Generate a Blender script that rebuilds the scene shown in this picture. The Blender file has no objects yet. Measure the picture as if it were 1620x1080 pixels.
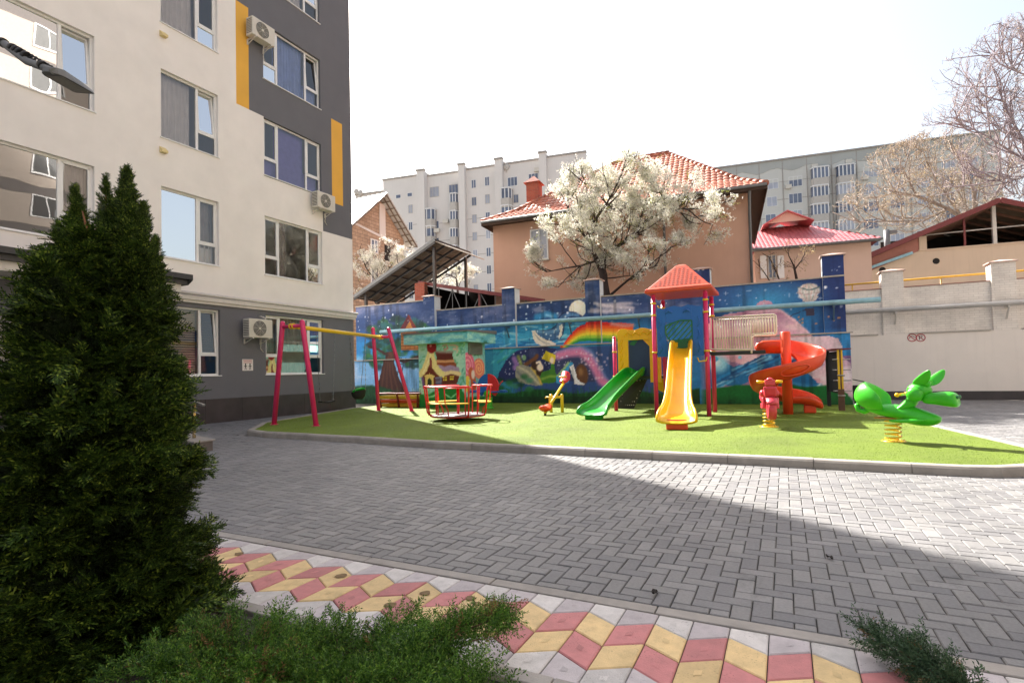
import bpy, bmesh, math, random
import numpy as np
from mathutils import Vector, Matrix

random.seed(7)
rng = np.random.default_rng(7)
PI = math.pi
scene = bpy.context.scene
col = scene.collection

# ------------------------------------------------------------------ camera model
F, PITCH, ROLL, SH, CH = 860.0, 0.030, 0.023, 22 / 1620, 1.29
TH = math.radians(26.6)                     # the courtyard grid is turned by this much
_cp, _sp, _cr, _sr = math.cos(PITCH), math.sin(PITCH), math.cos(ROLL), math.sin(ROLL)
_f, _u0, _r0 = Vector((0, _cp, _sp)), Vector((0, -_sp, _cp)), Vector((1, 0, 0))
_U, _R = _cr * _u0 + _sr * _r0, _cr * _r0 - _sr * _u0
cam_d = bpy.data.cameras.new('camera')
cam = bpy.data.objects.new('camera', cam_d)
col.objects.link(cam)
cam.matrix_world = Matrix(((_R.x, _U.x, -_f.x, 0), (_R.y, _U.y, -_f.y, 0), (_R.z, _U.z, -_f.z, CH), (0, 0, 0, 1)))
cam_d.sensor_width = 36
cam_d.lens = F / 1620 * 36
cam_d.shift_y = SH
cam_d.clip_start = 0.05
cam_d.clip_end = 2000
scene.camera = cam

def ray(px, py):
    return _f + (px - 810) / F * _R + ((540 - py) / F + SH * 1620 / F) * _U
E1 = Vector((math.cos(TH), -math.sin(TH), 0))
E2 = Vector((math.sin(TH), math.cos(TH), 0))
def W(a, b, z=0.0):
    return E1 * a + E2 * b + Vector((0, 0, z))
def gz(px, py, z=0.0):                       # courtyard point of a photo point lying at height z
    d = ray(px, py); t = (z - CH) / d.z
    p = d * t
    return (p.dot(E1), p.dot(E2), z)
def onb(px, py, b):                          # ... lying on the plane b = const
    d = ray(px, py); t = b / d.dot(E2)
    return (d.dot(E1) * t, b, CH + d.z * t)
def ona(px, py, a):
    d = ray(px, py); t = a / d.dot(E1)
    return (a, d.dot(E2) * t, CH + d.z * t)

class Frame:                                 # an upright frame turned by phi, its origin on the ground
    def __init__(s, px, Y, phi):
        d = ray(px, 588); t = Y / d.y
        s.o = Vector((d.x * t, Y, 0)); s.phi = math.radians(phi)
        s.x = Vector((math.cos(s.phi), -math.sin(s.phi), 0)); s.y = Vector((math.sin(s.phi), math.cos(s.phi), 0))
    def sh(s, px, py, d=0.0):                # photo point on the plane local y = d -> local x, z
        r = ray(px, py); o = Vector((0, 0, CH)) - s.o
        t = (d - o.dot(s.y)) / r.dot(s.y)
        p = o + r * t
        return p.dot(s.x), p.z

# ------------------------------------------------------------------ light and sky
SUN_EL = math.radians(42)
trav = Vector((0.46, -0.888, 0)).normalized()            # the way the light travels
ld = bpy.data.lights.new('sun', 'SUN'); ld.energy = 3.7; ld.angle = math.radians(0.53); ld.color = (1.0, 0.95, 0.87)
lo = bpy.data.objects.new('sun', ld); col.objects.link(lo)
lo.rotation_euler = (Vector((trav.x * math.cos(SUN_EL), trav.y * math.cos(SUN_EL), -math.sin(SUN_EL)))).to_track_quat('-Z', 'Y').to_euler()
world = bpy.data.worlds.new('World'); scene.world = world; world.use_nodes = True
wn = world.node_tree; wn.nodes.clear()
sky = wn.nodes.new('ShaderNodeTexSky'); sky.sky_type = 'NISHITA'; sky.sun_disc = False
sky.sun_elevation = SUN_EL; sky.sun_rotation = math.atan2(-trav.x, -trav.y)
sky.air_density = 1.3; sky.dust_density = 4.0; sky.ozone_density = 1.0
hs = wn.nodes.new('ShaderNodeHueSaturation'); hs.inputs['Saturation'].default_value = 0.6
bg = wn.nodes.new('ShaderNodeBackground'); bg.inputs['Strength'].default_value = 0.06
wo = wn.nodes.new('ShaderNodeOutputWorld')
wn.links.new(sky.outputs[0], hs.inputs['Color']); wn.links.new(hs.outputs[0], bg.inputs[0]); wn.links.new(bg.outputs[0], wo.inputs[0])
scene.view_settings.view_transform = 'Standard'
scene.view_settings.look = 'None'
scene.view_settings.exposure = 2.2
scene.view_settings.gamma = 1.0
scene.render.engine = 'CYCLES'
scene.cycles.max_bounces = 6
scene.cycles.transparent_max_bounces = 8
scene.cycles.use_denoising = True

# ------------------------------------------------------------------ mesh builder
class MB:
    def __init__(s):
        s.v, s.f, s.m, s.s, s.uv = [], [], [], [], []
    def add(s, verts, faces, mi=0, smooth=False, uvs=None):
        o = len(s.v)
        s.v.extend([tuple(p) for p in verts])
        for k, fc in enumerate(faces):
            s.f.append([o + i for i in fc]); s.m.append(mi); s.s.append(smooth)
            s.uv.append(uvs[k] if uvs else None)
        return s
    def box(s, x0, x1, y0, y1, z0, z1, mi=0):
        x0, x1 = min(x0, x1), max(x0, x1); y0, y1 = min(y0, y1), max(y0, y1); z0, z1 = min(z0, z1), max(z0, z1)
        return s.add([(x0, y0, z0), (x1, y0, z0), (x1, y1, z0), (x0, y1, z0), (x0, y0, z1), (x1, y0, z1), (x1, y1, z1), (x0, y1, z1)],
                     [(3, 2, 1, 0), (4, 5, 6, 7), (0, 1, 5, 4), (1, 2, 6, 5), (2, 3, 7, 6), (3, 0, 4, 7)], mi)
    def bar(s, p, q, w, h, mi=0, up=(0, 0, 1)):          # a squared bar from p to q
        p, q = Vector(p), Vector(q); d = (q - p).normalized(); up = Vector(up)
        sd = d.cross(up)
        if sd.length < 1e-4: sd = d.cross(Vector((1, 0, 0)))
        sd.normalize(); u = sd.cross(d).normalized()
        vs = []
        for c in (p, q):
            for i, j in ((-1, -1), (1, -1), (1, 1), (-1, 1)):
                vs.append(c + sd * (i * w / 2) + u * (j * h / 2))
        return s.add(vs, [(3, 2, 1, 0), (4, 5, 6, 7), (0, 1, 5, 4), (1, 2, 6, 5), (2, 3, 7, 6), (3, 0, 4, 7)], mi)
    def tube(s, pts, r, n=8, mi=0, closed=False, smooth=True, caps=True):
        pts = [Vector(p) for p in pts]; k = len(pts)
        rs = r if isinstance(r, (list, tuple)) else [r] * k
        tans = []
        for i in range(k):
            if closed: t = pts[(i + 1) % k] - pts[i - 1]
            else: t = pts[min(i + 1, k - 1)] - pts[max(i - 1, 0)]
            tans.append(t.normalized() if t.length > 1e-9 else Vector((0, 0, 1)))
        ref = Vector((0, 0, 1)) if abs(tans[0].z) < 0.9 else Vector((1, 0, 0))
        nrm = (ref - tans[0] * ref.dot(tans[0])).normalized()
        vs = []
        for i in range(k):
            nrm = nrm - tans[i] * nrm.dot(tans[i])
            nrm = nrm.normalized() if nrm.length > 1e-6 else tans[i].orthogonal().normalized()
            bi = tans[i].cross(nrm)
            for j in range(n):
                an = 2 * PI * j / n
                vs.append(pts[i] + (nrm * math.cos(an) + bi * math.sin(an)) * rs[i])
        fs = []
        for i in range(k if closed else k - 1):
            for j in range(n):
                a0, a1 = i * n + j, i * n + (j + 1) % n
                b0, b1 = ((i + 1) % k) * n + j, ((i + 1) % k) * n + (j + 1) % n
                fs.append((a0, a1, b1, b0))
        s.add(vs, fs, mi, smooth)
        if caps and not closed:
            o = len(s.v) - len(vs)
            s.f.append([o + j for j in range(n)][::-1]); s.m.append(mi); s.s.append(False); s.uv.append(None)
            s.f.append([o + (k - 1) * n + j for j in range(n)]); s.m.append(mi); s.s.append(False); s.uv.append(None)
        return s
    def lathe(s, prof, c=(0, 0, 0), n=20, mi=0, smooth=True):
        vs = [(c[0] + r * math.cos(2 * PI * j / n), c[1] + r * math.sin(2 * PI * j / n), c[2] + z) for r, z in prof for j in range(n)]
        fs = [(i * n + j, i * n + (j + 1) % n, (i + 1) * n + (j + 1) % n, (i + 1) * n + j) for i in range(len(prof) - 1) for j in range(n)]
        fs.append(tuple(range(n))[::-1]); fs.append(tuple((len(prof) - 1) * n + j for j in range(n)))
        return s.add(vs, fs, mi, smooth)
    def ell(s, c, r, n=16, m=10, mi=0, rot=None):
        c = Vector(c); vs = []
        for i in range(m + 1):
            ph = PI * i / m
            for j in range(n):
                an = 2 * PI * j / n
                p = Vector((r[0] * math.sin(ph) * math.cos(an), r[1] * math.sin(ph) * math.sin(an), r[2] * math.cos(ph)))
                vs.append(c + (rot @ p if rot else p))
        fs = [(i * n + j, (i + 1) * n + j, (i + 1) * n + (j + 1) % n, i * n + (j + 1) % n) for i in range(m) for j in range(n)]
        return s.add(vs, fs, mi, True)
    def prism(s, poly, ax, d0, d1, mi=0):                 # poly in the two other axes, extruded along ax
        def P(u, v, d): return {'x': (d, u, v), 'y': (u, d, v), 'z': (u, v, d)}[ax]
        n = len(poly); vs = [P(u, v, d0) for u, v in poly] + [P(u, v, d1) for u, v in poly]
        fs = [tuple(range(n))[::-1], tuple(range(n, 2 * n))] + [(i, (i + 1) % n, n + (i + 1) % n, n + i) for i in range(n)]
        return s.add(vs, fs, mi)
    def loft(s, rings, mi=0, smooth=True, caps=True):
        k, n = len(rings), len(rings[0]); vs = [p for r in rings for p in r]
        fs = [(i * n + j, i * n + (j + 1) % n, (i + 1) * n + (j + 1) % n, (i + 1) * n + j) for i in range(k - 1) for j in range(n)]
        if caps: fs += [tuple(range(n))[::-1], tuple((k - 1) * n + j for j in range(n))]
        return s.add(vs, fs, mi, smooth)
    def roof(s, pts, mi=0, thick=0.0):                     # a sloping face, uv in metres along its first edge
        pts = [Vector(p) for p in pts]
        u = (pts[1] - pts[0]).normalized(); nn = (pts[1] - pts[0]).cross(pts[-1] - pts[0]).normalized(); v = nn.cross(u)
        uv = [((p - pts[0]).dot(u), (p - pts[0]).dot(v)) for p in pts]
        s.add(pts, [tuple(range(len(pts)))], mi, False, [uv])
        if thick:
            lo_ = [p - Vector((0, 0, thick)) for p in pts]; n = len(pts)
            s.add(pts + lo_, [tuple(range(n, 2 * n))[::-1]] + [(i, n + i, n + (i + 1) % n, (i + 1) % n) for i in range(n)], mi)
        return s
    def build(s, name, mats, parent=None, bevel=0.0, sub=0, fix=True, wn=False):
        me = bpy.data.meshes.new(name)
        me.from_pydata(s.v, [], s.f)
        if not isinstance(mats, (list, tuple)): mats = [mats]
        for m in mats: me.materials.append(m)
        me.polygons.foreach_set('material_index', s.m)
        me.polygons.foreach_set('use_smooth', s.s)
        if any(u is not None for u in s.uv):
            l = me.uv_layers.new(name='UVMap'); k = 0
            for fc, u in zip(s.f, s.uv):
                for i in range(len(fc)):
                    l.data[k].uv = u[i] if u else (0, 0); k += 1
        if fix:
            bm = bmesh.new(); bm.from_mesh(me); bmesh.ops.recalc_face_normals(bm, faces=bm.faces); bm.to_mesh(me); bm.free()
        me.update()
        o = bpy.data.objects.new(name, me); col.objects.link(o)
        if parent is not None: o.parent = parent
        if bevel:
            b = o.modifiers.new('bevel', 'BEVEL'); b.width = bevel; b.segments = 2; b.limit_method = 'ANGLE'; b.angle_limit = math.radians(40)
        if sub:
            b = o.modifiers.new('sub', 'SUBSURF'); b.levels = sub; b.render_levels = sub
        return o

def tag(o, label=None, cat=None, group=None, kind=None):
    if label: o['label'] = label
    if cat: o['category'] = cat
    if group: o['group'] = group
    if kind: o['kind'] = kind
    return o
def thing(name, label, cat, loc=(0, 0, 0), rz=0.0, group=None, world_loc=None, phi=None):
    o = bpy.data.objects.new(name, None); col.objects.link(o)
    o.empty_display_size = 0.2
    o.location = world_loc if world_loc is not None else W(*loc)
    o.rotation_euler = (0, 0, (-TH if phi is None else -phi) + rz)
    return tag(o, label, cat, group)
def fthing(name, label, cat, fr, group=None):
    return thing(name, label, cat, world_loc=fr.o, phi=fr.phi, group=group)
def court(o):                                             # a single mesh made in courtyard coordinates
    o.rotation_euler = (0, 0, -TH); return o
def copy_tree(o, parent=None):
    c = o.copy(); col.objects.link(c)
    if parent is not None: c.parent = parent
    for ch in list(o.children): copy_tree(ch, c)
    return c

# ------------------------------------------------------------------ materials
def lin(c):
    return tuple(((x / 255) / 12.92 if x / 255 <= 0.04045 else ((x / 255 + 0.055) / 1.055) ** 2.4) for x in c)
class NT:
    def __init__(s, name):
        s.m = bpy.data.materials.new(name); s.m.use_nodes = True; s.t = s.m.node_tree
        s.b = s.t.nodes['Principled BSDF']; s.out = s.t.nodes['Material Output']
    def n(s, typ, **kw):
        x = s.t.nodes.new('ShaderNode' + typ)
        for k, v in kw.items(): setattr(x, k, v)
        return x
    def l(s, a, b): s.t.links.new(a, b)
    def coord(s, kind='Object', scale=None, rot=None):
        c = s.n('TexCoord'); o = c.outputs[kind]
        if scale is not None or rot is not None:
            mp = s.n('Mapping')
            if scale is not None: mp.inputs['Scale'].default_value = scale if isinstance(scale, tuple) else (scale,) * 3
            if rot is not None: mp.inputs['Rotation'].default_value = rot
            s.l(o, mp.inputs[0]); o = mp.outputs[0]
        return o
    def noise(s, co, scale, detail=4, rough=0.55):
        x = s.n('TexNoise'); x.inputs['Scale'].default_value = scale; x.inputs['Detail'].default_value = detail; x.inputs['Roughness'].default_value = rough
        if co is not None: s.l(co, x.inputs['Vector'])
        return x
    def ramp(s, fac, stops):
        r = s.n('ValToRGB'); e = r.color_ramp.elements
        while len(e) < len(stops): e.new(0.5)
        for el, (p, c) in zip(e, stops): el.position = p; el.color = (*c, 1) if len(c) == 3 else c
        s.l(fac, r.inputs[0]); return r
    def mix(s, fac, a, b, mode='MIX'):
        x = s.n('MixRGB', blend_type=mode)
        for i, v in ((0, fac), (1, a), (2, b)):
            if hasattr(v, 'links'): s.l(v, x.inputs[i])
            elif i == 0: x.inputs[0].default_value = v
            else: x.inputs[i].default_value = (*v, 1)
        return x.outputs[0]
    def bump(s, h, strength=0.3, dist=0.01, chain=None):
        x = s.n('Bump'); x.inputs['Strength'].default_value = strength; x.inputs['Distance'].default_value = dist
        s.l(h, x.inputs['Height'])
        if chain is not None: s.l(chain, x.inputs['Normal'])
        return x.outputs[0]

def mat(name, c, rough=0.6, metal=0.0, var=0.10, scale=6.0, bump=0.0, bscale=80.0, spec=0.5, coat=0.0, dirt=0.0, island=0.0, srgb=True, streak=0.0, bdist=0.01, specks=0.0):
    """painted, plastered or moulded surface: base colour with uneven wear, dirt and fine relief"""
    t = NT(name); c = lin(c) if srgb else c
    co = t.coord()
    n1 = t.noise(co, scale, 5)
    dark = tuple(x * (1 - var) for x in c); light = tuple(min(1, x * (1 + var)) for x in c)
    out = t.ramp(n1.outputs[0], [(0.3, dark), (0.7, light)]).outputs[0]
    if dirt:
        n2 = t.noise(co, scale * 0.35, 8, 0.7)
        f = t.ramp(n2.outputs[0], [(0.50, (0, 0, 0)), (0.78, (dirt,) * 3)])
        out = t.mix(f.outputs[0], out, tuple(x * 0.45 for x in c))
    if streak:
        cs = t.coord('Object', (5.0, 5.0, 0.22)); n3 = t.noise(cs, 1.6, 6, 0.7)
        f = t.ramp(n3.outputs[0], [(0.52, (0, 0, 0)), (0.75, (streak,) * 3)])
        out = t.mix(f.outputs[0], out, tuple(x * 0.55 for x in c))
    if specks:
        n5 = t.noise(co, 95, 3, 0.6); n6 = t.noise(co, 7, 3, 0.6)
        f = t.ramp(n5.outputs[0], [(0.60, (0, 0, 0)), (0.67, (specks,) * 3)]); f6 = t.ramp(n6.outputs[0], [(0.42, (0, 0, 0)), (0.62, (1, 1, 1))])
        out = t.mix(t.mix(1.0, f.outputs[0], f6.outputs[0], 'MULTIPLY'), out, tuple(x * 0.35 for x in c))
    if island:
        g = t.n('NewGeometry')
        f = t.ramp(g.outputs['Random Per Island'], [(0, (1 - island,) * 3), (1, (1 + island,) * 3)])
        out = t.mix(1.0, out, f.outputs[0], 'MULTIPLY')
    t.l(out, t.b.inputs['Base Color'])
    t.b.inputs['Roughness'].default_value = rough; t.b.inputs['Metallic'].default_value = metal
    t.b.inputs['Specular IOR Level'].default_value = spec
    if coat:
        t.b.inputs['Coat Weight'].default_value = coat; t.b.inputs['Coat Roughness'].default_value = 0.12
    rn = t.n('MapRange'); rn.inputs[3].default_value = max(0.02, rough - 0.1); rn.inputs[4].default_value = min(1, rough + 0.12)
    t.l(n1.outputs[0], rn.inputs[0]); t.l(rn.outputs[0], t.b.inputs['Roughness'])
    if bump:
        n4 = t.noise(co, bscale, 4); t.l(t.bump(n4.outputs[0], bump, bdist), t.b.inputs['Normal'])
    return t.m

def leaf_mat(name, c1, c2, rough=0.55, trans=0.35, yellow=None):
    """foliage: every leaf island its own shade, a little light passing through"""
    t = NT(name); g = t.n('NewGeometry')
    stops = [(0.0, lin(c1)), (0.8, lin(c2))] + ([(1.0, lin(yellow))] if yellow else [])
    r = t.ramp(g.outputs['Random Per Island'], stops)
    n = t.noise(t.coord('Object'), 2.5, 3); f = t.ramp(n.outputs[0], [(0.3, (0.62,) * 3), (0.7, (1.25,) * 3)])
    c = t.mix(1.0, r.outputs[0], f.outputs[0], 'MULTIPLY')
    t.l(c, t.b.inputs['Base Color']); t.b.inputs['Roughness'].default_value = rough
    t.b.inputs['Specular IOR Level'].default_value = 0.3
    if trans:
        tr = t.n('BsdfTranslucent'); t.l(c, tr.inputs[0]); mx = t.n('MixShader'); mx.inputs[0].default_value = trans
        t.l(t.b.outputs[0], mx.inputs[1]); t.l(tr.outputs[0], mx.inputs[2]); t.l(mx.outputs[0], t.out.inputs[0])
    return t.m

def paint_mat(name, rough=0.55):
    """a hand-painted surface: colours held per vertex, with plaster grain"""
    t = NT(name); a = t.n('VertexColor'); a.layer_name = 'paint'
    n = t.noise(t.coord(), 14, 6); f = t.ramp(n.outputs[0], [(0.3, (0.86,) * 3), (0.7, (1.1,) * 3)])
    t.l(t.mix(1.0, a.outputs[0], f.outputs[0], 'MULTIPLY'), t.b.inputs['Base Color'])
    t.b.inputs['Roughness'].default_value = rough; t.b.inputs['Specular IOR Level'].default_value = 0.35
    n2 = t.noise(t.coord(), 90, 3); t.l(t.bump(n2.outputs[0], 0.25, 0.006), t.b.inputs['Normal'])
    return t.m

def glass_mat(name, c1, c2, scale=(1, 1, 1), wave=0.0, rough=0.04, bscale=1.3):
    """a window pane: the curtain or dark room behind it and the uneven reflection of the glass"""
    t = NT(name); co = t.coord('Object', scale); n = t.noise(co, 1.5, 4)
    fac = n.outputs[0]
    if wave:
        w = t.n('TexWave', bands_direction='Y'); w.inputs['Scale'].default_value = wave; w.inputs['Distortion'].default_value = 3.0
        w.inputs['Detail'].default_value = 2; t.l(t.coord('Object'), w.inputs[0]); fac = t.mix(0.6, n.outputs[0], w.outputs[0])
    t.l(t.ramp(fac, [(0.3, lin(c1)), (0.7, lin(c2))]).outputs[0], t.b.inputs['Base Color'])
    t.b.inputs['Roughness'].default_value = 0.25
    t.b.inputs['Coat Weight'].default_value = 1.0; t.b.inputs['Coat Roughness'].default_value = rough; t.b.inputs['Coat IOR'].default_value = 1.9
    n2 = t.noise(t.coord('Object'), bscale, 1); t.l(t.bump(n2.outputs[0], 0.35, 0.05), t.b.inputs['Coat Normal'])
    return t.m

M = {}
M['stucco_white'] = mat('white stucco', (234, 228, 223), 0.85, var=0.05, scale=1.2, bump=0.25, bscale=140, streak=0.03)
M['stucco_grey'] = mat('dark grey stucco', (104, 104, 109), 0.85, var=0.06, scale=1.5, bump=0.25, bscale=140)
M['stucco_yellow'] = mat('yellow stucco', (226, 172, 72), 0.85, var=0.05, scale=1.5, bump=0.2, bscale=140)
M['plinth'] = mat('brown stone plinth', (62, 55, 56), 0.45, var=0.25, scale=3, bump=0.15, bscale=40, dirt=0.3)
M['band'] = mat('pale trim', (206, 200, 193), 0.6, var=0.05, streak=0.3)
M['pvc'] = mat('white window plastic', (226, 225, 224), 0.35, var=0.03)
def pane_mat(name, tint, wob=.07, bscale=.9):
    """clear window glass: sees the curtain and the dark room, mirrors the yard in uneven ripples"""
    t = NT(name); t.t.nodes.remove(t.b)
    tr = t.n('BsdfTransparent'); tr.inputs[0].default_value = (*lin(tint), 1); gl = t.n('BsdfGlossy'); gl.inputs['Roughness'].default_value = .015
    fr = t.n('Fresnel'); fr.inputs[0].default_value = 2.1; n = t.noise(t.coord(), bscale, 1); bp = t.bump(n.outputs[0], wob, .06)
    t.l(bp, gl.inputs['Normal']); mx = t.n('MixShader'); t.l(fr.outputs[0], mx.inputs[0]); t.l(tr.outputs[0], mx.inputs[1]); t.l(gl.outputs[0], mx.inputs[2]); t.l(mx.outputs[0], t.out.inputs[0])
    return t.m
M['glass'] = pane_mat('window glass', (246, 249, 250)); M['glass_mesh'] = pane_mat('window glass behind insect mesh', (120, 118, 116), .05)
M['cur_sheer'] = mat('sheer white curtain', (232, 226, 226), .9, var=.06, scale=3); M['cur_blue'] = mat('blue curtain', (162, 180, 232), .9, var=.1, scale=3)
M['cur_violet'] = mat('violet vertical blind', (146, 138, 214), .8, var=.06); M['cur_beige'] = mat('beige day and night blind', (206, 188, 168), .85, var=.06); M['cur_grey'] = mat('grey curtain', (160, 152, 154), .9, var=.12, scale=3); M['cur_green'] = mat('pale green striped curtain', (172, 174, 160), .9, var=.1, scale=3)
M['steel'] = mat('brushed steel', (150, 148, 146), 0.35, metal=0.9, var=0.1)
M['dark_metal'] = mat('dark painted metal', (46, 45, 46), 0.45, var=0.15)
M['grey_metal'] = mat('grey painted metal', (110, 112, 114), 0.45, var=0.12, dirt=0.3)
M['ac_white'] = mat('off white enamel', (206, 200, 188), 0.4, var=0.04, dirt=0.2)
M['ac_dark'] = mat('dark grille', (60, 60, 60), 0.5)
M['black'] = mat('black plastic', (24, 24, 25), 0.5, var=0.2)
M['black_rubber'] = mat('black rubber', (30, 29, 29), 0.8, var=0.2)
# ------------------------------------------------------------------ ground
def paver_mat():
    t = NT('grey concrete pavers'); g = t.n('NewGeometry')
    r = t.ramp(g.outputs['Random Per Island'], [(0.0, (0.142, 0.138, 0.142)), (0.4, (0.166, 0.161, 0.163)), (0.75, (0.180, 0.174, 0.171)), (1.0, (0.208, 0.201, 0.199))])
    co = t.coord()
    big = t.ramp(t.noise(co, 0.55, 6, 0.65).outputs[0], [(0.3, (0.80,) * 3), (0.7, (1.18,) * 3)])
    fine = t.ramp(t.noise(co, 60, 5, 0.7).outputs[0], [(0.3, (0.82,) * 3), (0.7, (1.15,) * 3)])
    c = t.mix(1.0, t.mix(1.0, r.outputs[0], big.outputs[0], 'MULTIPLY'), fine.outputs[0], 'MULTIPLY')
    st = t.ramp(t.noise(co, 3.2, 8, 0.75).outputs[0], [(0.60, (0, 0, 0)), (0.78, (0.45,) * 3)])
    c = t.mix(st.outputs[0], c, (0.34, 0.32, 0.29))
    pk = t.ramp(t.noise(co, 1.6, 9, 0.8).outputs[0], [(0.30, (0.55,) * 3), (0.44, (1, 1, 1))]); c = t.mix(1.0, c, pk.outputs[0], 'MULTIPLY')
    t.l(c, t.b.inputs['Base Color']); t.b.inputs['Roughness'].default_value = 0.62
    t.l(t.bump(t.noise(co, 130, 4).outputs[0], 0.35, 0.004), t.b.inputs['Normal'])
    return t.m
M['paver'] = paver_mat()
M['joint'] = mat('sandy paver joints', (66, 62, 56), 0.95, var=0.35, scale=9, bump=0.5, bscale=200)
M['kerb'] = mat('concrete kerb', (150, 143, 135), 0.8, var=0.16, scale=5, bump=0.4, bscale=120, dirt=0.5, island=0.12)
M['edging'] = mat('concrete edging', (152, 146, 140), 0.8, var=0.15, scale=7, bump=0.35, bscale=120, dirt=0.5, island=0.1)
M['ground'] = mat('far ground', (118, 114, 108), 0.95, var=0.2, scale=0.3)
def tile_mat(name, c, dirt=0.35):
    return mat(name, c, 0.72, var=0.10, scale=16, bump=0.35, bscale=160, dirt=dirt, island=0.14, specks=0.7)
M['tile_white'] = tile_mat('whitish tile', (196, 191, 188))
M['tile_grey'] = tile_mat('greyish tile', (178, 170, 172))
M['tile_red'] = tile_mat('red tile', (184, 118, 118))
M['tile_yellow'] = tile_mat('yellow tile', (210, 182, 132), 0.6)

g = MB(); g.add([(-400, -300, -0.05), (400, -300, -0.05), (400, 500, -0.05), (-400, 500, -0.05)], [(0, 1, 2, 3)])
tag(g.build('ground', M['ground']), kind='structure')

TURF = [(-11.22, 8.88), (-10.9, 8.5), (-10.1, 8.26), (-9.0, 8.22), (-7.76, 8.16), (-5.8, 8.0), (-3.4, 7.96), (1.75, 7.9), (2.1, 7.98), (2.42, 8.22), (2.66, 8.6), (2.82, 9.1), (2.86, 9.7), (2.36, 12.7), (1.78, 18.55), (-14.35, 18.55), (-14.05, 15.25), (-13.0, 12.3), (-12.2, 9.9), (-11.6, 9.3)]
def inside(p, poly):
    x, y = p; c = False; n = len(poly)
    for i in range(n):
        (x0, y0), (x1, y1) = poly[i], poly[i - 1]
        if (y0 > y) != (y1 > y) and x < (x1 - x0) * (y - y0) / (y1 - y0) + x0: c = not c
    return c
# herringbone pavers, each a chamfered block on its own
def pavers(regions):
    L, Wd, gp, ch = 0.2, 0.1, 0.0028, 0.005
    V, Fc = [], []
    seen = set()
    for (a0, a1, b0, b1) in regions:
        for i in range(int(a0 / Wd) - 2, int(a1 / Wd) + 2):
            for j in range(int(b0 / Wd) - 2, int(b1 / Wd) + 2):
                k = (i - j) % 4
                if k == 0: w, h = 2, 1
                elif k == 3: w, h = 1, 2
                else: continue
                if (i, j) in seen: continue
                x0, y0, x1, y1 = i * Wd, j * Wd, (i + w) * Wd, (j + h) * Wd
                cx, cy = (x0 + x1) / 2, (y0 + y1) / 2
                if inside((cx, cy), TURF): continue
                x0, x1 = max(x0, a0), min(x1, a1); y0, y1 = max(y0, b0), min(y1, b1); cx, cy = (x0 + x1) / 2, (y0 + y1) / 2
                if x1 - x0 < 0.03 or y1 - y0 < 0.03: continue
                seen.add((i, j))
                z = random.uniform(-0.0025, 0.002); tx, ty = random.gauss(0, .007), random.gauss(0, .007)
                o = len(V)
                for (x, y) in ((x0 + gp, y0 + gp), (x1 - gp, y0 + gp), (x1 - gp, y1 - gp), (x0 + gp, y1 - gp)):
                    V.append((x, y, -0.022))
                for (x, y) in ((x0 + gp, y0 + gp), (x1 - gp, y0 + gp), (x1 - gp, y1 - gp), (x0 + gp, y1 - gp)):
                    V.append((x, y, z - ch + (x - cx) * tx + (y - cy) * ty))
                for (x, y) in ((x0 + gp + ch, y0 + gp + ch), (x1 - gp - ch, y0 + gp + ch), (x1 - gp - ch, y1 - gp - ch), (x0 + gp + ch, y1 - gp - ch)):
                    V.append((x, y, z + (x - cx) * tx + (y - cy) * ty))
                for q in range(4):
                    Fc.append((o + q, o + (q + 1) % 4, o + 4 + (q + 1) % 4, o + 4 + q))
                    Fc.append((o + 4 + q, o + 4 + (q + 1) % 4, o + 8 + (q + 1) % 4, o + 8 + q))
                Fc.append((o + 8, o + 9, o + 10, o + 11))
    m = MB(); m.v, m.f = V, Fc; m.m = [0] * len(Fc); m.s = [False] * len(Fc); m.uv = [None] * len(Fc)
    return m
pv = pavers([(-14.9, 4.6, 3.03, 8.2), (-14.9, -10.9, 8.2, 18.6), (1.6, 13.0, 8.2, 22.95)])
pav = court(pv.build('pavement', M['paver'], fix=False)); tag(pav, kind='structure')
jm = MB(); jm.add([(-15.0, 2.0, -0.0115), (13.2, 2.0, -0.0115), (13.2, 23.1, -0.0115), (-15.0, 23.1, -0.0115)], [(0, 1, 2, 3)])
tag(court(jm.build('ground_joints', M['joint'])), kind='structure')

# rhombus-tile path with its two edging rows
pt = MB(); HP, SD = 0.1745, 0.2225
cols = range(-34, 20)
def zig(row, k):                                         # row 1..3, corner k: b of the zigzag joint
    return 2.81 - (row - 1) * SD - (0.10 if k % 2 else 0.0)
def tile(quad, mi, z=0.0):
    cx = sum(p[0] for p in quad) / len(quad); cy = sum(p[1] for p in quad) / len(quad)
    gp, ch = 0.0025, 0.006
    def inset(d):
        n = len(quad); out = []
        for i in range(n):
            p0, p1, p2 = Vector(quad[i - 1]), Vector(quad[i]), Vector(quad[(i + 1) % n])
            e1, e2 = (p1 - p0).normalized(), (p2 - p1).normalized()
            n1, n2 = Vector((-e1.y, e1.x)), Vector((-e2.y, e2.x))
            bis = (n1 + n2); bis = bis / max(0.3, bis.dot(n1))
            out.append(p1 + bis * d)
        return out
    a_, b_ = inset(gp), inset(gp + ch); n = len(quad)
    dz = random.uniform(-0.0015, 0.0015)
    vs = [(p.x, p.y, -0.02) for p in a_] + [(p.x, p.y, z + dz - 0.005) for p in a_] + [(p.x, p.y, z + dz) for p in b_]
    fs = []
    for i in range(n):
        fs += [(i, (i + 1) % n, n + (i + 1) % n, n + i), (n + i, n + (i + 1) % n, 2 * n + (i + 1) % n, 2 * n + i)]
    fs.append(tuple(range(2 * n, 3 * n)))
    pt.add(vs, fs, mi)
    # the small raised diamond cast into each tile
    if n == 4 and random.random() < 0.8:
        s = 0.20
        q = [((p.x - cx) * s + cx, (p.y - cy) * s + cy, z + dz + 0.0018) for p in b_]
        pt.add(q, [(0, 1, 2, 3)], mi)
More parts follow.
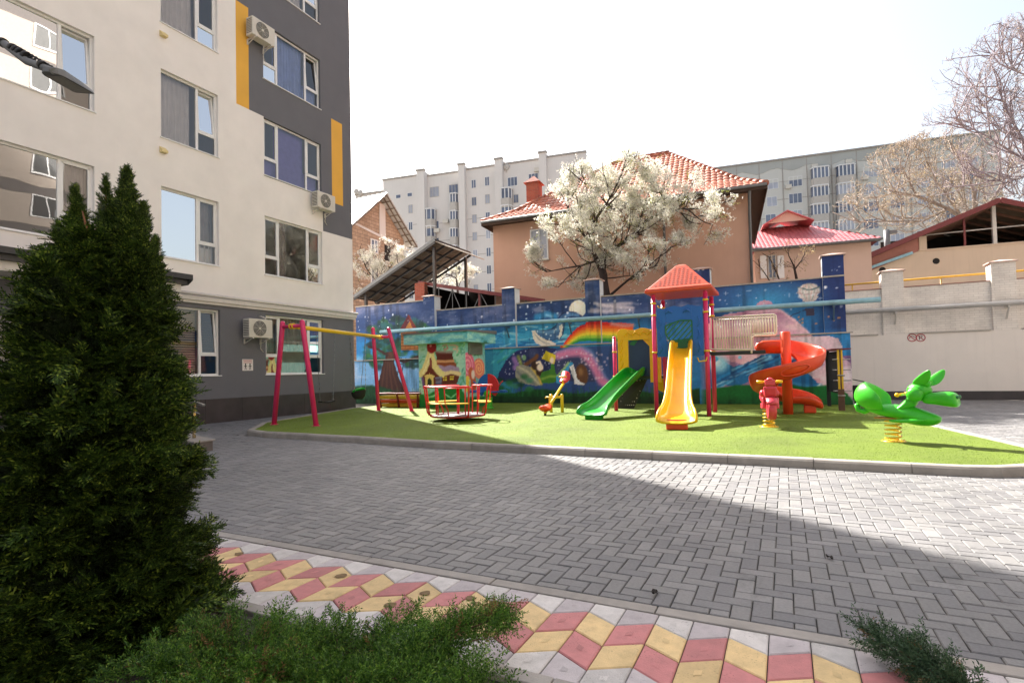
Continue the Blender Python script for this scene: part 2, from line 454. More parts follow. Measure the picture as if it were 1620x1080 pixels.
for k in cols:
    x0, x1 = -2.03 + k * HP, -2.03 + (k + 1) * HP
    desc = (k % 2 == 0)
    def q(r0, r1):                                       # quad between joint r0 (above) and r1 (below), anticlockwise
        t0 = [2.92, 2.92] if r0 == 0 else [zig(r0, k), zig(r0, k + 1)]
        t1 = [2.135, 2.135] if r1 == 4 else [zig(r1, k), zig(r1, k + 1)]
        return [(x0, t1[0]), (x1, t1[1]), (x1, t0[1]), (x0, t0[0])]
    tile(q(0, 1), 0 if desc else 1)
    tile(q(1, 2), 3 if desc else 2)
    tile(q(2, 3), 2 if desc else 3)
    tile(q(3, 4), 1 if desc else 0)
# oil and moss stains lying on some of the yellow tiles
pth = court(pt.build('path', [M['tile_white'], M['tile_grey'], M['tile_red'], M['tile_yellow']], fix=False)); tag(pth, kind='structure')
M['stain'] = mat('brown moss stain', (118, 96, 66), 0.9, var=0.3, scale=30)
sm = MB()
for (px, py) in ((378, 876), (540, 911), (673, 938), (755, 955), (618, 957), (745, 946), (690, 990)):
    a, b, _ = gz(px, py); n = 14; r = random.uniform(0.028, 0.045)
    ring = [(a + math.cos(2 * PI * i / n) * r * random.uniform(0.75, 1.1), b + math.sin(2 * PI * i / n) * r * random.uniform(0.65, 0.95), 0.0042) for i in range(n)]
    sm.add(ring, [tuple(range(n))])
tag(court(sm.build('path_stains', M['stain'])), kind='structure')
ed = MB()
def blocks(m, a0, a1, b0, b1, step, z, off=0.0):
    a = a0 + off
    while a < a1:
        m.box(a + 0.003, min(a + step, a1) - 0.003, b0, b1, -0.05, z + random.uniform(-0.002, 0.002)); a += step
blocks(ed, -9.0, 4.6, 2.932, 3.024, 1.0, 0.001, 0.34)
blocks(ed, -9.0, 4.6, 2.045, 2.128, 1.0, 0.014, 0.1)
tag(court(ed.build('path_edging', M['edging'], bevel=0.006)), kind='structure')
# planting bed
M['soil'] = mat('bed soil', (58, 46, 38), 0.95, var=0.4, scale=12, bump=0.9, bscale=60, bdist=0.03)
so = MB(); n = 60
vs = [(-9 + 14 * i / n, -3 + 5.04 * j / 30, -0.02 + 0.03 * random.random() * (j < 30)) for j in range(31) for i in range(n + 1)]
so.add(vs, [(j * (n + 1) + i, j * (n + 1) + i + 1, (j + 1) * (n + 1) + i + 1, (j + 1) * (n + 1) + i) for j in range(30) for i in range(n)], 0, True)
tag(court(so.build('planting_bed', M['soil'], fix=False)), kind='structure')

# artificial turf
def turf_mat():
    t = NT('artificial turf'); co = t.coord()
    f1 = t.noise(co, 190, 3, 0.8); f2 = t.noise(co, 0.9, 5, 0.6); f3 = t.noise(t.coord('Object', (1, 6, 1)), 4, 3)
    c = t.ramp(f1.outputs[0], [(0.25, (0.085, 0.130, 0.008)), (0.5, (0.140, 0.200, 0.018)), (0.75, (0.190, 0.255, 0.032))]).outputs[0]
    c = t.mix(1.0, c, t.ramp(f2.outputs[0], [(0.3, (0.80,) * 3), (0.7, (1.12,) * 3)]).outputs[0], 'MULTIPLY')
    c = t.mix(1.0, c, t.ramp(f3.outputs[0], [(0.3, (0.90,) * 3), (0.7, (1.08,) * 3)]).outputs[0], 'MULTIPLY')
    sx = t.n('SeparateXYZ'); t.l(co, sx.inputs[0])                 # the turf lies in 2 m rolls, every other one brushed the other way
    fx = t.n('Math', operation='PINGPONG'); t.l(sx.outputs[0], fx.inputs[0]); fx.inputs[1].default_value = 2.0
    rl = t.ramp(fx.outputs[0], [(0.0, (0.80,) * 3), (0.012, (0.93,) * 3), (0.99, (1.05,) * 3), (1.0, (1.05,) * 3)]); rl.color_ramp.interpolation = 'LINEAR'
    c = t.mix(1.0, c, rl.outputs[0], 'MULTIPLY')
    wn_ = t.ramp(t.noise(co, 1.7, 7, 0.75).outputs[0], [(0.60, (0, 0, 0)), (0.80, (0.35,) * 3)]); c = t.mix(wn_.outputs[0], c, (0.17, 0.16, 0.06))
    t.l(c, t.b.inputs['Base Color']); t.b.inputs['Roughness'].default_value = 0.75; t.b.inputs['Specular IOR Level'].default_value = 0.25
    
    t.l(t.bump(f1.outputs[0], 0.9, 0.015), t.b.inputs['Normal'])
    return t.m
M['turf'] = turf_mat()
tm = MB(); tm.prism(TURF, 'z', -0.02, 0.102)
tag(court(tm.build('turf', M['turf'])), kind='structure')
# a low fringe of turf fibres
def fibres(n):
    V, Fc = [], []
    k = 0
    while k < n:
        a, b = random.uniform(-12.5, 2.9), 7.9 + 9.5 * random.random() ** 1.8
        if not inside((a, b), TURF): continue
        an = random.uniform(0, PI); h = random.uniform(0.006, 0.014); w = 0.0035 + 0.0006 * (b - 8)
        dx, dy = math.cos(an) * w, math.sin(an) * w; lx, ly = random.uniform(-.008, .008), random.uniform(-.008, .008)
        o = len(V); V += [(a - dx, b - dy, 0.10), (a + dx, b + dy, 0.10), (a + lx, b + ly, 0.10 + h)]; Fc.append((o, o + 1, o + 2)); k += 1
    m = MB(); m.v, m.f = V, Fc; m.m = [0] * len(Fc); m.s = [False] * len(Fc); m.uv = [None] * len(Fc); return m
M['fibre'] = leaf_mat('turf fibre', (82, 112, 18), (136, 164, 44), 0.8, 0.25)
tag(court(fibres(45000).build('turf_grass', M['fibre'], fix=False)), kind='stuff')

# kerb stones round the turf
def offset(poly, d):
    out = []; n = len(poly)
    for i in range(n):
        p0, p1, p2 = Vector(poly[i - 1]), Vector(poly[i]), Vector(poly[(i + 1) % n])
        e1, e2 = (p1 - p0).normalized(), (p2 - p1).normalized()
        n1, n2 = Vector((e1.y, -e1.x)), Vector((e2.y, -e2.x)); b = n1 + n2; b = b / max(0.4, b.dot(n1)); out.append(p1 + b * d)
    return out
def resample(pts, step):
    pts = [Vector(p) for p in pts]; out = [pts[0]]; acc = 0.0
    for p, q in zip(pts, pts[1:]):
        L = (q - p).length; t = step - acc
        while t < L: out.append(p + (q - p) * (t / L)); t += step
        acc = (acc + L) % step
    return out + [pts[-1]]
inner = [Vector(p) for p in TURF]; outer = offset(TURF, 0.16)
kb = MB()
order = list(range(16, 20)) + list(range(0, 15))
ii = resample([inner[k] for k in order], 0.05); oo = [Vector(outer[k]) for k in order]
# matching outer points: nearest on the outer polyline
def nearest(p, poly):
    best = None
    for s0, s1 in zip(poly, poly[1:]):
        d = s1 - s0; t = max(0, min(1, (p - s0).dot(d) / max(1e-9, d.dot(d)))); c = s0 + d * t
        if best is None or (c - p).length < (best - p).length: best = c
    return best
i = 0
lengths = []
while i < len(ii) - 1:
    step = 20
    if ii[i].x < -10.0 or ii[i].x > 1.9: step = 8
    j = min(i + step, len(ii) - 1)
    seg = [ii[k] for k in range(i, j + 1)]
    if j - i > 1:
        seg = [seg[0] + (seg[1] - seg[0]) * 0.06] + seg[1:-1:3] + [seg[-1] + (seg[-2] - seg[-1]) * 0.06]
        rings = []
        dz = random.uniform(-0.004, 0.004)
        for p in seg:
            o_ = nearest(p, oo); d = (o_ - p).normalized()
            rings.append([(p.x, p.y, -0.06), (p.x, p.y, 0.112 + dz), (p.x + d.x * 0.115, p.y + d.y * 0.115, 0.118 + dz), (p.x + d.x * 0.14, p.y + d.y * 0.14, 0.108 + dz), (p.x + d.x * 0.158, p.y + d.y * 0.158, 0.085 + dz), (p.x + d.x * 0.165, p.y + d.y * 0.165, -0.06)])
        kb.loft(rings, 0, False)
    i = j
tag(court(kb.build('kerb', M['kerb'])), kind='structure')
# ------------------------------------------------------------------ the apartment building on the left
FA = -14.9; BE = 16.08
ab_ = thing('apartment_building', 'white and dark grey rendered apartment building with yellow stripes rising on the left', 'building', (FA, 0, 0))
FW = [('col1', 4.72, 7.22), ('col2', 8.81, 10.48), ('col3', 12.08, 14.53), ('col0', 0.4, 2.9)]
FLOORS = [(4.61, 6.53), (7.87, 9.76), (11.05, 12.9), (14.25, 16.1), (17.42, 19.3)]
wins = []
for nm, y0, y1 in FW:
    for i, (z0, z1) in enumerate(FLOORS): wins.append((nm, i + 1, y0, y1, z0, z1))
wins += [('col2', 0, 8.9, 10.5, 1.38, 3.31), ('col3', 0, 12.08, 14.53, 1.38, 3.31), ('door', 0, 5.3, 6.4, 0.45, 2.75)]
def wcol(b, z):
    if z < 3.56: return 1
    if 11.09 < b < 11.54 and 9.78 < z < 13.06: return 2
    if 15.05 < b < 15.61 and 7.76 < z < 10.94: return 2
    if z < 6.58: return 0
    if z < 7.83: return 1 if b > 14.58 else 0
    if z < 9.78: return 1 if b > 12.08 else 0
    if z < 13.06: return 1 if b > 11.54 else 0
    return 1 if b > 10.9 else 0
ys = sorted({-14.0, BE, 11.09, 11.54, 15.05, 15.61, 14.58, 12.08, 10.9} | {w[2] for w in wins} | {w[3] for w in wins})
zs = sorted({0.0, 22.0, 3.56, 9.78, 13.06, 7.76, 10.94, 6.58, 7.83} | {w[4] for w in wins} | {w[5] for w in wins})
m = MB()
for y0, y1 in zip(ys, ys[1:]):
    for z0, z1 in zip(zs, zs[1:]):
        cy, cz = (y0 + y1) / 2, (z0 + z1) / 2
        if any(w[2] < cy < w[3] and w[4] < cz < w[5] for w in wins): continue
        m.add([(0, y0, z0), (0, y1, z0), (0, y1, z1), (0, y0, z1)], [(0, 1, 2, 3)], wcol(cy, cz))
RD = -0.15
for w in wins:
    _, _, y0, y1, z0, z1 = w
    cR, cL = wcol(y1 + .02, (z0 + z1) / 2), wcol(y0 - .02, (z0 + z1) / 2); cT, cB = wcol((y0 + y1) / 2, z1 + .02), wcol((y0 + y1) / 2, z0 - .02)
    m.add([(0, y1, z0), (RD, y1, z0), (RD, y1, z1), (0, y1, z1)], [(0, 1, 2, 3)], cR)
    m.add([(0, y0, z0), (RD, y0, z0), (RD, y0, z1), (0, y0, z1)], [(3, 2, 1, 0)], cL)
    m.add([(0, y0, z1), (RD, y0, z1), (RD, y1, z1), (0, y1, z1)], [(0, 1, 2, 3)], cT)
    m.add([(0, y0, z0), (RD, y0, z0), (RD, y1, z0), (0, y1, z0)], [(3, 2, 1, 0)], cB)
m.add([(0, BE, 3.56), (-14, BE, 3.56), (-14, BE, 22), (0, BE, 22)], [(0, 1, 2, 3)], 0)
m.add([(0, BE, 0), (-14, BE, 0), (-14, BE, 3.56), (0, BE, 3.56)], [(0, 1, 2, 3)], 1)
m.add([(0, -14, 0), (-14, -14, 0), (-14, -14, 22), (0, -14, 22)], [(3, 2, 1, 0)], 0)
m.add([(-14, -14, 0), (-14, BE, 0), (-14, BE, 22), (-14, -14, 22)], [(3, 2, 1, 0)], 0)
m.add([(0, -14, 22), (0, BE, 22), (-14, BE, 22), (-14, -14, 22)], [(0, 1, 2, 3)], 0)
m.build('facade_wall', [M['stucco_white'], M['stucco_grey'], M['stucco_yellow']], ab_, fix=False)
m = MB()
y = -14.0
while y < BE - 0.05:                                      # stone slabs of the plinth
    m.box(0.0, 0.035 + random.uniform(0, .003), y + .003, min(y + 1.2, BE + .03) - .003, -0.05, 0.70); y += 1.2
m.build('plinth', M['plinth'], ab_, bevel=0.004)
m = MB(); m.box(0.002, 0.10, 8.9, BE + .08, 3.52, 3.63); m.box(0.002, 0.06, 8.9, BE + .05, 3.44, 3.518)
m.tube([(0.10, 8.9, 3.70), (0.10, BE + 0.12, 3.68)], 0.045, 10)
m.build('cornice_band', M['band'], ab_)
def pick(*names): return random.choice(names)
def window(parent, y0, y1, z0, z1, lay, x=-0.13, fr=0.055, sill=True, seed=0, mf='pvc'):
    """frame, panes and sill; lay = [(share, kind, pane material, low pane material)]"""
    f = MB(); e = 0.001
    f.box(x - .03, x + .04, y0 + e, y0 + fr, z0 + e, z1 - e); f.box(x - .03, x + .04, y1 - fr, y1 - e, z0 + e, z1 - e)
    f.box(x - .028, x + .038, y0 + fr, y1 - fr, z1 - fr, z1 - e); f.box(x - .028, x + .038, y0 + fr, y1 - fr, z0 + e, z0 + fr)
    tot = sum(l[0] for l in lay); y = y0 + fr; span = (y1 - y0 - 2 * fr)
    panes = []; tilt = []
    for i, (sh, kind, pm, lm) in enumerate(lay):
        ya, yb = y, y + span * sh / tot; y = yb
        if i: f.box(x - .026, x + .036, ya - .035, ya + .035, z0 + fr, z1 - fr)
        ya += .035 if i else 0; yb -= .035 if i < len(lay) - 1 else 0
        za, zb = z0 + fr, z1 - fr
        if kind != 'fix':
            zt = za + (zb - za) * 0.30
            f.box(x - .024, x + .034, ya, yb, zt - .03, zt + .03)
            panes.append((ya, yb, za, zt - .03, lm, 0)); za = zt + .03
            t = 0.0 if kind == 'sash' else 0.10            # a sash tipped open at the top
            s_ = 0.045
            for (p0, p1) in (((ya + s_ / 2, za), (ya + s_ / 2, zb)), ((yb - s_ / 2, za), (yb - s_ / 2, zb)), ((ya, za + s_ / 2), (yb, za + s_ / 2)), ((ya, zb - s_ / 2), (yb, zb - s_ / 2))):
                q0 = (x + .012 - t * (p0[1] - za) / (zb - za), p0[0], p0[1]); q1 = (x + .012 - t * (p1[1] - za) / (zb - za), p1[0], p1[1])
                f.bar(q0, q1, s_, 0.045, up=(1, 0, 0))
            panes.append((ya + s_, yb - s_, za + s_, zb - s_, pm, t))
        else:
            panes.append((ya, yb, za, zb, pm, 0))
    w = f.build('window', M[mf], parent)
    for (ya, yb, za, zb, pm, t) in panes:
        g = MB(); g.add([(x + .005, ya, za), (x + .005, yb, za), (x + .005 - t, yb, zb), (x + .005 - t, ya, zb)], [(0, 1, 2, 3)])
        g.build('pane', M['glass_mesh' if t else 'glass'], w)
    for (ya, yb, za, zb, pm, t) in panes:
        if not pm: continue
        kind, c0, c1 = pm; m_ = MB(); xx = x - .17; sp_ = yb - ya; ca, cb = ya - .03 + sp_ * c0, ya + .03 + sp_ * c1
        if kind in ('cur_beige',):
            k_ = int((zb - za + .1) / .07)
            for q in range(k_): m_.box(xx - .004, xx + .004, ca, cb, zb + .05 - .07 * q - .05, zb + .05 - .07 * q)
        elif kind == 'cur_violet':
            k_ = max(3, int((cb - ca) / .085))
            for q in range(k_): y_ = ca + (cb - ca) * q / k_; m_.add([(xx, y_, za - .1), (xx + .03, y_ + .088, za - .1), (xx + .03, y_ + .088, zb + .1), (xx, y_, zb + .1)], [(0, 1, 2, 3)])
        else:
            k_ = max(8, int((cb - ca) / .018)); ph = random.uniform(0, 6); vs = []
            for q in range(k_ + 1):
                y_ = ca + (cb - ca) * q / k_; d_ = .025 * math.sin(y_ * 46 + ph + .8 * math.sin(y_ * 9)); vs += [(xx + d_, y_, za - .15), (xx + d_ * .6, y_, zb + .15)]
            m_.add(vs, [(2 * q, 2 * q + 2, 2 * q + 3, 2 * q + 1) for q in range(k_)], 0, True)
        m_.build('curtain', M[kind], w, fix=False)
    if sill:
        s_ = MB(); s_.box(x + .04, 0.035, y0 - .03, y1 + .03, z0 - .022, z0 + .004); s_.build('sill', M['pvc'], w)
    return w
def cur(kind, c0=0.0, c1=1.0): return (kind, c0, c1)
for nm, fl, y0, y1, z0, z1 in wins:
    if nm in ('col1', 'col0'):
        L = [(1.75, 'fix', {1: cur('cur_sheer', .0, .30), 2: cur('cur_grey', .0, .45), 3: cur('cur_sheer', .1, 1)}.get(fl, cur('cur_sheer', 0, .4)), None), (0.62, 'sash' if fl != 2 else 'tilt', cur('cur_grey', .3, 1) if fl != 2 else None, cur('cur_sheer') if fl == 1 else None)]
    elif nm == 'col2':
        up = {0: cur('cur_beige'), 1: cur('cur_sheer'), 2: cur('cur_sheer', 0, .9), 3: cur('cur_sheer')}.get(fl, cur('cur_sheer'))
        L = [(1.05, 'fix', up, None), (0.56, 'tilt' if fl in (0, 2) else 'sash', {1: cur('cur_grey'), 0: cur('cur_beige', 0, 1)}.get(fl), {1: cur('cur_sheer')}.get(fl))]
    elif nm == 'col3':
        mid = {3: cur('cur_blue'), 2: cur('cur_violet'), 1: cur('cur_grey', .0, .35), 0: cur('cur_green')}.get(fl, cur('cur_sheer'))
        L = [(0.55, 'sash', {0: cur('cur_green', .4, 1)}.get(fl), {3: cur('cur_blue'), 2: cur('cur_violet')}.get(fl)), (1.25, 'fix', mid, None), (0.58, 'tilt' if fl == 3 else 'sash', {0: cur('cur_green', 0, .5)}.get(fl), {3: cur('cur_blue'), 2: cur('cur_violet')}.get(fl))]
    else:
        L = [(1, 'sash', cur('cur_sheer'), None)]
    w = window(ab_, y0, y1, z0, z1, L, sill=nm != 'door')
    if nm == 'door': w.name = 'entrance_door'
for (px, py) in ((257, 55), (257, 238), (256, 431)):      # little vent hoods between the window columns
    _, b, z = ona(px, py, FA); m = MB()
    m.prism([(0.0, z - .08), (0.13, z - .08), (0.13, z - .02), (0.0, z + .09)], 'y', b - .08, b + .08)
    M['vent'] = mat('pale yellow plastic', (222, 200, 142), .6, var=.06); m.build('vent_hood', M['vent'], ab_)
# entrance canopy, door and steps (mostly behind the thuja)
m = MB(); m.box(0.002, 1.25, 2.2, 8.72, 3.72, 3.93); m.box(0.002, 1.15, 2.3, 8.62, 3.52, 3.718, 1); m.box(1.25, 1.36, 2.2, 8.80, 3.84, 3.97)
m.prism([(1.16, 3.72), (1.36, 3.83), (1.36, 3.835), (0.6, 3.9), (0.6, 3.72)], 'y', 8.722, 8.80)
m.build('canopy', [M['dark_metal'], M['band']], ab_)
m = MB(); m.box(0.002, 2.4, 4.0, 7.6, -.03, 0.44); m.box(2.402, 2.75, 4.0, 7.6, -.03, 0.29); m.box(2.752, 3.1, 4.0, 7.6, -.03, 0.15)
m.build('entrance_steps', M['kerb'], ab_, bevel=0.01)

def air_con(label, b, z, w=0.84, h=0.58):
    t = thing('air_conditioner', label, 'air conditioner', (FA, b, z), group='air conditioner units on the facade')
    m = MB(); m.box(0.12, 0.42, -w / 2, w / 2, 0, h); m.build('casing', M['ac_white'], t, bevel=0.018)
    r = h * 0.41; cy = -w * 0.06; cz = h * .5
    m = MB(); n = 28; m.add([(0.4215, cy + math.cos(2 * PI * i / n) * r, cz + math.sin(2 * PI * i / n) * r) for i in range(n)], [tuple(range(n))])
    m.build('fan', M['ac_dark'], t)
    m = MB()
    for k in range(1, 7):
        rr = r * k / 6
        m.tube([(0.426, cy + math.cos(2 * PI * i / 28) * rr, cz + math.sin(2 * PI * i / 28) * rr) for i in range(28)], 0.006, 5, closed=True)
    for k in range(8):
        an = PI * k / 4; m.tube([(0.426, cy, cz), (0.426, cy + math.cos(an) * r, cz + math.sin(an) * r)], 0.005, 4)
    m.tube([(0.42, cy, cz), (0.437, cy, cz)], r * .18, 14)
    m.build('fan_grille', M['ac_white'], t)
    m = MB()
    for k in range(9):
        zz = h * (0.12 + 0.09 * k); m.box(0.15, 0.39, -w / 2 - .004, -w / 2 - .001, zz, zz + .022)
    m.build('side_louvre', M['ac_dark'], t)
    m = MB()
    for y in (-w * .34, w * .34):
        m.box(0.0, 0.43, y - .018, y + .018, -.035, -.003); m.box(0.0, .03, y - .02, y + .02, -.18, -.035); m.bar((0.02, y, -.17), (0.36, y, -.03), .02, .02)
    m.build('bracket', M['band'], t)
    m = MB(); m.tube([(0.25, w / 2 - .1, h), (0.22, w / 2 - .12, h + .07), (0.1, w / 2 - .16, h + .12), (0.0, w / 2 - .18, h + .12)], 0.02, 7)
    m.build('hose', M['ac_white'], t)
    m = MB(); m.tube([(0.2, w * .2, -.01), (0.15, w * .24, -.15), (0.06, w * .3, -.32), (0.03, w * .45, -.42)], 0.012, 6)
    m.build('drain_hose', M['ac_white'], t)
    return t
air_con('air conditioner unit on the yellow stripe beside the blue-curtained window', 11.78, 12.02)
air_con('air conditioner unit under the violet-blind window at the grey corner', 14.36, 7.25)
air_con('air conditioner unit on the grey ground-floor wall above the notice', 11.58, 2.52)

# notice on the grey wall
_, b0, z1 = ona(383, 568, FA); _, b1, z0 = ona(400, 586, FA)
t = thing('notice_sign', 'small white notice with red heading and two figures on the grey wall', 'sign', (FA, (b0 + b1) / 2, z0))
w, h = b1 - b0, z1 - z0
M['sign_white'] = mat('sign white', (226, 220, 216), 0.4, var=0.02)
M['sign_red'] = mat('sign red', (190, 60, 62), 0.4, var=0.05)
M['sign_black'] = mat('sign black', (40, 38, 40), 0.4, var=0.05)
m = MB(); m.box(0.001, 0.012, -w / 2, w / 2, 0, h); m.build('panel', M['sign_white'], t)
m = MB()
for k, (wd, zz) in enumerate(((0.9, .90), (0.75, .80), (0.0, .7))):
    x = -w * wd / 2
    while x < w * wd / 2 - .01 and wd:
        l = random.uniform(.014, .03); m.box(0.0125, 0.0135, x, min(x + l, w * wd / 2), h * (zz - .028), h * (zz + .028)); x += l + .007
m.box(0.0125, 0.0135, -w * .42, w * .42, h * .665, h * .69)
m.build('heading', M['sign_red'], t)
for s in (-1, 1):
    m = MB(); cy = s * w * .21
    def sp(pts): m.add([(0.014, cy + u * w * .2, h * .36 + v * h * .3) for u, v in pts], [tuple(range(len(pts)))])
    sp([(math.cos(2 * PI * i / 12) * .32, .62 + math.sin(2 * PI * i / 12) * .32) for i in range(12)])
    sp([(-.28, .28), (.28, .28), (.22, -.30), (-.22, -.30)]); sp([(.28, .28), (.78, .05), (.72, -.1), (.25, .06)][::-1]); sp([(-.28, .28), (-.78, .05), (-.72, -.1), (-.25, .06)])
    sp([(-.22, -.30), (-.02, -.30), (-.25, -.95), (-.5, -.9)][::-1]); sp([(.22, -.30), (.02, -.30), (.25, -.95), (.5, -.9)])
    m.build('figure', M['sign_black'], t)

# low wall block and steel handrail by the entrance
a0, b0_, _ = gz(337, 712)
t = thing('entrance_wall', 'low dark stone wall block at the foot of the entrance steps', 'wall', (a0, b0_, 0))
M['stone_dark'] = mat('dark stone', (96, 88, 84), 0.6, var=0.15, scale=8, bump=0.2, bscale=90, dirt=0.3)
m = MB(); m.prism([(-2.6, -0.02), (0, -0.02), (0, 0.17), (-0.35, 0.20), (-2.6, 0.62)], 'y', -0.34, 0.0); m.build('wall_block', M['stone_dark'], t, bevel=0.008)
m = MB(); m.prism([(0.03, 0.172), (0.03, 0.20), (-0.34, 0.232), (-2.6, 0.652), (-2.6, 0.622), (-0.35, 0.201)], 'y', -0.37, 0.03); m.build('coping', M['kerb'], t, bevel=0.006)
t = thing('handrail', 'brushed steel handrail with thin bars standing on the low entrance wall', 'handrail', (a0, b0_, 0.2))
M['steel_warm'] = mat('polished steel post', (176, 160, 128), 0.22, metal=0.9, var=0.15)
def slope(x): return 0.03 + (-(x + .35) * 0.187 if x < -.35 else 0)
for x in (-0.28, -1.4, -2.5):
    m = MB(); m.box(x - .022, x + .022, -.19, -.146, slope(x) + .0, slope(x) + .62); m.build('post', M['steel_warm'], t, bevel=.004)
m = MB(); m.bar((0.0, -.168, 0.62), (-2.58, -.168, 1.16), 0.06, 0.035); m.build('top_rail', M['steel'], t, bevel=0.006)
for k in range(4):
    m = MB(); z = 0.10 + k * 0.13; m.tube([(-0.12, -.168, z - .02), (-2.55, -.168, z + .45)], 0.009, 6); m.build('rail_bar', M['steel'], t)

# street lamp reaching in from the left
t = thing('street_lamp', 'grey street lamp arm with flat lamp head reaching in at upper left', 'street lamp', world_loc=Vector((-6.3, 4.2, 0)), phi=0)
def lp(px, py, Y):
    d = ray(px, py); p = Vector((0, 0, CH)) + d * (Y / d.y); return p - Vector((-6.3, 4.2, 0))
LZ = 4.05
def lz(px, py):
    d = ray(px, py); return Vector((0, 0, CH)) + d * ((LZ - CH) / d.z) - Vector((-6.3, 4.2, 0))
q0, q1, q2, q3 = lz(62, 116), lz(96, 118), lz(153, 150), lz(117, 147)     # the four corners of the flat lamp head
lm = (q0 + q1) / 2; lend = (q2 + q3) / 2; dr = (lend - lm).normalized(); sd = (q1 - q0).normalized(); up = Vector((0, 0, 1))
m = MB(); rings = []
for f, k, tk in ((-.10, .25, .05), (0, .8, .06), (.15, 1.0, .07), (.6, 1.0, .055), (.95, .95, .03), (1, .85, .02)):
    l_, r_ = q0 + (q3 - q0) * f, q1 + (q2 - q1) * f; c = (l_ + r_) / 2; l_, r_ = c + (l_ - c) * k, c + (r_ - c) * k
    rings.append([l_, l_ + (c - l_) * .15 + up * tk, r_ + (c - r_) * .15 + up * tk, r_])
m.loft(rings, 0, False); m.build('lamp_head', M['grey_metal'], t, bevel=.006)
m = MB(); ins = [c_ + ((lm + lend) / 2 - c_) * .16 - up * .004 for c_ in (q0, q1, q2, q3)]
m.add(ins, [(0, 1, 2, 3)])
M['lens'] = mat('lamp lens', (150, 146, 140), 0.3, var=0.1, scale=40); m.build('lens', M['lens'], t)
ly = (lm + Vector((-6.3, 4.2, 0))).y; h0 = lm
a_ = [lm + up * .035, lp(42, 97, ly + .05), lp(5, 68, ly + .12)]; a_.append(a_[-1] + (a_[-1] - a_[0]) * 0.9); end = a_[-1]
m = MB(); m.tube([a_[0] + (a_[0] - a_[1]) * .15] + a_, [.03, .032, .034, .034, .036], 10)
m.build('arm', M['grey_metal'], t)
m = MB()
for f in (.15, .5, .62, .7, .78, 1.0):
    c = a_[0] + (a_[2] - a_[0]) * f; dd = (a_[2] - a_[0]).normalized(); m.tube([c - dd * .018, c + dd * .018], .043, 10)
for k in range(40):                                       # a cable wound round the arm
    pass
m.tube([a_[0] + (a_[2] - a_[0]) * (k / 60 * .7) + sd * math.cos(k * .9) * .04 + up * math.sin(k * .9) * .04 for k in range(60)], .007, 5)
m.build('cable', M['black'], t)
m = MB(); m.tube([Vector((end.x, end.y, 0)), Vector((end.x, end.y, end.z * .6)), end + Vector((0, 0, .05))], [.07, .055, .045], 12); m.build('pole', M['grey_metal'], t)

# ---- the block across the yard (behind and right of the camera): its sunny front lights the shade and shows in the windows
ob = thing('apartment_building', 'grey residential block with pale curved balconies, mirrored in the windows of the apartment building', 'building', (17.5, -4, 0))
m = MB()
for k in range(10): m.box(0, 14, -22, 30, k * 3.1, k * 3.1 + 2.3, 0); m.box(0.02, 14, -22, 30, k * 3.1 + 2.301, k * 3.1 + 3.099, 1)
M['opp_wall'] = mat('grey render across the yard', (160, 148, 138), .85, var=.06); M['opp_band'] = mat('dark grey render across the yard', (96, 90, 88), .85); m.build('wall', [M['opp_wall'], M['opp_band']], ob)
for k in range(1, 9):
    for y in (-6, 9, 19):
        m = MB(); n_ = 14; z = k * 3.1
        arc_ = [(-1.5 * math.sin(PI * q / n_) - .02, y - 2.4 + 4.8 * q / n_) for q in range(n_ + 1)]
        m.prism([(p[0], p[1]) for p in arc_], 'z', z, z + .25); m.loft([[Vector((p[0], p[1], z + .25)), Vector((p[0], p[1], z + 1.2)), Vector((p[0] + .08, p[1], z + 1.2)), Vector((p[0] + .08, p[1], z + .25))] for p in arc_], 0, False)
        m.build('balcony', M['band'], ob)
    for y in (2.5, 14, 24):
        m = MB(); z = k * 3.1 + .75
        for a0_, a1_, b0_, b1_ in ((y - 1, y - .92, z, z + 1.6), (y + .92, y + 1, z, z + 1.6), (y - .92, y + .92, z, z + .08), (y - .92, y + .92, z + 1.52, z + 1.6), (y - .04, y + .04, z + .08, z + 1.52)): m.box(-.05, .0, a0_, a1_, b0_, b1_)
        w = m.build('window', M['pvc'], ob); m = MB(); m.box(-.012, -.003, y - .92, y + .92, z + .08, z + 1.52); m.build('pane', M['black'], w)
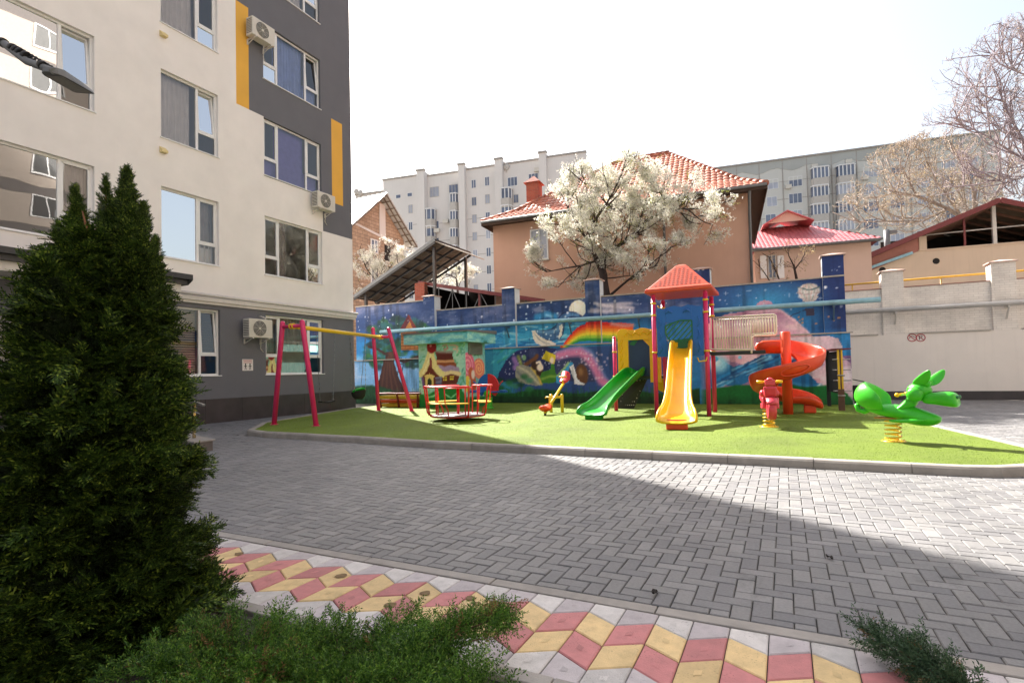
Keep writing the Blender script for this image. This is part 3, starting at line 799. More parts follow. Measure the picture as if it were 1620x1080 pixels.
# ------------------------------------------------------------------ painted pictures, held per vertex
class Canvas:
    """a painted wall face: colours (sRGB) on a fine grid over u (along) and z (up)"""
    def __init__(s, u0, u1, z0, z1, res, conv):
        s.nu, s.nz = int(round((u1 - u0) / res)) + 1, int(round((z1 - z0) / res)) + 1
        s.u = np.linspace(u0, u1, s.nu); s.z = np.linspace(z0, z1, s.nz)
        s.U, s.Z = np.meshgrid(s.u, s.z); s.C = np.zeros((s.nz, s.nu, 3)); s.conv = conv
    def pts(s, pp, org=None, k=1.0):
        return [s.conv(org[0] + x / k, org[1] + y / k) if org else s.conv(x, y) for x, y in pp]
    def blend(s, mask, c):
        mask = np.clip(mask, 0, 1)[..., None]; s.C = s.C * (1 - mask) + np.asarray(c, float) * mask
    def noise(s, freq, octv=4, seed=0, stretch=(1, 1)):
        r = np.random.default_rng(seed); out = np.zeros_like(s.U); amp = 1; tot = 0
        for o in range(octv):
            fu, fz = freq * 2 ** o * stretch[0], freq * 2 ** o * stretch[1]
            x = (s.U - s.u[0]) * fu; y = (s.Z - s.z[0]) * fz
            g = r.random((int(y.max()) + 3, int(x.max()) + 3))
            xi, yi = x.astype(int), y.astype(int); xf, yf = x - xi, y - yi
            xf, yf = xf * xf * (3 - 2 * xf), yf * yf * (3 - 2 * yf)
            v = (g[yi, xi] * (1 - xf) + g[yi, xi + 1] * xf) * (1 - yf) + (g[yi + 1, xi] * (1 - xf) + g[yi + 1, xi + 1] * xf) * yf
            out += v * amp; tot += amp; amp *= .55
        return out / tot
    def poly(s, pts):
        inside_ = np.zeros_like(s.U, bool); n = len(pts)
        for i in range(n):
            (x0, y0), (x1, y1) = pts[i], pts[i - 1]
            if y0 == y1: continue
            cr = ((y0 > s.Z) != (y1 > s.Z)) & (s.U < (x1 - x0) * (s.Z - y0) / (y1 - y0) + x0); inside_ ^= cr
        return inside_.astype(float)
    def dist(s, pts):
        best = np.full_like(s.U, 1e9)
        for (x0, y0), (x1, y1) in zip(pts, pts[1:]):
            dx, dy = x1 - x0, y1 - y0; L = dx * dx + dy * dy + 1e-12
            t = np.clip(((s.U - x0) * dx + (s.Z - y0) * dy) / L, 0, 1)
            best = np.minimum(best, np.hypot(s.U - x0 - t * dx, s.Z - y0 - t * dy))
        return best
    def stroke(s, pts, w, c, soft=.02, al=1.0):
        s.blend(np.clip((w / 2 - s.dist(pts)) / soft + .5, 0, 1) * al, c)
    def ell(s, c, r, colr, soft=.04, al=1.0, rot=0):
        du, dz = s.U - c[0], s.Z - c[1]; x = du * math.cos(rot) + dz * math.sin(rot); y = -du * math.sin(rot) + dz * math.cos(rot)
        d = np.sqrt((x / r[0]) ** 2 + (y / r[1]) ** 2); s.blend(np.clip((1 - d) / max(soft, 1e-3) * max(min(r), .02) + .5 if soft < .1 else (1 - d) / soft, 0, 1) * al, colr)
    def sample(s, u, z):
        i = np.clip(np.rint((u - s.u[0]) / (s.u[1] - s.u[0])).astype(int), 0, s.nu - 1); j = np.clip(np.rint((z - s.z[0]) / (s.z[1] - s.z[0])).astype(int), 0, s.nz - 1)
        return s.C[j, i]
def srgb_lin(c, k=1.0):
    c = np.clip(np.asarray(c) / 255.0, 0, 1)
    return np.where(c <= .04045, c / 12.92, ((c + .055) / 1.055) ** 2.4) * k
def painted(name, pieces, cv, mt, parent, k=1.0, res=.025):
    """one mesh of rectangular faces; a piece = (origin, du vec, u0, u1, z0, z1, colour or None for the canvas)"""
    V, Fc, C = [], [], []
    for (fn, u0, u1, z0, z1, cf) in pieces:
        nu, nz = max(1, int(round((u1 - u0) / res))), max(1, int(round((z1 - z0) / res)))
        us, zs_ = np.linspace(u0, u1, nu + 1), np.linspace(z0, z1, nz + 1); UU, ZZ = np.meshgrid(us, zs_)
        cc = cv.sample(UU, ZZ) if cf is None else np.broadcast_to(np.asarray(cf, float), UU.shape + (3,))
        o = len(V); V.extend([fn(u, z) for z in zs_ for u in us]); C.append(cc.reshape(-1, 3))
        Fc.extend([(o + j * (nu + 1) + i, o + j * (nu + 1) + i + 1, o + (j + 1) * (nu + 1) + i + 1, o + (j + 1) * (nu + 1) + i) for j in range(nz) for i in range(nu)])
    me = bpy.data.meshes.new(name); me.from_pydata([tuple(v) for v in V], [], Fc); me.materials.append(mt)
    at = me.color_attributes.new('paint', 'FLOAT_COLOR', 'POINT')
    cl = srgb_lin(np.concatenate(C), k); at.data.foreach_set('color', np.hstack([cl, np.ones((len(cl), 1))]).astype(np.float32).ravel())
    o = bpy.data.objects.new(name, me); col.objects.link(o)
    if parent is not None: o.parent = parent
    return o
M['paint'] = paint_mat('mural paint')

# ---- the mural wall (plane b = BM)
BM = 18.7; MA0, MA1 = -17.3, 1.86
cv = Canvas(MA0, MA1, 0.0, 4.75, .02, lambda x, y: (lambda q: (q[0], q[2]))(onb(x, y, BM)))
U, Z = cv.U, cv.Z
def P(*pp): return cv.pts(pp)
zT = (Z - 2.0) / 1.9
n1 = cv.noise(.9, 5, 1, (.6, 1.6)); n2 = cv.noise(2.2, 4, 2, (.7, 1.5)); n3 = cv.noise(6, 3, 3)
cv.C[:] = (42, 116, 176)
cv.blend(np.clip((Z - 2.7) / .7, 0, 1), (38, 62, 108))
cv.blend(np.clip((n1 - .52) * 4, 0, 1) * np.clip((Z - 2.9) / .4, 0, 1) * .75, (112, 116, 148))
cv.blend(np.clip((n2 - .60) * 5, 0, 1) * np.clip((Z - 3.0) / .4, 0, 1) * .5, (176, 172, 190))
cv.blend(np.clip((n2 - .5) * 4, 0, 1) * np.clip((2.95 - Z) / .3, 0, 1) * .55, (52, 158, 204))
cv.blend(np.clip((n1 - .55) * 4, 0, 1) * np.clip((2.9 - Z) / .3, 0, 1) * .4, (22, 62, 112))
# left: tree with tree house
L = (U < -12.9)
xl = P((666, 500))[0][0]
cv.blend(L * np.clip((2.3 - Z) / .5, 0, 1), (112, 160, 205)); cv.blend(L * np.clip((n2 - .5) * 4, 0, 1) * np.clip((2.2 - Z) / .4, 0, 1) * .6, (178, 196, 220))
r_ = np.random.default_rng(5)
for k in range(260):
    px, py = r_.uniform(575, 690), r_.uniform(503, 582)
    if (px - 628) ** 2 / 60 ** 2 + (py - 545) ** 2 / 44 ** 2 > 1: continue
    c = [(28, 62, 52), (38, 84, 58), (52, 104, 60), (22, 50, 58), (40, 92, 96)][r_.integers(5)]
    q = cv.conv(px, py); cv.ell(q, (r_.uniform(.12, .32), r_.uniform(.1, .22)), c, .5, .75)
cv.blend(cv.poly(P((608, 556), (622, 556), (624, 575), (632, 600), (648, 628), (588, 628), (600, 600), (606, 575))), (64, 40, 38))
for dx in (-6, -1, 4, 9): cv.stroke(P((615 + dx * .4, 558), (613 + dx, 590), (614 + dx * 2, 626)), .09, (96, 60, 48), .06, .6)
cv.stroke(P((622, 566), (640, 572), (668, 560)), .14, (58, 40, 40))
cv.stroke(P((610, 562), (594, 552), (580, 548)), .12, (58, 40, 40))
cv.blend(cv.poly(P((631, 522), (655, 522), (659, 553), (632, 554))), (148, 92, 44))
for k in range(6): cv.stroke(P((631.5, 527 + k * 5), (658, 526 + k * 5)), .03, (92, 54, 30))
for x in (637, 645, 652): cv.stroke(P((x, 524), (x + 1, 552)), .03, (104, 62, 34))
cv.blend(cv.poly(P((627, 525), (643, 497), (647, 500), (636, 526))), (88, 30, 40)); cv.blend(cv.poly(P((643, 497), (660, 524), (652, 524), (645, 507))), (112, 46, 44))
cv.blend(cv.poly(P((636, 524), (645, 507), (652, 524))), (170, 112, 56))
for s in (0, 7): cv.stroke(P((632 + s, 566), (629 + s, 592)), .03, (30, 34, 48))
for k in range(4): cv.stroke(P((632 - k, 570 + k * 6), (639 - k, 570 + k * 6)), .03, (30, 34, 48))
cv.blend(L * np.clip((.62 + .22 * np.sin(U * 1.1 + 1) + .1 * n3 - Z) / .1, 0, 1), (24, 66, 42))
cv.blend(L * np.clip((.45 - Z) / .3, 0, 1), (20, 52, 34))
for k in range(120):
    u = r_.uniform(-17.2, -13); h = r_.uniform(.2, .6); cv.stroke([(u, .1), (u + r_.uniform(-.08, .08), .1 + h)], .03, (46, 98, 60), .03, .5)
# middle: bright water, whale, moon, clouds
def Zm(*pp): return cv.pts(pp, (780, 470), 7.2)
mid = (U > -12.9) & (U < -3.2)
cv.ell(Zm((560, 400))[0], (2.3, .55), (58, 150, 194), .6, .85); cv.ell(Zm((200, 470))[0], (1.4, .4), (70, 164, 200), .7, .8)
for k in range(70):
    u, z = r_.uniform(-12.8, -6.2), r_.uniform(2.25, 3.0); l = r_.uniform(.3, .9)
    cv.stroke([(u, z), (u + l * .4, z + r_.uniform(-.06, .1)), (u + l, z + r_.uniform(-.1, .1))], r_.uniform(.02, .07), [(118, 200, 222), (36, 120, 172), (160, 214, 226), (28, 92, 150)][r_.integers(4)], .04, .7)
cv.blend(((U > -12.6) & (U < -9.4)) * np.clip((2.2 - Z) / .08, 0, 1), (48, 128, 160))
cv.ell(Zm((952, 130))[0], (.335, .315), (226, 220, 204), .03); cv.ell(Zm((930, 110))[0], (.2, .2), (240, 236, 222), .6, .7)
whale = Zm((460, 372), (560, 378), (650, 360), (705, 320), (728, 240), (770, 185), (850, 160), (930, 175), (1000, 215), (985, 232), (900, 215), (835, 225), (800, 260), (795, 330), (780, 420), (735, 475), (650, 490), (560, 480), (490, 440))
cv.blend(cv.poly(whale), (62, 100, 146)); cv.stroke(whale + whale[:1], .035, (26, 40, 78), .03, .9)
cv.stroke(Zm((480, 385), (620, 400), (720, 370), (760, 250), (850, 195), (950, 195)), .10, (104, 150, 190), .10, .85)
cv.blend(cv.poly(Zm((430, 385), (462, 374), (480, 410), (520, 445), (580, 480), (650, 500), (705, 530), (690, 550), (560, 556), (480, 530), (442, 470))), (218, 208, 194))
for k in range(4): cv.stroke(Zm((446 + k * 14, 400 + k * 14), (500 + k * 16, 480 + k * 10), (600 + k * 14, 530 + k * 2)), .018, (150, 148, 150), .02, .7)
cv.blend(cv.poly(Zm((735, 330), (770, 298), (782, 330), (770, 430), (735, 474), (728, 440), (752, 390))), (222, 214, 202))
cv.blend(cv.poly(Zm((690, 480), (770, 465), (850, 470), (760, 500))), (70, 110, 150))
for k in range(30):
    q = Zm((r_.uniform(340, 820), r_.uniform(180, 480)))[0]; cv.ell(q, (.03, .03), (210, 226, 232), .02, .8)
cv.stroke(Zm((480, 225), (600, 190), (690, 215)), .22, (46, 140, 190), .12, .8); cv.stroke(Zm((590, 200), (660, 215)), .08, (150, 200, 222), .08, .8)
for k in range(22):
    x, y = r_.uniform(1050, 1560), r_.uniform(60, 190); q = Zm((x, y), (x + r_.uniform(60, 200), y + r_.uniform(-14, 22)))
    cv.stroke(q, r_.uniform(.05, .12), (200, 192, 200), .09, .45)
cv.stroke(Zm((1160, 70), (1380, 110), (1584, 120)), .10, (222, 212, 214), .08, .7); cv.stroke(Zm((1120, 150), (1400, 165), (1584, 150)), .08, (206, 198, 206), .08, .7)
# rainbow
o_ = np.array(Zm((722, 640), (782, 540), (850, 440), (950, 340), (1070, 285), (1200, 278), (1420, 288), (1584, 300))); i_ = np.array(Zm((800, 645), (850, 570), (905, 530), (975, 505), (1060, 500), (1200, 506), (1420, 505), (1584, 505)))
rb = [(205, 44, 44), (226, 92, 40), (236, 148, 44), (240, 205, 60), (150, 190, 60), (48, 140, 64)]
nrb = len(rb)
for k, c in enumerate(rb):
    p0 = o_ + (i_ - o_) * k / nrb; p1 = o_ + (i_ - o_) * (k + 1) / nrb
    pm = (p0 + p1) / 2; cv.blend(cv.poly([tuple(p) for p in p0] + [tuple(p) for p in p1[::-1]]), c)
    if k: cv.stroke([tuple(p) for p in p0], .05, tuple((a + b) / 2 for a, b in zip(c, rb[k - 1])), .06, .8)
cv.stroke(Zm((1340, 300), (1470, 320), (1584, 315)), .12, (206, 176, 176), .1, .7)
# lower middle: starry dome with a child lying and reading
cv.blend(mid * np.clip((2.15 - Z) / .05, 0, 1) * np.clip((U + 9.6) * 2, 0, 1), (46, 74, 128))
cv.blend(cv.poly(Zm((0, 590), (200, 590), (330, 585), (200, 640), (130, 730), (60, 870), (0, 900))), (54, 146, 172))
for k in range(16):
    q = Zm((r_.uniform(0, 230), r_.uniform(600, 760)))[0]; cv.ell(q, (.16, .06), [(96, 190, 190), (40, 110, 150), (60, 150, 120)][k % 3], .6, .6, .6)
dome = Zm((40, 960), (70, 860), (150, 720), (260, 620), (430, 575), (600, 560), (720, 590), (735, 960)); cv.blend(cv.poly(dome), (40, 46, 92))
cv.blend(cv.poly(Zm((720, 640), (860, 650), (1000, 640), (1100, 740), (1160, 960), (720, 960))), (52, 58, 96))
cv.blend(cv.poly(Zm((640, 600), (722, 592), (722, 660), (700, 700), (650, 660))), (36, 44, 100))
for off, c in ((0, (120, 150, 196)), (26, (150, 138, 190)), (54, (188, 112, 170)), (84, (206, 120, 160))):
    cv.stroke(Zm((745, 660 + off * .1), (860, 615 + off * .3), (990, 585 + off * .6), (1090, 630 + off), (1160, 740 + off), (1230, 880 + off), (1290, 985)), .24, c, .16, .8)
for k in range(120):
    q = Zm((r_.uniform(120, 1100), r_.uniform(600, 900)))[0]; cv.ell(q, (r_.uniform(.01, .035),) * 2, (206, 206, 226), .02, .75)
for k in range(50):
    q = Zm((r_.uniform(1000, 1320), r_.uniform(620, 940)))[0]; cv.ell(q, (r_.uniform(.03, .07),) * 2, (216, 190, 206), .5, .6)
cv.stroke(Zm((240, 700), (270, 770), (250, 800)), .20, (150, 110, 170), .1, .9); cv.stroke(Zm((290, 680), (320, 760)), .14, (150, 160, 70), .1, .8); cv.ell(Zm((355, 690))[0], (.09, .13), (120, 160, 110), .3, .9)
cv.ell(Zm((450, 640))[0], (.30, .22), (58, 66, 104), .5, .9); cv.stroke(Zm((370, 770), (430, 730), (480, 700), (500, 670)), .16, (112, 70, 46), .08)
cv.ell(Zm((1012, 880))[0], (.24, .38), (96, 62, 42), .06, 1, .12); cv.ell(Zm((1000, 850))[0], (.13, .2), (150, 110, 66), .6, .8)
cv.blend(cv.poly(Zm((262, 790), (330, 770), (420, 790), (480, 850), (530, 930), (556, 990), (500, 1006), (380, 990), (290, 965), (255, 900))), (142, 138, 124))
cv.stroke(Zm((300, 800), (400, 850), (470, 930), (530, 990)), .08, (196, 186, 150), .08, .8); cv.stroke(Zm((280, 850), (350, 920), (470, 985)), .08, (96, 100, 110), .08, .8); cv.stroke(Zm((440, 800), (510, 890), (552, 985)), .10, (206, 172, 70), .06, .9)
cv.ell(Zm((478, 775))[0], (.15, .17), (58, 38, 30), .06); cv.ell(Zm((530, 850))[0], (.15, .16), (58, 38, 30), .06); cv.ell(Zm((536, 800))[0], (.13, .14), (232, 210, 190), .05)
cv.stroke(Zm((500, 745), (530, 735), (545, 760)), .09, (232, 210, 190), .04)
cv.blend(cv.poly(Zm((560, 850), (650, 828), (668, 755), (695, 755), (712, 860), (742, 900), (720, 960), (640, 985), (550, 970), (536, 910))), (62, 118, 42)); cv.stroke(Zm((560, 930), (650, 900), (735, 905)), .09, (132, 166, 66), .07, .8)
cv.blend(cv.poly(Zm((602, 612), (716, 660), (700, 762), (556, 700))), (212, 190, 44)); cv.stroke(Zm((660, 636), (640, 728)), .025, (170, 146, 30)); cv.ell(Zm((672, 720))[0], (.09, .12), (232, 208, 192), .06)
cv.blend(cv.poly(Zm((722, 900), (800, 810), (850, 742), (905, 742), (915, 775), (868, 800), (862, 975), (800, 992), (724, 980))), (58, 148, 200)); cv.stroke(Zm((740, 890), (820, 800), (860, 748)), .08, (176, 190, 110), .05, .8); cv.stroke(Zm((790, 970), (830, 860)), .07, (36, 108, 160), .06, .7)
cv.blend(cv.poly(Zm((870, 790), (918, 765), (940, 850), (962, 930), (1000, 965), (1046, 988), (1030, 998), (925, 988), (918, 930))), (220, 218, 222))
# ground of the middle
gl = 0.62 + .08 * np.sin(U * 2.1) + .05 * n3
cv.blend(((U > -12.9) & (U < -2.5)) * np.clip((gl - .08 - Z) / .06, 0, 1), (22, 66, 32))
cv.blend(((U > -12.9) & (U < -2.5)) * np.clip((.42 - Z) / .2, 0, 1), (26, 56, 30))
for k in range(150):
    u = r_.uniform(-11, -3); cv.stroke([(u, .35), (u + r_.uniform(-.1, .1), .35 + r_.uniform(.1, .35))], .03, (40, 104, 48), .03, .5)
for k in range(18): cv.ell((r_.uniform(-10.5, -8.6), r_.uniform(.45, 1.1)), (.22, .14), [(22, 70, 34), (34, 96, 44), (60, 128, 84)][k % 3], .6, .7)
# right: night sky, teal glow, pink cloud mountain, wave
def Zr(*pp): return cv.pts(pp, (1120, 420), 4.5)
R = np.clip((U + 2.5) * 4, 0, 1)
cv.blend(R * np.clip((Z - 2.1) / .3, 0, 1), (32, 50, 102))
cv.ell(Zr((400, 270))[0], (2.0, 1.0), (62, 150, 194), .9, .95); cv.ell(Zr((620, 420))[0], (1.3, .7), (36, 120, 178), .8, .9); cv.ell(Zr((150, 220))[0], (1.2, .4), (40, 92, 150), .9, .6)
cv.blend(R * np.clip((2.2 - Z) / .2, 0, 1), (150, 116, 156))
cv.blend(R * np.clip((n2 - .5) * 4, 0, 1) * np.clip((2.2 - Z) / .2, 0, 1) * .7, (110, 84, 140))
mt_ = Zr((-10, 420), (60, 380), (120, 345), (200, 335), (270, 318), (330, 300), (350, 265), (395, 240), (450, 255), (475, 295), (520, 312), (570, 350), (620, 380), (660, 420), (725, 480), (900, 640), (900, 860), (-10, 640))
cv.blend(cv.poly(mt_), (206, 158, 174)); cv.blend(cv.poly(mt_) * np.clip((n2 - .47) * 5, 0, 1) * .8, (226, 196, 200)); cv.blend(cv.poly(mt_) * np.clip((.46 - n1) * 6, 0, 1) * .6, (164, 112, 150))
cv.stroke(Zr((300, 330), (520, 316), (620, 390), (715, 475)), .07, (232, 196, 204), .08, .8); cv.stroke(Zr((250, 420), (420, 410), (560, 460)), .14, (196, 140, 168), .1, .6)
cv.blend(cv.poly(Zr((850, 488), (1030, 484), (1030, 640), (960, 640))), (44, 128, 188))
pc = Zr((520, 520), (640, 515), (760, 510), (850, 500), (930, 520), (955, 580), (950, 640), (1020, 700), (1050, 860), (1050, 1000), (820, 1000), (800, 800), (560, 800))
cv.blend(cv.poly(pc), (216, 186, 196)); cv.blend(cv.poly(pc) * np.clip((n2 - .45) * 5, 0, 1) * .9, (228, 214, 220)); cv.blend(cv.poly(pc) * np.clip((.47 - n1) * 6, 0, 1) * .6, (198, 150, 176))
wv = Zr((-10, 640), (60, 650), (180, 720), (260, 700), (380, 640), (480, 610), (560, 640), (620, 700), (720, 770), (800, 850), (760, 880), (640, 860), (560, 830), (420, 800), (300, 820), (220, 860), (120, 850), (30, 890), (-10, 900))
cv.blend(cv.poly(wv), (34, 108, 164))
for k in range(60):
    t0 = r_.uniform(0, 1); x = 30 + 700 * t0; y = 860 - 170 * math.sin(min(1, t0 * 1.4) * 2.2) * .9 + r_.uniform(-30, 50)
    q = Zr((x, y), (x + 50, y - 22), (x + 110, y - 46 + r_.uniform(-10, 10))); cv.stroke(q, r_.uniform(.03, .09), [(20, 52, 104), (120, 190, 220), (36, 130, 190), (170, 214, 230), (28, 76, 134)][r_.integers(5)], .04, .7)
cv.ell(Zr((70, 700))[0], (.42, .36), (140, 200, 220), .5, .95); cv.ell(Zr((60, 690))[0], (.22, .2), (196, 222, 232), .7, .9); cv.ell(Zr((55, 665))[0], (.10, .09), (60, 160, 196), .3, 1); cv.ell(Zr((228, 655))[0], (.06, .06), (120, 190, 216), .2, 1)
cv.stroke(Zr((560, 830), (660, 850), (760, 868), (796, 856)), .12, (60, 140, 190), .08, .9); cv.stroke(Zr((780, 862), (798, 846)), .05, (210, 226, 234), .04)
# green hill
hill = np.interp(U, [q[0] for q in Zr((-10, 880), (90, 868), (200, 850), (300, 850), (420, 860), (560, 840), (700, 865), (840, 850), (960, 880), (1000, 920), (1045, 980))], [q[1] for q in Zr((-10, 880), (90, 868), (200, 850), (300, 850), (420, 860), (560, 840), (700, 865), (840, 850), (960, 880), (1000, 920), (1045, 980))])
cv.blend(R * np.clip((hill - Z) / .05 + .5, 0, 1), (22, 104, 46)); cv.blend(R * np.clip((.4 - Z) / .3, 0, 1), (28, 84, 40)); cv.blend(R * np.clip((hill - Z) / .05, 0, 1) * np.clip((n2 - .5) * 3, 0, 1) * .5, (34, 126, 56))
# balloon
bc = Zr((718, 178))[0]
cv.blend(cv.poly(Zr((648, 215), (790, 215), (752, 258), (690, 258))), (202, 190, 182)); cv.ell(bc, (.30, .235), (206, 200, 194), .03)
for k in range(-3, 4): cv.stroke([(bc[0] + k * .02, bc[1] + .23), (bc[0] + k * .085, bc[1] + .02), (bc[0] + k * .035, bc[1] - .29)], .018, [(120, 130, 120), (190, 150, 140)][k % 2], .02, .8)
cv.stroke(Zr((640, 150), (720, 172), (795, 150)), .035, (90, 110, 110), .02); cv.stroke(Zr((636, 190), (700, 205), (795, 185)), .02, (170, 140, 140), .02)
cv.blend(cv.poly(Zr((692, 305), (762, 303), (755, 352), (700, 354))), (58, 56, 76)); cv.stroke(Zr((700, 300), (700, 262)), .014, (60, 60, 70)); cv.stroke(Zr((754, 300), (750, 262)), .014, (60, 60, 70)); cv.stroke(Zr((690, 312), (640, 335), (600, 345), (588, 362)), .018, (40, 44, 70), .02)
for k in range(260):
    u = r_.uniform(MA0, MA1); z = r_.uniform(2.5, 4.6)
    if z < 3.0 and u < -2.3: continue
    rr = r_.choice([.012, .018, .026, .04]); cv.ell((u, z), (rr, rr), (222, 226, 236), .02, r_.uniform(.4, 1))
for (x, y) in ((215, 210), (580, 208), (125, 195), (540, 165), (290, 175), (800, 230)):
    q = Zr((x, y))[0]; cv.stroke([(q[0] - .06, q[1]), (q[0] + .06, q[1])], .016, (200, 214, 230), .02, .8); cv.stroke([(q[0], q[1] - .05), (q[0], q[1] + .05)], .016, (200, 214, 230), .02, .8)
for k in range(8): cv.ell(Zr((r_.uniform(640, 970), r_.uniform(350, 430)))[0], (.035, .035), (196, 140, 90), .3, .8)
# weathering of the paint: runs under the ledge, grime at the foot
cv.C *= (1 - .30 * np.clip((n3 - .55) * 4, 0, 1) * np.clip((.5 - Z) / .4, 0, 1))[..., None]
run = cv.noise(5, 3, 9, (1, .12)); cv.C *= (1 - .22 * np.clip((run - .58) * 6, 0, 1))[..., None]

mw = thing('mural_wall', 'tall blue fence wall painted with a mural of whale, rainbow, cloud mountain and stars', 'wall', (0, BM, 0))
PIL = [(-13.46, -12.9), (-9.74, -9.18), (-6.35, -5.80), (-2.65, -2.08), (1.10, 1.66)]
LED = 2.20
pieces = []
ft = lambda y: (lambda u, z: (u, y, z))
pieces.append((ft(0.0), -13.4, 1.75, 0.0, LED, None)); pieces.append((ft(0.0), MA0, -13.4, 0.0, 1.92, None))
edges = [MA0] + [x for p in PIL for x in p] + [1.70]
for i in range(0, len(edges) - 1, 2):
    u0, u1 = edges[i], edges[i + 1]
    if u1 - u0 < .05: continue
    top = 4.36 if i == 0 else 3.89
    pieces.append((ft(0.13), u0, u1, LED if i else 1.92, top, None))
painted('panel', pieces, cv, M['paint'], mw, 1.38)
m = MB(); m.box(MA0, -13.4, 0.02, 0.35, 0.0, 1.90); m.box(-13.4, 1.74, 0.02, 0.35, 0.0, LED - .02); m.box(MA0, -13.46, 0.15, 0.33, 1.9, 4.35); m.box(-12.9, 1.10, 0.15, 0.33, LED - .02, 3.88)
m.add([(1.75, 0, 0), (1.75, .35, 0), (1.75, .35, LED), (1.75, 0, LED)], [(0, 1, 2, 3)])
M['wall_back'] = mat('rendered wall', (128, 134, 142), 0.85, var=0.12, dirt=0.2)
m.build('wall_body', M['wall_back'], mw)
M['cap'] = mat('terracotta cap', (196, 168, 156), 0.75, var=0.1, dirt=0.3)
M['pillar_side'] = mat('pale blue pillar side', (196, 204, 212), 0.8, var=0.05)
for k, (u0, u1) in enumerate(PIL):
    top = 4.50 if k < 4 else 4.52
    pl = painted('pillar', [(ft(-0.02), u0, u1, LED, top, None)], cv, M['paint'], mw, 1.38)
    m = MB()
    for x, s in ((u0, 0), (u1, 0)):
        m.add([(x, -.02, LED), (x, .42, LED), (x, .42, top), (x, -.02, top)], [(0, 1, 2, 3)])
    m.add([(u0, .42, LED), (u1, .42, LED), (u1, .42, top), (u0, .42, top)], [(0, 1, 2, 3)])
    m.build('pillar_side', M['pillar_side'], pl, fix=False)
    m = MB(); cx = (u0 + u1) / 2; hw = (u1 - u0) / 2 + .05
    m.add([(cx - hw, -.08, top), (cx + hw, -.08, top), (cx + hw, .48, top), (cx - hw, .48, top), (cx - hw, -.08, top + .03), (cx + hw, -.08, top + .03), (cx + hw, .48, top + .03), (cx - hw, .48, top + .03), (cx, .2, top + .11)],
          [(3, 2, 1, 0), (0, 1, 5, 4), (1, 2, 6, 5), (2, 3, 7, 6), (3, 0, 4, 7), (4, 5, 8), (5, 6, 8), (6, 7, 8), (7, 4, 8)])
    m.build('pillar_cap', M['cap'], pl)
M['ledge'] = mat('weathered ledge', (178, 170, 160), 0.75, var=0.15, dirt=0.4)
m = MB(); m.box(-13.4, 1.82, -.05, .128, LED, LED + .035); m.box(MA0, -13.46, -.05, .128, 1.92, 1.955)
for i in range(2, len(edges) - 1, 2):
    if edges[i + 1] - edges[i] > .05: m.box(edges[i], edges[i + 1], .09, .37, 3.89, 3.93)
m.box(MA0, -13.46, .08, .37, 4.36, 4.40); m.box(1.09, 1.67, -.05, -.022, 3.88, 3.925)
m.build('ledge', M['ledge'], mw)
M['pipe_blue'] = mat('pale blue painted pipe', (140, 182, 196), 0.5, var=0.12, dirt=0.5)
t = thing('gas_pipe', 'thick pale blue pipe on brackets running along the mural wall', 'pipe', (0, BM, 3.1))
m = MB(); m.tube([(-15.6, -.22, .04), (-5, -.22, .0), (1.75, -.22, .0), (2.5, -.22, .0)], .075, 12); m.build('pipe', M['pipe_blue'], t)
M['bracket_blue'] = mat('blue bracket', (70, 96, 120), 0.5, var=0.2)
for x in (-12.0, -9.45, -6.9, -4.4, 1.35):
    m = MB(); m.box(x - .03, x + .03, -.30, -.025, -.125, -.08); m.bar((x, -.27, -.10), (x, -.03, -.50), .04, .04); m.build('bracket', M['bracket_blue'], t)

# ---- white brick wall to the right
WBR = 23.0
def brick_mat(name, c1, c2, mort, sx=.26, sz=.078, gap=.006, dirt=.25, rz=0):
    t = NT(name); co = t.coord()
    mp = t.n('Mapping'); mp.inputs['Rotation'].default_value = (math.radians(90), 0, 0)
    if rz: c0 = t.n('Mapping'); c0.inputs['Rotation'].default_value = (0, 0, math.radians(rz)); t.l(co, c0.inputs[0]); co = c0.outputs[0]
    _ = 0; t.l(co, mp.inputs[0])
    b = t.n('TexBrick'); b.inputs['Color1'].default_value = (*lin(c1), 1); b.inputs['Color2'].default_value = (*lin(c2), 1); b.inputs['Mortar'].default_value = (*lin(mort), 1)
    b.inputs['Scale'].default_value = 1; b.inputs['Brick Width'].default_value = sx; b.inputs['Row Height'].default_value = sz; b.inputs['Mortar Size'].default_value = gap; b.inputs['Mortar Smooth'].default_value = .3
    t.l(mp.outputs[0], b.inputs[0])
    n = t.noise(co, 1.3, 7, .7); f = t.ramp(n.outputs[0], [(.35, (1.04,) * 3), (.75, (1 - dirt,) * 3)])
    t.l(t.mix(1, b.outputs[0], f.outputs[0], 'MULTIPLY'), t.b.inputs['Base Color']); t.b.inputs['Roughness'].default_value = .8
    iv = t.n('Invert'); t.l(b.outputs['Fac'], iv.inputs[1]); t.l(t.bump(iv.outputs[0], .5, .01), t.b.inputs['Normal'])
    return t.m
M['white_brick'] = brick_mat('white silicate brick', (242, 233, 223), (234, 224, 214), (212, 202, 192))
M['white_brick_side'] = mat('white silicate brick side', (238, 232, 226), .8, var=.06, scale=5)
M['white_render'] = mat('white render', (234, 224, 214), .85, var=.05, scale=.8, bump=.2, streak=.12)
bw = thing('brick_wall', 'white brick fence wall with square pillars above a smooth rendered base', 'wall', (0, WBR, 0))
m = MB(); m.box(-8, 16, 0, .4, .0, 2.28); m.build('base_wall', M['white_render'], bw)
m = MB(); m.box(-8, 16, -.02, -.001, 0.0, .30); m.build('plinth', M['plinth'], bw)
WP = [(-7.7, -7.1), (-4.1, -3.5), (-.45, .15), (3.16, 3.80), (6.17, 6.80), (9.4, 10.0), (12.6, 13.2)]
m = MB(); e = [-8] + [x for p in WP for x in p] + [16]
for i in range(0, len(e), 2): m.box(e[i], e[i + 1], .11, .34, 2.28, 3.92)
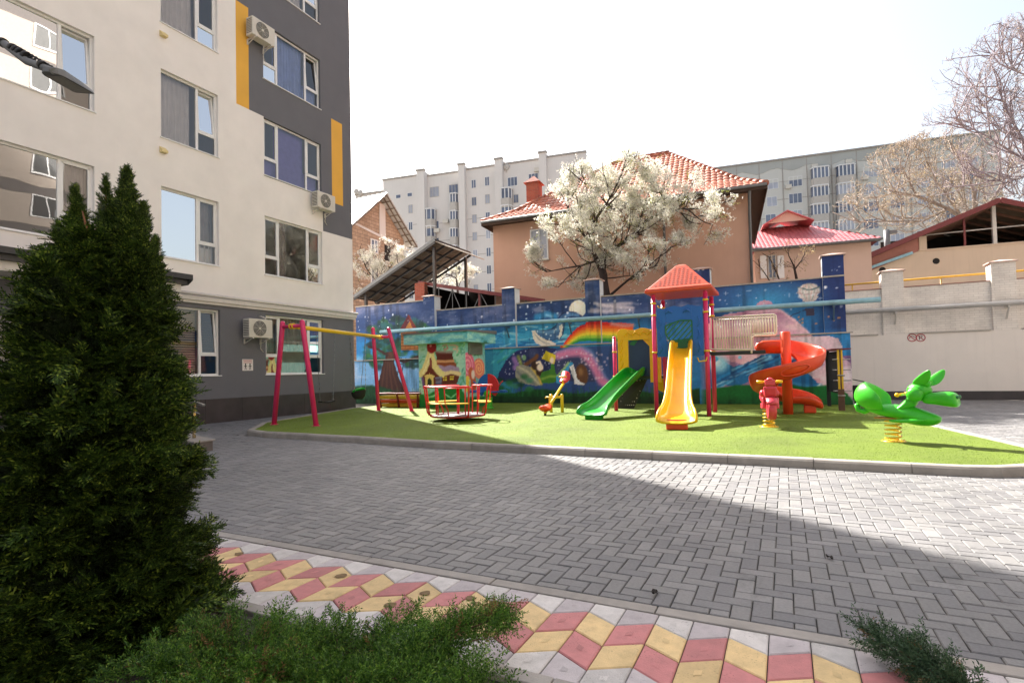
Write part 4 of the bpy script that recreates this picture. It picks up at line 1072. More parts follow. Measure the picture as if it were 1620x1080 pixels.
m.build('brick_panel', M['white_brick'], bw)
for u0, u1 in WP:
    m = MB(); m.box(u0, u1, 0.0, .5, 2.282, 4.50); p = m.build('pillar', M['white_brick'], bw)
    m = MB(); cx, hw, tp = (u0 + u1) / 2, (u1 - u0) / 2 + .06, 4.50
    m.add([(cx - hw, -.06, tp), (cx + hw, -.06, tp), (cx + hw, .56, tp), (cx - hw, .56, tp), (cx - hw, -.06, tp + .03), (cx + hw, -.06, tp + .03), (cx + hw, .56, tp + .03), (cx - hw, .56, tp + .03), (cx, .25, tp + .12)],
          [(3, 2, 1, 0), (0, 1, 5, 4), (1, 2, 6, 5), (2, 3, 7, 6), (3, 0, 4, 7), (4, 5, 8), (5, 6, 8), (6, 7, 8), (7, 4, 8)])
    m.build('pillar_cap', M['cap'], p)
M['red_trim'] = mat('red brown trim', (150, 98, 90), .6, var=.1)
m = MB()
for i in range(0, len(e), 2): m.box(e[i], e[i + 1], .08, .38, 3.92, 3.945)
m.build('coping', M['red_trim'], bw)
m = MB(); m.box(-.45, 3.0, -.05, .108, 2.285, 2.315); m.box(3.9, 6.1, -.05, .108, 2.285, 2.315); m.box(6.9, 9.3, -.05, .108, 2.285, 2.315); m.build('ledge', M['ledge'], bw)
M['pipe_white'] = mat('off white painted pipe', (196, 190, 184), .5, var=.08, dirt=.3)
t = thing('gas_pipe', 'thick off-white pipe on brackets running along the white brick wall', 'pipe', (0, WBR, 3.14))
m = MB(); m.tube([(1.0, -.22, .0), (16, -.22, -.02)], .085, 12); m.build('pipe', M['pipe_white'], t)
for x in (3.5, 6.5, 9.7, 12.9):
    m = MB(); m.box(x - .03, x + .03, -.32, -.01, -.14, -.09); m.bar((x, -.28, -.12), (x, -.01, -.5), .04, .04); m.build('bracket', M['pipe_white'], t)
M['pipe_yellow'] = mat('yellow gas pipe', (206, 160, 52), .45, var=.1)
t = thing('gas_pipe', 'thin yellow gas pipe running just behind the white brick wall top', 'pipe', (0, WBR, 4.1))
m = MB(); m.tube([(-1.5, .75, .14), (16, .75, .18)], .035, 10); m.build('pipe', M['pipe_yellow'], t)
for x in (-.5, 2.35, 5.0, 8.2): 
    m = MB(); m.tube([(x, .75, .15), (x, .75, -.5), (x, .40, -.5)], .022, 8); m.build('bracket', M['pipe_yellow'], t)
# two red no-parking marks stencilled on the wall
def ring_pts(cx, cz, r, n=24): return [(cx + math.cos(2 * PI * i / n) * r, -.006, cz + math.sin(2 * PI * i / n) * r) for i in range(n)]
M['mark_red'] = mat('stencil red', (186, 70, 78), .6, var=.1); M['mark_dark'] = mat('stencil dark', (110, 90, 96), .6, var=.1)
for k, (px, lb) in enumerate(((1443, 'red stencilled no-car circle on the white wall'), (1456.5, 'red stencilled no-parking circle with letter P on the white wall'))):
    a, _, z = onb(px, 534, WBR); t = thing('no_parking_sign', lb, 'sign', (a, WBR, z))
    m = MB(); m.tube(ring_pts(0, 0, .125), .014, 5, closed=True); m.tube([(-.085, -.006, .085), (.085, -.006, -.085)], .012, 5); m.build('circle', M['mark_red'], t)
    m = MB()
    if k: m.tube([(-.035, -.005, -.07), (-.035, -.005, .07), (.02, -.005, .07), (.045, -.005, .04), (.02, -.005, .005), (-.035, -.005, .005)], .012, 5); m.build('letter', M['mark_dark'], t)
    else: m.tube([(-.09, -.005, -.02), (-.07, -.005, .01), (-.04, -.005, .02), (-.02, -.005, .05), (.03, -.005, .05), (.05, -.005, .02), (.09, -.005, .01), (.09, -.005, -.02)], .01, 5); m.build('car_symbol', M['mark_dark'], t)
# ---- painted kiosk
KB = 15.7
k0 = onb(663, 600, KB); k1 = onb(737, 600, KB); KA0, KA1 = k0[0], k1[0]
kb1 = ona(768, 600, KA1)[1]; kt = onb(737, 541, KB)[2]
cvk = Canvas(KA0 - .1, KA1 + .1, 0, 3.6, .02, lambda x, y: (lambda q: (q[0], q[2]))(onb(x, y, KB)))
def bush(cv_, seed, us, n=130):
    rr = np.random.default_rng(seed)
    cv_.C[:] = (150, 204, 192); nn = cv_.noise(1.2, 4, seed); cv_.blend(np.clip((nn - .5) * 5, 0, 1) * .7, (190, 222, 200)); cv_.blend(np.clip((.47 - nn) * 6, 0, 1) * .7, (96, 176, 190))
    for k in range(n):
        u, z = rr.uniform(*us), rr.uniform(.2, 2.7); cv_.ell((u, z), (.10, .035), [(70, 160, 110), (110, 180, 120), (60, 140, 130)][k % 3], .3, .6, rr.uniform(0, 3))
bush(cvk, 21, (KA0, KA1))
def K(*pp): return cvk.pts(pp, (560, 470), 5.4)
for pts_, w, c in ((((760, 415), (790, 405), (800, 440), (775, 450), (768, 432)), .05, (206, 120, 120)), (((820, 410), (860, 410), (885, 425), (870, 450), (850, 440)), .06, (226, 170, 160)), (((850, 440), (890, 450), (880, 470)), .05, (226, 190, 180))): cvk.stroke(K(*pts_), w, c, .03, .8)
cvk.blend(cvk.poly(K((695, 470), (840, 475), (850, 540), (880, 600), (905, 640), (900, 660), (740, 660), (715, 560))), (96, 42, 36))
cvk.blend(cvk.poly(K((750, 655), (905, 655), (895, 690), (872, 775), (738, 775))), (104, 48, 40))
cvk.stroke(K((710, 548), (780, 552), (848, 546)), .10, (206, 150, 110), .04); cvk.stroke(K((712, 575), (770, 580), (860, 575)), .12, (150, 76, 46), .05)
cvk.stroke(K((725, 600), (770, 620), (820, 605), (880, 620)), .20, (166, 140, 178), .05); cvk.stroke(K((735, 640), (780, 655), (830, 640), (900, 655)), .14, (232, 206, 160), .04)
cvk.stroke(K((700, 465), (760, 470), (838, 470)), .09, (150, 120, 120), .04, .7)
cvk.blend(cvk.poly(K((584, 640), (615, 560), (650, 480), (675, 560), (715, 640), (735, 680), (738, 775), (590, 775), (580, 700))), (106, 48, 38))
cvk.stroke(K((572, 655), (600, 620), (632, 540), (655, 450), (668, 520), (690, 590), (720, 630), (752, 660)), .24, (232, 216, 150), .03); cvk.stroke(K((590, 650), (640, 540), (655, 470)), .05, (250, 240, 196), .04, .8)
cvk.blend(cvk.poly(K((640, 600), (648, 520), (660, 520), (670, 600))), (140, 74, 66))
cvk.blend(cvk.poly(K((610, 775), (612, 690), (600, 670), (640, 660), (645, 645), (655, 660), (690, 672), (678, 690), (680, 775))), (224, 196, 120)); cvk.blend(cvk.poly(K((624, 775), (626, 705), (645, 690), (662, 705), (664, 775))), (70, 74, 44)); cvk.ell(K((645, 735))[0], (.08, .16), (40, 46, 40), .3, .8)
for x0, x1, ya, yb in ((762, 790, 678, 712), (822, 852, 672, 706)):
    cvk.blend(cvk.poly(K((x0, ya), (x1, ya), (x1, yb), (x0, yb))), (232, 206, 70)); cvk.stroke(K(((x0 + x1) / 2, ya), ((x0 + x1) / 2, yb)), .025, (110, 60, 40)); cvk.stroke(K((x0, (ya + yb) / 2), (x1, (ya + yb) / 2)), .025, (110, 60, 40))
cvk.ell(K((662, 425))[0], (.20, .22), (134, 28, 36), .04); cvk.ell(K((654, 415))[0], (.05, .06), (206, 130, 130), .4); cvk.stroke(K((640, 452), (665, 462), (690, 455)), .08, (150, 30, 34), .04)
for k in range(5): cvk.stroke(K((700 + k * 2, 690 + k * 18), (748 - k * 2, 684 + k * 18)), .06, [(120, 120, 160), (90, 86, 130)][k % 2], .03)
cvk.stroke(K((586, 690), (596, 770)), .10, (110, 80, 140), .05)
zg = np.interp(cvk.U, [q[0] for q in K((550, 830), (640, 830), (740, 770), (830, 745), (910, 765), (945, 830))], [q[1] for q in K((550, 830), (640, 830), (740, 770), (830, 745), (910, 765), (945, 830))])
cvk.blend(np.clip((zg - cvk.Z) / .05 + .5, 0, 1), (30, 122, 52)); cvk.blend(np.clip((zg - .35 - cvk.Z) / .3, 0, 1), (24, 92, 44))
cvk.stroke(K((590, 800), (610, 850), (640, 855), (680, 845), (720, 810)), .06, (140, 210, 150), .03); cvk.stroke(K((780, 830), (830, 860), (880, 820)), .05, (140, 210, 150), .03)
cvs = Canvas(KB - .1, kb1 + .1, 0, 3.6, .02, lambda x, y: (lambda q: (q[1], q[2]))(ona(x, y, KA1)))
bush(cvs, 33, (KB, kb1), 60)
def KS(*pp): return cvs.pts(pp, (560, 470), 5.4)
for c, r, c1, c2 in ((KS((1068, 608))[0], (.40, .36), (226, 130, 110), (246, 190, 130)), (KS((974, 585))[0], (.45, .46), (214, 108, 140), (240, 170, 180))):
    cvs.ell(c, r, c1, .03)
    cvs.stroke([(c[0] + math.cos(q * .5) * r[0] * .8 * q / 30, c[1] + math.sin(q * .5) * r[1] * .8 * q / 30) for q in range(31)], .05, c2, .03, .9)
cvs.stroke(KS((1000, 640), (1018, 700), (1020, 780)), .34, (190, 92, 60), .06); cvs.ell(KS((1018, 660))[0], (.12, .16), (236, 220, 206), .06)
cvs.stroke(KS((970, 700), (965, 780)), .25, (226, 200, 80), .06); cvs.blend(np.clip((.5 - cvs.Z) / .1, 0, 1), (30, 112, 60))
kk = thing('transformer_kiosk', 'small mint green utility kiosk painted with a gingerbread house and lollipops', 'kiosk', (KA0, KB, 0.0))
painted('front_wall', [(lambda u, z: (u - KA0, 0, z), KA0, KA1, 0, kt, None)], cvk, M['paint'], kk, 1.15)
painted('side_wall', [(lambda u, z: (KA1 - KA0, u - KB, z), KB, kb1, 0, kt, None)], cvs, M['paint'], kk, 1.15)
M['mint'] = mat('mint render', (140, 190, 184), .8, var=.1)
m = MB(); D = kb1 - KB; Wk = KA1 - KA0
m.add([(0, 0, 0), (0, D, 0), (0, D, kt), (0, 0, kt)], [(0, 1, 2, 3)]); m.add([(0, D, 0), (Wk, D, 0), (Wk, D, kt), (0, D, kt)], [(3, 2, 1, 0)]); m.build('rear_wall', M['mint'], kk)
rc = Canvas(-.6, Wk + .8, 0, 1, .02, lambda x, y: (x, y)); rc.C[:] = (96, 174, 190); nn = rc.noise(2, 4, 4); rc.blend(np.clip((nn - .5) * 5, 0, 1), (150, 206, 200)); rc.blend(np.clip((.42 - nn) * 8, 0, 1), (50, 120, 110))
zr = .34
rf = painted('roof', [(lambda u, z: (u, -.32, kt + z * zr), -.40, Wk + .28, 0, 1, None), (lambda u, z: (Wk + .28, u, kt + z * zr), -.32, D + .3, 0, 1, None)], rc, M['paint'], kk, 1.15)
m = MB(); m.box(-.40, Wk + .279, -.319, D + .3, kt + .001, kt + zr - .001); m.build('roof_slab', M['mint'], rf)
m = MB(); m.add([(-.44, -.36, kt + zr), (Wk + .32, -.36, kt + zr), (Wk + .32, D + .34, kt + zr), (-.44, D + .34, kt + zr), (-.44, -.36, kt + zr + .05), (Wk + .32, -.36, kt + zr + .05), (Wk + .32, D + .34, kt + zr + .12), (-.44, D + .34, kt + zr + .12)], [(3, 2, 1, 0), (4, 5, 6, 7), (0, 1, 5, 4), (1, 2, 6, 5), (2, 3, 7, 6), (3, 0, 4, 7)])
m.build('roof_edge', M['grey_metal'], rf)
v0, v1 = ona(739, 541, KA1), ona(761, 561, KA1)
m = MB(); y0, y1, z0, z1 = v0[1] - KB + .05, v1[1] - KB, v1[2], kt - .03
m.box(Wk + .002, Wk + .012, y0, y1, z0, z1)
v = m.build('louvre', M['black'], kk); m = MB()
for k in range(9):
    zz = z0 + (z1 - z0) * (k + .5) / 9; m.add([(Wk + .014, y0, zz + .05), (Wk + .014, y1, zz + .05), (Wk + .06, y1, zz - .02), (Wk + .06, y0, zz - .02)], [(0, 1, 2, 3)])
for yy in (y0, y1 - .04): m.box(Wk + .012, Wk + .07, yy, yy + .04, z0, z1)
M['louvre'] = mat('grey louvre', (120, 128, 118), .5, var=.1); m.build('slats', M['louvre'], v, fix=False)
# ------------------------------------------------------------------ playground
TZ = 0.10
def plastic(name, c, rough=.32, fade=.08): return mat(name, c, rough, var=fade, scale=2.2, bump=.08, bscale=50, coat=.08, spec=.4, dirt=.3, streak=.10)
M['magenta'] = plastic('magenta painted steel', (214, 50, 104)); M['p_yellow'] = plastic('yellow moulded plastic', (240, 184, 8)); M['p_green'] = plastic('green moulded plastic', (14, 150, 34))
M['p_orange'] = plastic('orange moulded plastic', (224, 74, 36)); M['p_red'] = plastic('red moulded plastic', (196, 44, 50)); M['p_blue'] = plastic('blue moulded plastic', (34, 96, 176)); M['p_lime'] = plastic('bright green moulded plastic', (62, 178, 40))
M['p_dgreen'] = plastic('dark green plastic', (30, 104, 60)); M['red_steel'] = plastic('red painted steel', (204, 36, 38)); M['yellow_steel'] = plastic('yellow painted steel', (226, 186, 44)); M['cream_steel'] = plastic('cream painted steel', (226, 212, 190))
M['p_pink'] = plastic('faded pinkish red plastic', (206, 62, 78)); M['p_navy'] = plastic('navy board', (38, 58, 92)); M['chain'] = mat('galvanised chain', (128, 128, 126), .35, metal=.8, var=.15)
M['orange_roof'] = plastic('faded orange roof plastic', (210, 80, 46), .45)

# ---- swing set
fl, fr_ = gz(437, 671, TZ), gz(497, 674, TZ); bn = (fl[1] + fr_[1]) / 2
tl, tr = onb(447, 511, bn), onb(478, 509, bn)
gl_, gr_ = gz(615, 647.5, TZ), gz(635.5, 652, TZ); bf = (gl_[1] + gr_[1]) / 2
ul, ur = onb(590, 520, bf), onb(614.5, 520, bf)
so_ = Vector(((fl[0] + gr_[0]) / 2, (bn + bf) / 2, TZ))
t = thing('swing_set', 'magenta A-frame swing set with a yellow top beam', 'swing set', tuple(so_))
def rel(p, o=so_): return Vector(p) - Vector(o)
for p, q in (((fl[0], bn, TZ), tl), ((fr_[0], bn, TZ), tr), ((gl_[0], bf, TZ), ul), ((gr_[0], bf, TZ), ur)):
    m = MB(); p, q = rel(p), rel(q); d = (q - p).normalized(); m.tube([p, q, q + d * .02, q + d * .05], [.062, .062, .058, .03], 14); m.tube([p - Vector((0, 0, .0)), p + Vector((0, 0, .012))], .10, 12); m.build('leg', M['magenta'], t)
cn, cf = (Vector(tl) + Vector(tr)) / 2, (Vector(ul) + Vector(ur)) / 2
cn.z = cf.z = min(tl[2], ul[2]) - .10
for (p, q, c) in ((tl, tr, cn), (ul, ur, cf)):
    m = MB(); m.tube([rel((p[0], c[1], c.z)), rel((q[0], c[1], c.z))], .045, 12); m.build('cross_tube', M['magenta'], t)
    m = MB()
    for k in (-.05, .05): m.tube([rel((c.x + k - .012, c.y, c.z)), rel((c.x + k + .012, c.y, c.z))], .075, 12)
    m.build('clamp', M['yellow_steel'], t)
m = MB(); bm0, bm1 = rel(cn), rel(cf); m.tube([bm0, bm1], .055, 14); m.build('top_beam', M['yellow_steel'], t)
def beam_at(px):                                            # where the beam crosses a column of the photo
    lo_, hi = 0.0, 1.0
    for _ in range(40):
        mid_ = (lo_ + hi) / 2; c = cn + (cf - cn) * mid_; w_ = W(c.x, c.y, c.z) - Vector((0, 0, CH))
        x = 810 + F * (w_.dot(_R) / w_.dot(_f))
        if x < px: lo_ = mid_
        else: hi = mid_
    return cn + (cf - cn) * lo_
def chain(m, p, q, n=26):
    p, q = Vector(p), Vector(q)
    for k in range(n):
        c0, c1 = p + (q - p) * (k / n), p + (q - p) * ((k + .92) / n); m.bar(c0, c1, .016 if k % 2 else .006, .006 if k % 2 else .016)
h0, h1 = beam_at(500), beam_at(530); st = (h0 + h1) / 2; sz = 0.62
t = thing('swing', 'flat black swing seat hanging on chains from the swing beam', 'swing', (st.x, st.y, sz))
off = Vector((st.x, st.y, sz)); dv = (h1 - h0).normalized() * .24
m = MB(); m.loft([[Vector((-.075, -.24 + .48 * f, -.03 * math.sin(PI * f))), Vector((.075, -.24 + .48 * f, -.03 * math.sin(PI * f))), Vector((.075, -.24 + .48 * f, -.035 - .03 * math.sin(PI * f))), Vector((-.075, -.24 + .48 * f, -.035 - .03 * math.sin(PI * f)))] for f in (0, .1, .3, .5, .7, .9, 1)], 0, False); m.build('seat', M['black_rubber'], t, bevel=.006)
for h, s in ((h0, -1), (h1, 1)):
    m = MB(); chain(m, Vector(h) - off - Vector((0, 0, .05)), Vector((0, s * .235, 0))); m.build('chain', M['chain'], t)
h0, h1 = beam_at(553), beam_at(578); st = (h0 + h1) / 2; off = Vector((st.x, st.y, .72))
t = thing('swing', 'green bucket swing seat for toddlers hanging on chains near the far A-frame', 'swing', tuple(off))
rings = []
for z, r in ((-.16, .04), (-.15, .13), (-.06, .20), (.06, .225), (.075, .235), (.06, .21), (-.05, .185), (-.12, .12), (-.13, .03)):
    rings.append([Vector((math.cos(2 * PI * j / 20) * r * .95, math.sin(2 * PI * j / 20) * r, z + (.05 * math.cos(2 * PI * j / 20) if z > 0 else 0))) for j in range(20)])
m = MB(); m.loft(rings); m.build('seat', M['black_rubber'], t)
m = MB(); m.ell((-.02, 0, .06), (.16, .20, .12), 18, 10); m.tube([(.0, -.24, .08), (.1, -.14, .15), (.14, 0, .17), (.1, .14, .15), (0, .24, .08)], .035, 10); m.build('backrest', M['p_green'], t)
for h, s in ((h0, -1), (h1, 1)):
    m = MB(); top_ = Vector(h) - off - Vector((0, 0, .05)); chain(m, top_, Vector((.08, s * .22, .08)), 22); chain(m, top_, Vector((-.1, s * .2, .08)), 22); m.build('chain', M['chain'], t)

# ---- merry-go-round
cx, cy, _ = gz(725, 664, TZ)
t = thing('merry_go_round', 'red tube merry-go-round with three yellow bench segments and grey deck', 'merry-go-round', (cx, cy + .0, TZ), rz=.15)
m = MB(); m.lathe([(.30, 0), (.30, .015), (.09, .03), (.08, .09), (.12, .10), (.12, .115)], n=20); m.build('pedestal', M['dark_metal'], t)
M['deck_grey'] = mat('chequer deck', (128, 112, 114), .5, var=.15, scale=8, bump=.4, bscale=120)
m = MB(); m.lathe([(.0, .115), (.66, .115), (.68, .125), (.68, .145), (.66, .152), (0, .152)], n=40); m.build('deck', M['deck_grey'], t)
m = MB(); m.tube([(.655 * math.cos(2 * PI * i / 40), .655 * math.sin(2 * PI * i / 40), .115) for i in range(40)], .022, 8, closed=True); m.build('rim', M['red_steel'], t)
m = MB(); m.tube([(0, 0, .15), (0, 0, .80)], .032, 12); m.lathe([(.0, .80), (.36, .80), (.37, .81), (.36, .825), (0, .83)], n=28); m.build('steering_post', M['red_steel'], t)
for s in range(3):
    a0 = math.radians(-128 + 120 * s); a1 = a0 + math.radians(80)
    def pc(an, r, z): return (r * math.cos(an), r * math.sin(an), z)
    m = MB(); n = 12; R1, R0 = .88, .58
    top_ = [pc(a0 + (a1 - a0) * k / n, R1, .86) for k in range(n + 1)]
    loop = [pc(a0, .62, .125), pc(a0, .76, .14), pc(a0, .80, .22), pc(a0, .86, .78)] + top_ + [pc(a1, .86, .78), pc(a1, .80, .22), pc(a1, .76, .14), pc(a1, .62, .125)]
    m.tube(loop, .021, 9)
    m.tube([pc(a0, .87, .86), pc(a0, R0 + .03, .86)] + [pc(a0 + (a1 - a0) * k / n, R0, .86) for k in range(n + 1)] + [pc(a1, R0 + .03, .86), pc(a1, .87, .86)], .018, 8)
    m.tube([pc(a0, R0, .86), pc(a0, .56, .14)], .018, 8); m.tube([pc(a1, R0, .86), pc(a1, .56, .14)], .018, 8)
    am = (a0 + a1) / 2; m.tube([pc(am, .80, .44), pc(am, .66, .28), pc(am, .62, .13)], .016, 8); m.tube([pc(am, .87, .86), pc(am, .82, .45)], .016, 8)
    m.build('rail', M['red_steel'], t)
    m = MB(); rings = []
    for k in range(n + 1):
        an = a0 + (a1 - a0) * k / n; rings.append([pc(an, .55, .44), pc(an, .85, .44), pc(an, .85, .465), pc(an, .55, .465)])
    m.loft(rings, 0, False); m.build('bench', M['yellow_steel'], t, bevel=.005)

# ---- seesaw
lo_, hi = gz(861, 657, TZ), (-5.9, 15.3, 0)
cx, cy = lo_[0] - .05, lo_[1] + 1.02
t = thing('seesaw', 'small yellow seesaw with red moulded seats tilted toward the camera', 'seesaw', (cx, cy, TZ))
for s in (-1, 1):
    m = MB(); m.tube([(s * .17, 0, 0), (s * .17, 0, .50), (s * .17, 0, .53)], [.045, .045, .02], 12); m.build('post', M['yellow_steel'], t)
m = MB(); m.tube([(-.17, 0, .44), (.17, 0, .44)], .035, 12); m.build('axle', M['yellow_steel'], t)
d = Vector((-.04, 1.0, .47)).normalized(); c = Vector((0, 0, .50)); p0, p1 = c - d * 1.02, c + d * 1.02
m = MB(); m.tube([p0, p1], .042, 12); m.build('beam', M['yellow_steel'], t)
for p, s in ((p0, 1), (p1, -1)):
    q = p + d * s * .14
    m = MB(); rings = []
    for f, w_, h_ in ((-.22, .06, .02), (-.18, .14, .10), (-.05, .16, .06), (.12, .14, .05), (.20, .08, .04)):
        b = q + d * f * s; u = Vector((0, -d.z, d.y)); rings.append([b + Vector((math.cos(2 * PI * j / 12) * w_, 0, 0)) + u * (math.sin(2 * PI * j / 12) * h_ + .05 + (.10 if f < -.15 else 0)) for j in range(12)])
    m.loft(rings); m.build('seat', M['p_orange'] if s == 1 else M['p_red'], t)
    hb = q + d * s * .24 + Vector((0, 0, .05)); m = MB(); m.tube([hb + Vector((-.12, 0, .16)), hb + Vector((-.10, 0, .19)), hb + Vector((.10, 0, .19)), hb + Vector((.12, 0, .16))], .018, 8); m.tube([hb, hb + Vector((0, 0, .19))], .02, 8); m.build('handle', M['yellow_steel'], t)
m = MB(); m.tube([p0 + Vector((0, 0, -.02)), (p0.x, p0.y, 0.0)], .035, 8); m.build('stop', M['black_rubber'], t)

# ---- play tower
P1, P2 = gz(1039, 657, TZ), gz(1122, 658, TZ)
PB = 14.0; PBk = 15.25; PAl, PAr = onb(1039, 655, PB)[0], onb(1122, 656, PB)[0]; PL = onb(975, 650, PBk)[0]
t = thing('play_tower', 'magenta play tower with orange pyramid roof, blue panel and yellow clamps', 'play tower', (PAl, PB, TZ))
TW = PAr - PAl; TD = PBk - PB; zt_ = onb(1031, 470, PB)[2] - TZ; dk = onb(1080, 556, PB)[2] - TZ; zl = PL - PAl
zlow = onb(975, 535, PBk)[2] - TZ; dlow = onb(990, 595, PBk)[2] - TZ
for (x, y, z) in ((0, 0, zt_), (TW, 0, zt_), (0, TD, zt_), (TW, TD, zt_), (zl, 0 + TD, zlow), (zl, TD + 1.25, zlow), (0, TD + 1.25, zlow - .2)):
    m = MB(); m.tube([(x, y, 0), (x, y, z)], .055, 14)
    p = m.build('post', M['magenta'], t)
    m = MB(); cl = ((dk - .0, dk + .95, dk + 1.25) if z == zt_ else (dlow, dlow + .7))
    for c in cl: m.tube([(x, y, c - .022), (x, y, c + .022)], .07, 14)
    m.build('clamp', M['yellow_steel'], p)
    m = MB(); m.lathe([(.057, 0), (.055, .03), (.03, .055), (.0, .06)], (x, y, z), 14); m.build('post_cap', M['magenta'], p)
# roof: moulded pyramid with a turned-down brim and a pattern of slots
ze = onb(1020, 459, PB - .1)[2] - TZ; za = onb(1071, 420, PB + TD / 2)[2] - TZ; ov = .17; cxr, cyr = TW / 2, TD / 2
e = [(-ov, -ov), (TW + ov, -ov), (TW + ov, TD + ov), (-ov, TD + ov)]
m = MB(); rr = lambda k, z, s=1: [Vector((cxr + (x - cxr) * k, cyr + (y - cyr) * k, z)) for x, y in e]
m.loft([rr(.97, ze - .10), rr(1.02, ze - .09), rr(1.0, ze), rr(.93, ze + .03), rr(.18, za - .04), rr(.08, za), rr(.02, za + .01)], 0, False)
rf = m.build('roof', M['orange_roof'], t, bevel=.02)
m = MB()
M['slot'] = mat('roof slot', (150, 58, 40), .6)
for f in range(4):
    m = MB(); ctr = Vector((cxr, cyr, 0)); cor = lambda k, z, i_: Vector((cxr + (e[i_ % 4][0] - cxr) * k, cyr + (e[i_ % 4][1] - cyr) * k, z))
    p, q = cor(.93, ze + .03, f), cor(.93, ze + .03, f + 1); p2_, q2_ = cor(.18, za - .04, f), cor(.18, za - .04, f + 1); nn = (q - p).cross(p2_ - p).normalized()
    if nn.z < 0: nn = -nn
    lu = (q - p).normalized(); up_ = ((p2_ + q2_) / 2 - (p + q) / 2).normalized(); Ls = ((p2_ + q2_) / 2 - (p + q) / 2).length
    for r_i in range(9):
        v = .10 + r_i * .095; a_, b_ = p + (p2_ - p) * v, q + (q2_ - q) * v; wd = (b_ - a_).length; n_ = max(1, int(wd * .86 / .105))
        for k in range(n_):
            c = (a_ + b_) / 2 + lu * (k - (n_ - 1) / 2 + (.25 if r_i % 2 else -.25)) * .105
            m.add([c + nn * .005 + lu * .037 * math.cos(2 * PI * j / 10) + up_ * .021 * math.sin(2 * PI * j / 10) for j in range(10)], [tuple(range(10))])
    m.build('slot_pattern', M['slot'], rf, fix=False)
M['deck_dark'] = mat('dark perforated deck', (40, 40, 44), .6, var=.2)
m = MB(); m.box(-.02, TW + .02, -.02, TD + .02, dk - .06, dk); m.build('deck', M['deck_dark'], t, bevel=.006)
m = MB(); m.box(zl, -.0, TD - .02, TD + 1.25, dlow - .06, dlow); m.build('lower_deck', M['deck_dark'], t, bevel=.006)
# blue front panel with an arched top, a pointed lattice window and the slide opening
m = MB(); z0, z1 = dk - .12, onb(1080, 484, PB)[2] - TZ
c = TW / 2; wv_ = []
outer_ = [(.07, z0), (.07, z1 - .06), (.14, z1 - .01), (.25, z1 - .05), (c - .12, z1 + .02), (c + .05, z1 - .02), (c + .22, z1 + .03), (TW - .2, z1 - .02), (TW - .07, z1 - .03), (TW - .07, z0)]
hole = [(c - .33, z0 + .62), (c - .33, z0 + .42), (c - .20, z0 + .30), (c - .20, z0), (c + .20, z0), (c + .20, z0 + .30), (c + .30, z0 + .42), (c + .28, z0 + .85), (c + .02, z0 + .85)]
def plate(m, poly, y0, y1, mi=0): m.prism(poly, 'y', y0, y1, mi)
plate(m, [outer_[0], outer_[1], outer_[2], outer_[3], (c - .33, z1 - .02), (c - .33, z0)], -.03, .03)
plate(m, [(c + .30, z0), (c + .30, z1 - .001), outer_[6], outer_[7], outer_[8], outer_[9]], -.031, .031)
plate(m, [(c - .33, z0 + .86), (c - .33, z1 - .02), outer_[4], outer_[5], outer_[6], (c + .30, z1 - .001), (c + .30, z0 + .86)], -.029, .029)
plate(m, [(c - .33, z0), (c - .33, z0 + .42), (c - .30, z0 + .40), (c - .28, z0)], -.029, .029); plate(m, [(c + .30, z0), (c + .30, z0 + .42), (c + .28, z0 + .40), (c + .26, z0)], -.029, .029)
for k in range(3):
    for s in (.12, TW - .2):
        m.tube([(s, -.03, z0 + .1 + k * .32), (s + .06, -.04, z0 + .2 + k * .32), (s + .02, -.03, z0 + .34 + k * .32)], .025, 8)
for s in (.3, c + .1): m.tube([(s, -.03, z1 - .16), (s + .08, -.045, z1 - .09), (s + .16, -.03, z1 - .15)], .03, 8)
m.build('front_panel', M['p_blue'], t, bevel=.012)
m = MB()                                                    # lattice board in the window
fr = [(c - .34, z0 + .78), (c - .34, z0 + .58), (c - .24, z0 + .40), (c - .22, z0 + .22), (c + .24, z0 + .22), (c + .30, z0 + .42), (c + .30, z0 + .88), (c + .02, z0 + .90)]
for k in range(len(fr)): (x0, y0), (x1, y1) = fr[k], fr[(k + 1) % len(fr)]; m.bar((x0, -.02, y0), (x1, -.02, y1), .03, .06, up=(0, 1, 0))
for k in range(-3, 5):
    x0 = c - .36 + k * .13; p, q = (x0, z0 + .36), (x0 + .5, z0 + .90)
    cand = [(p[0] + (q[0] - p[0]) * f, p[1] + (q[1] - p[1]) * f) for f in np.linspace(0, 1, 41)]; ins = [v for v in cand if inside(v, fr)]
    if len(ins) > 3: m.bar((ins[0][0], -.02, ins[0][1]), (ins[-1][0], -.02, ins[-1][1]), .025, .05, up=(0, 1, 0))
plate(m, [(c - .235, z0 + .23), (c - .245, z0 + .42), (c + .26, z0 + .44), (c + .235, z0 + .23)], -.012, .012)
m.build('lattice', M['p_dgreen'], t)
# yellow panel over the green slide, navy board in its opening
m = MB(); x0, x1 = zl + .10, -.10; zz0, zz1 = dlow - .18, onb(1000, 521, PBk)[2] - TZ; y = TD; cxp = (x0 + x1) / 2
xs_ = np.linspace(x0, x1, 13); topc = [(float(x), zz1 + .03 * math.sin(k * 1.1) - (.05 if k in (0, 12) else 0)) for k, x in enumerate(xs_)]
plate(m, [(x0, zz0 + .2), (x0, topc[0][1])] + topc[1:4] + [(float(xs_[3]), zz0 + .2)], y - .03, y + .03); plate(m, [(float(xs_[9]), zz0)] + topc[9:] + [(x1, zz0)], y - .031, y + .031)
plate(m, [(float(xs_[3]), zz1 - .30)] + topc[3:10] + [(float(xs_[9]), zz1 - .30)], y - .029, y + .029)
for k in range(4): m.tube([(x0 + .06, y - .03, zz0 + .4 + k * .22), (x0 + .14, y - .045, zz0 + .52 + k * .22), (x0 + .1, y - .03, zz0 + .62 + k * .22)], .022, 8)
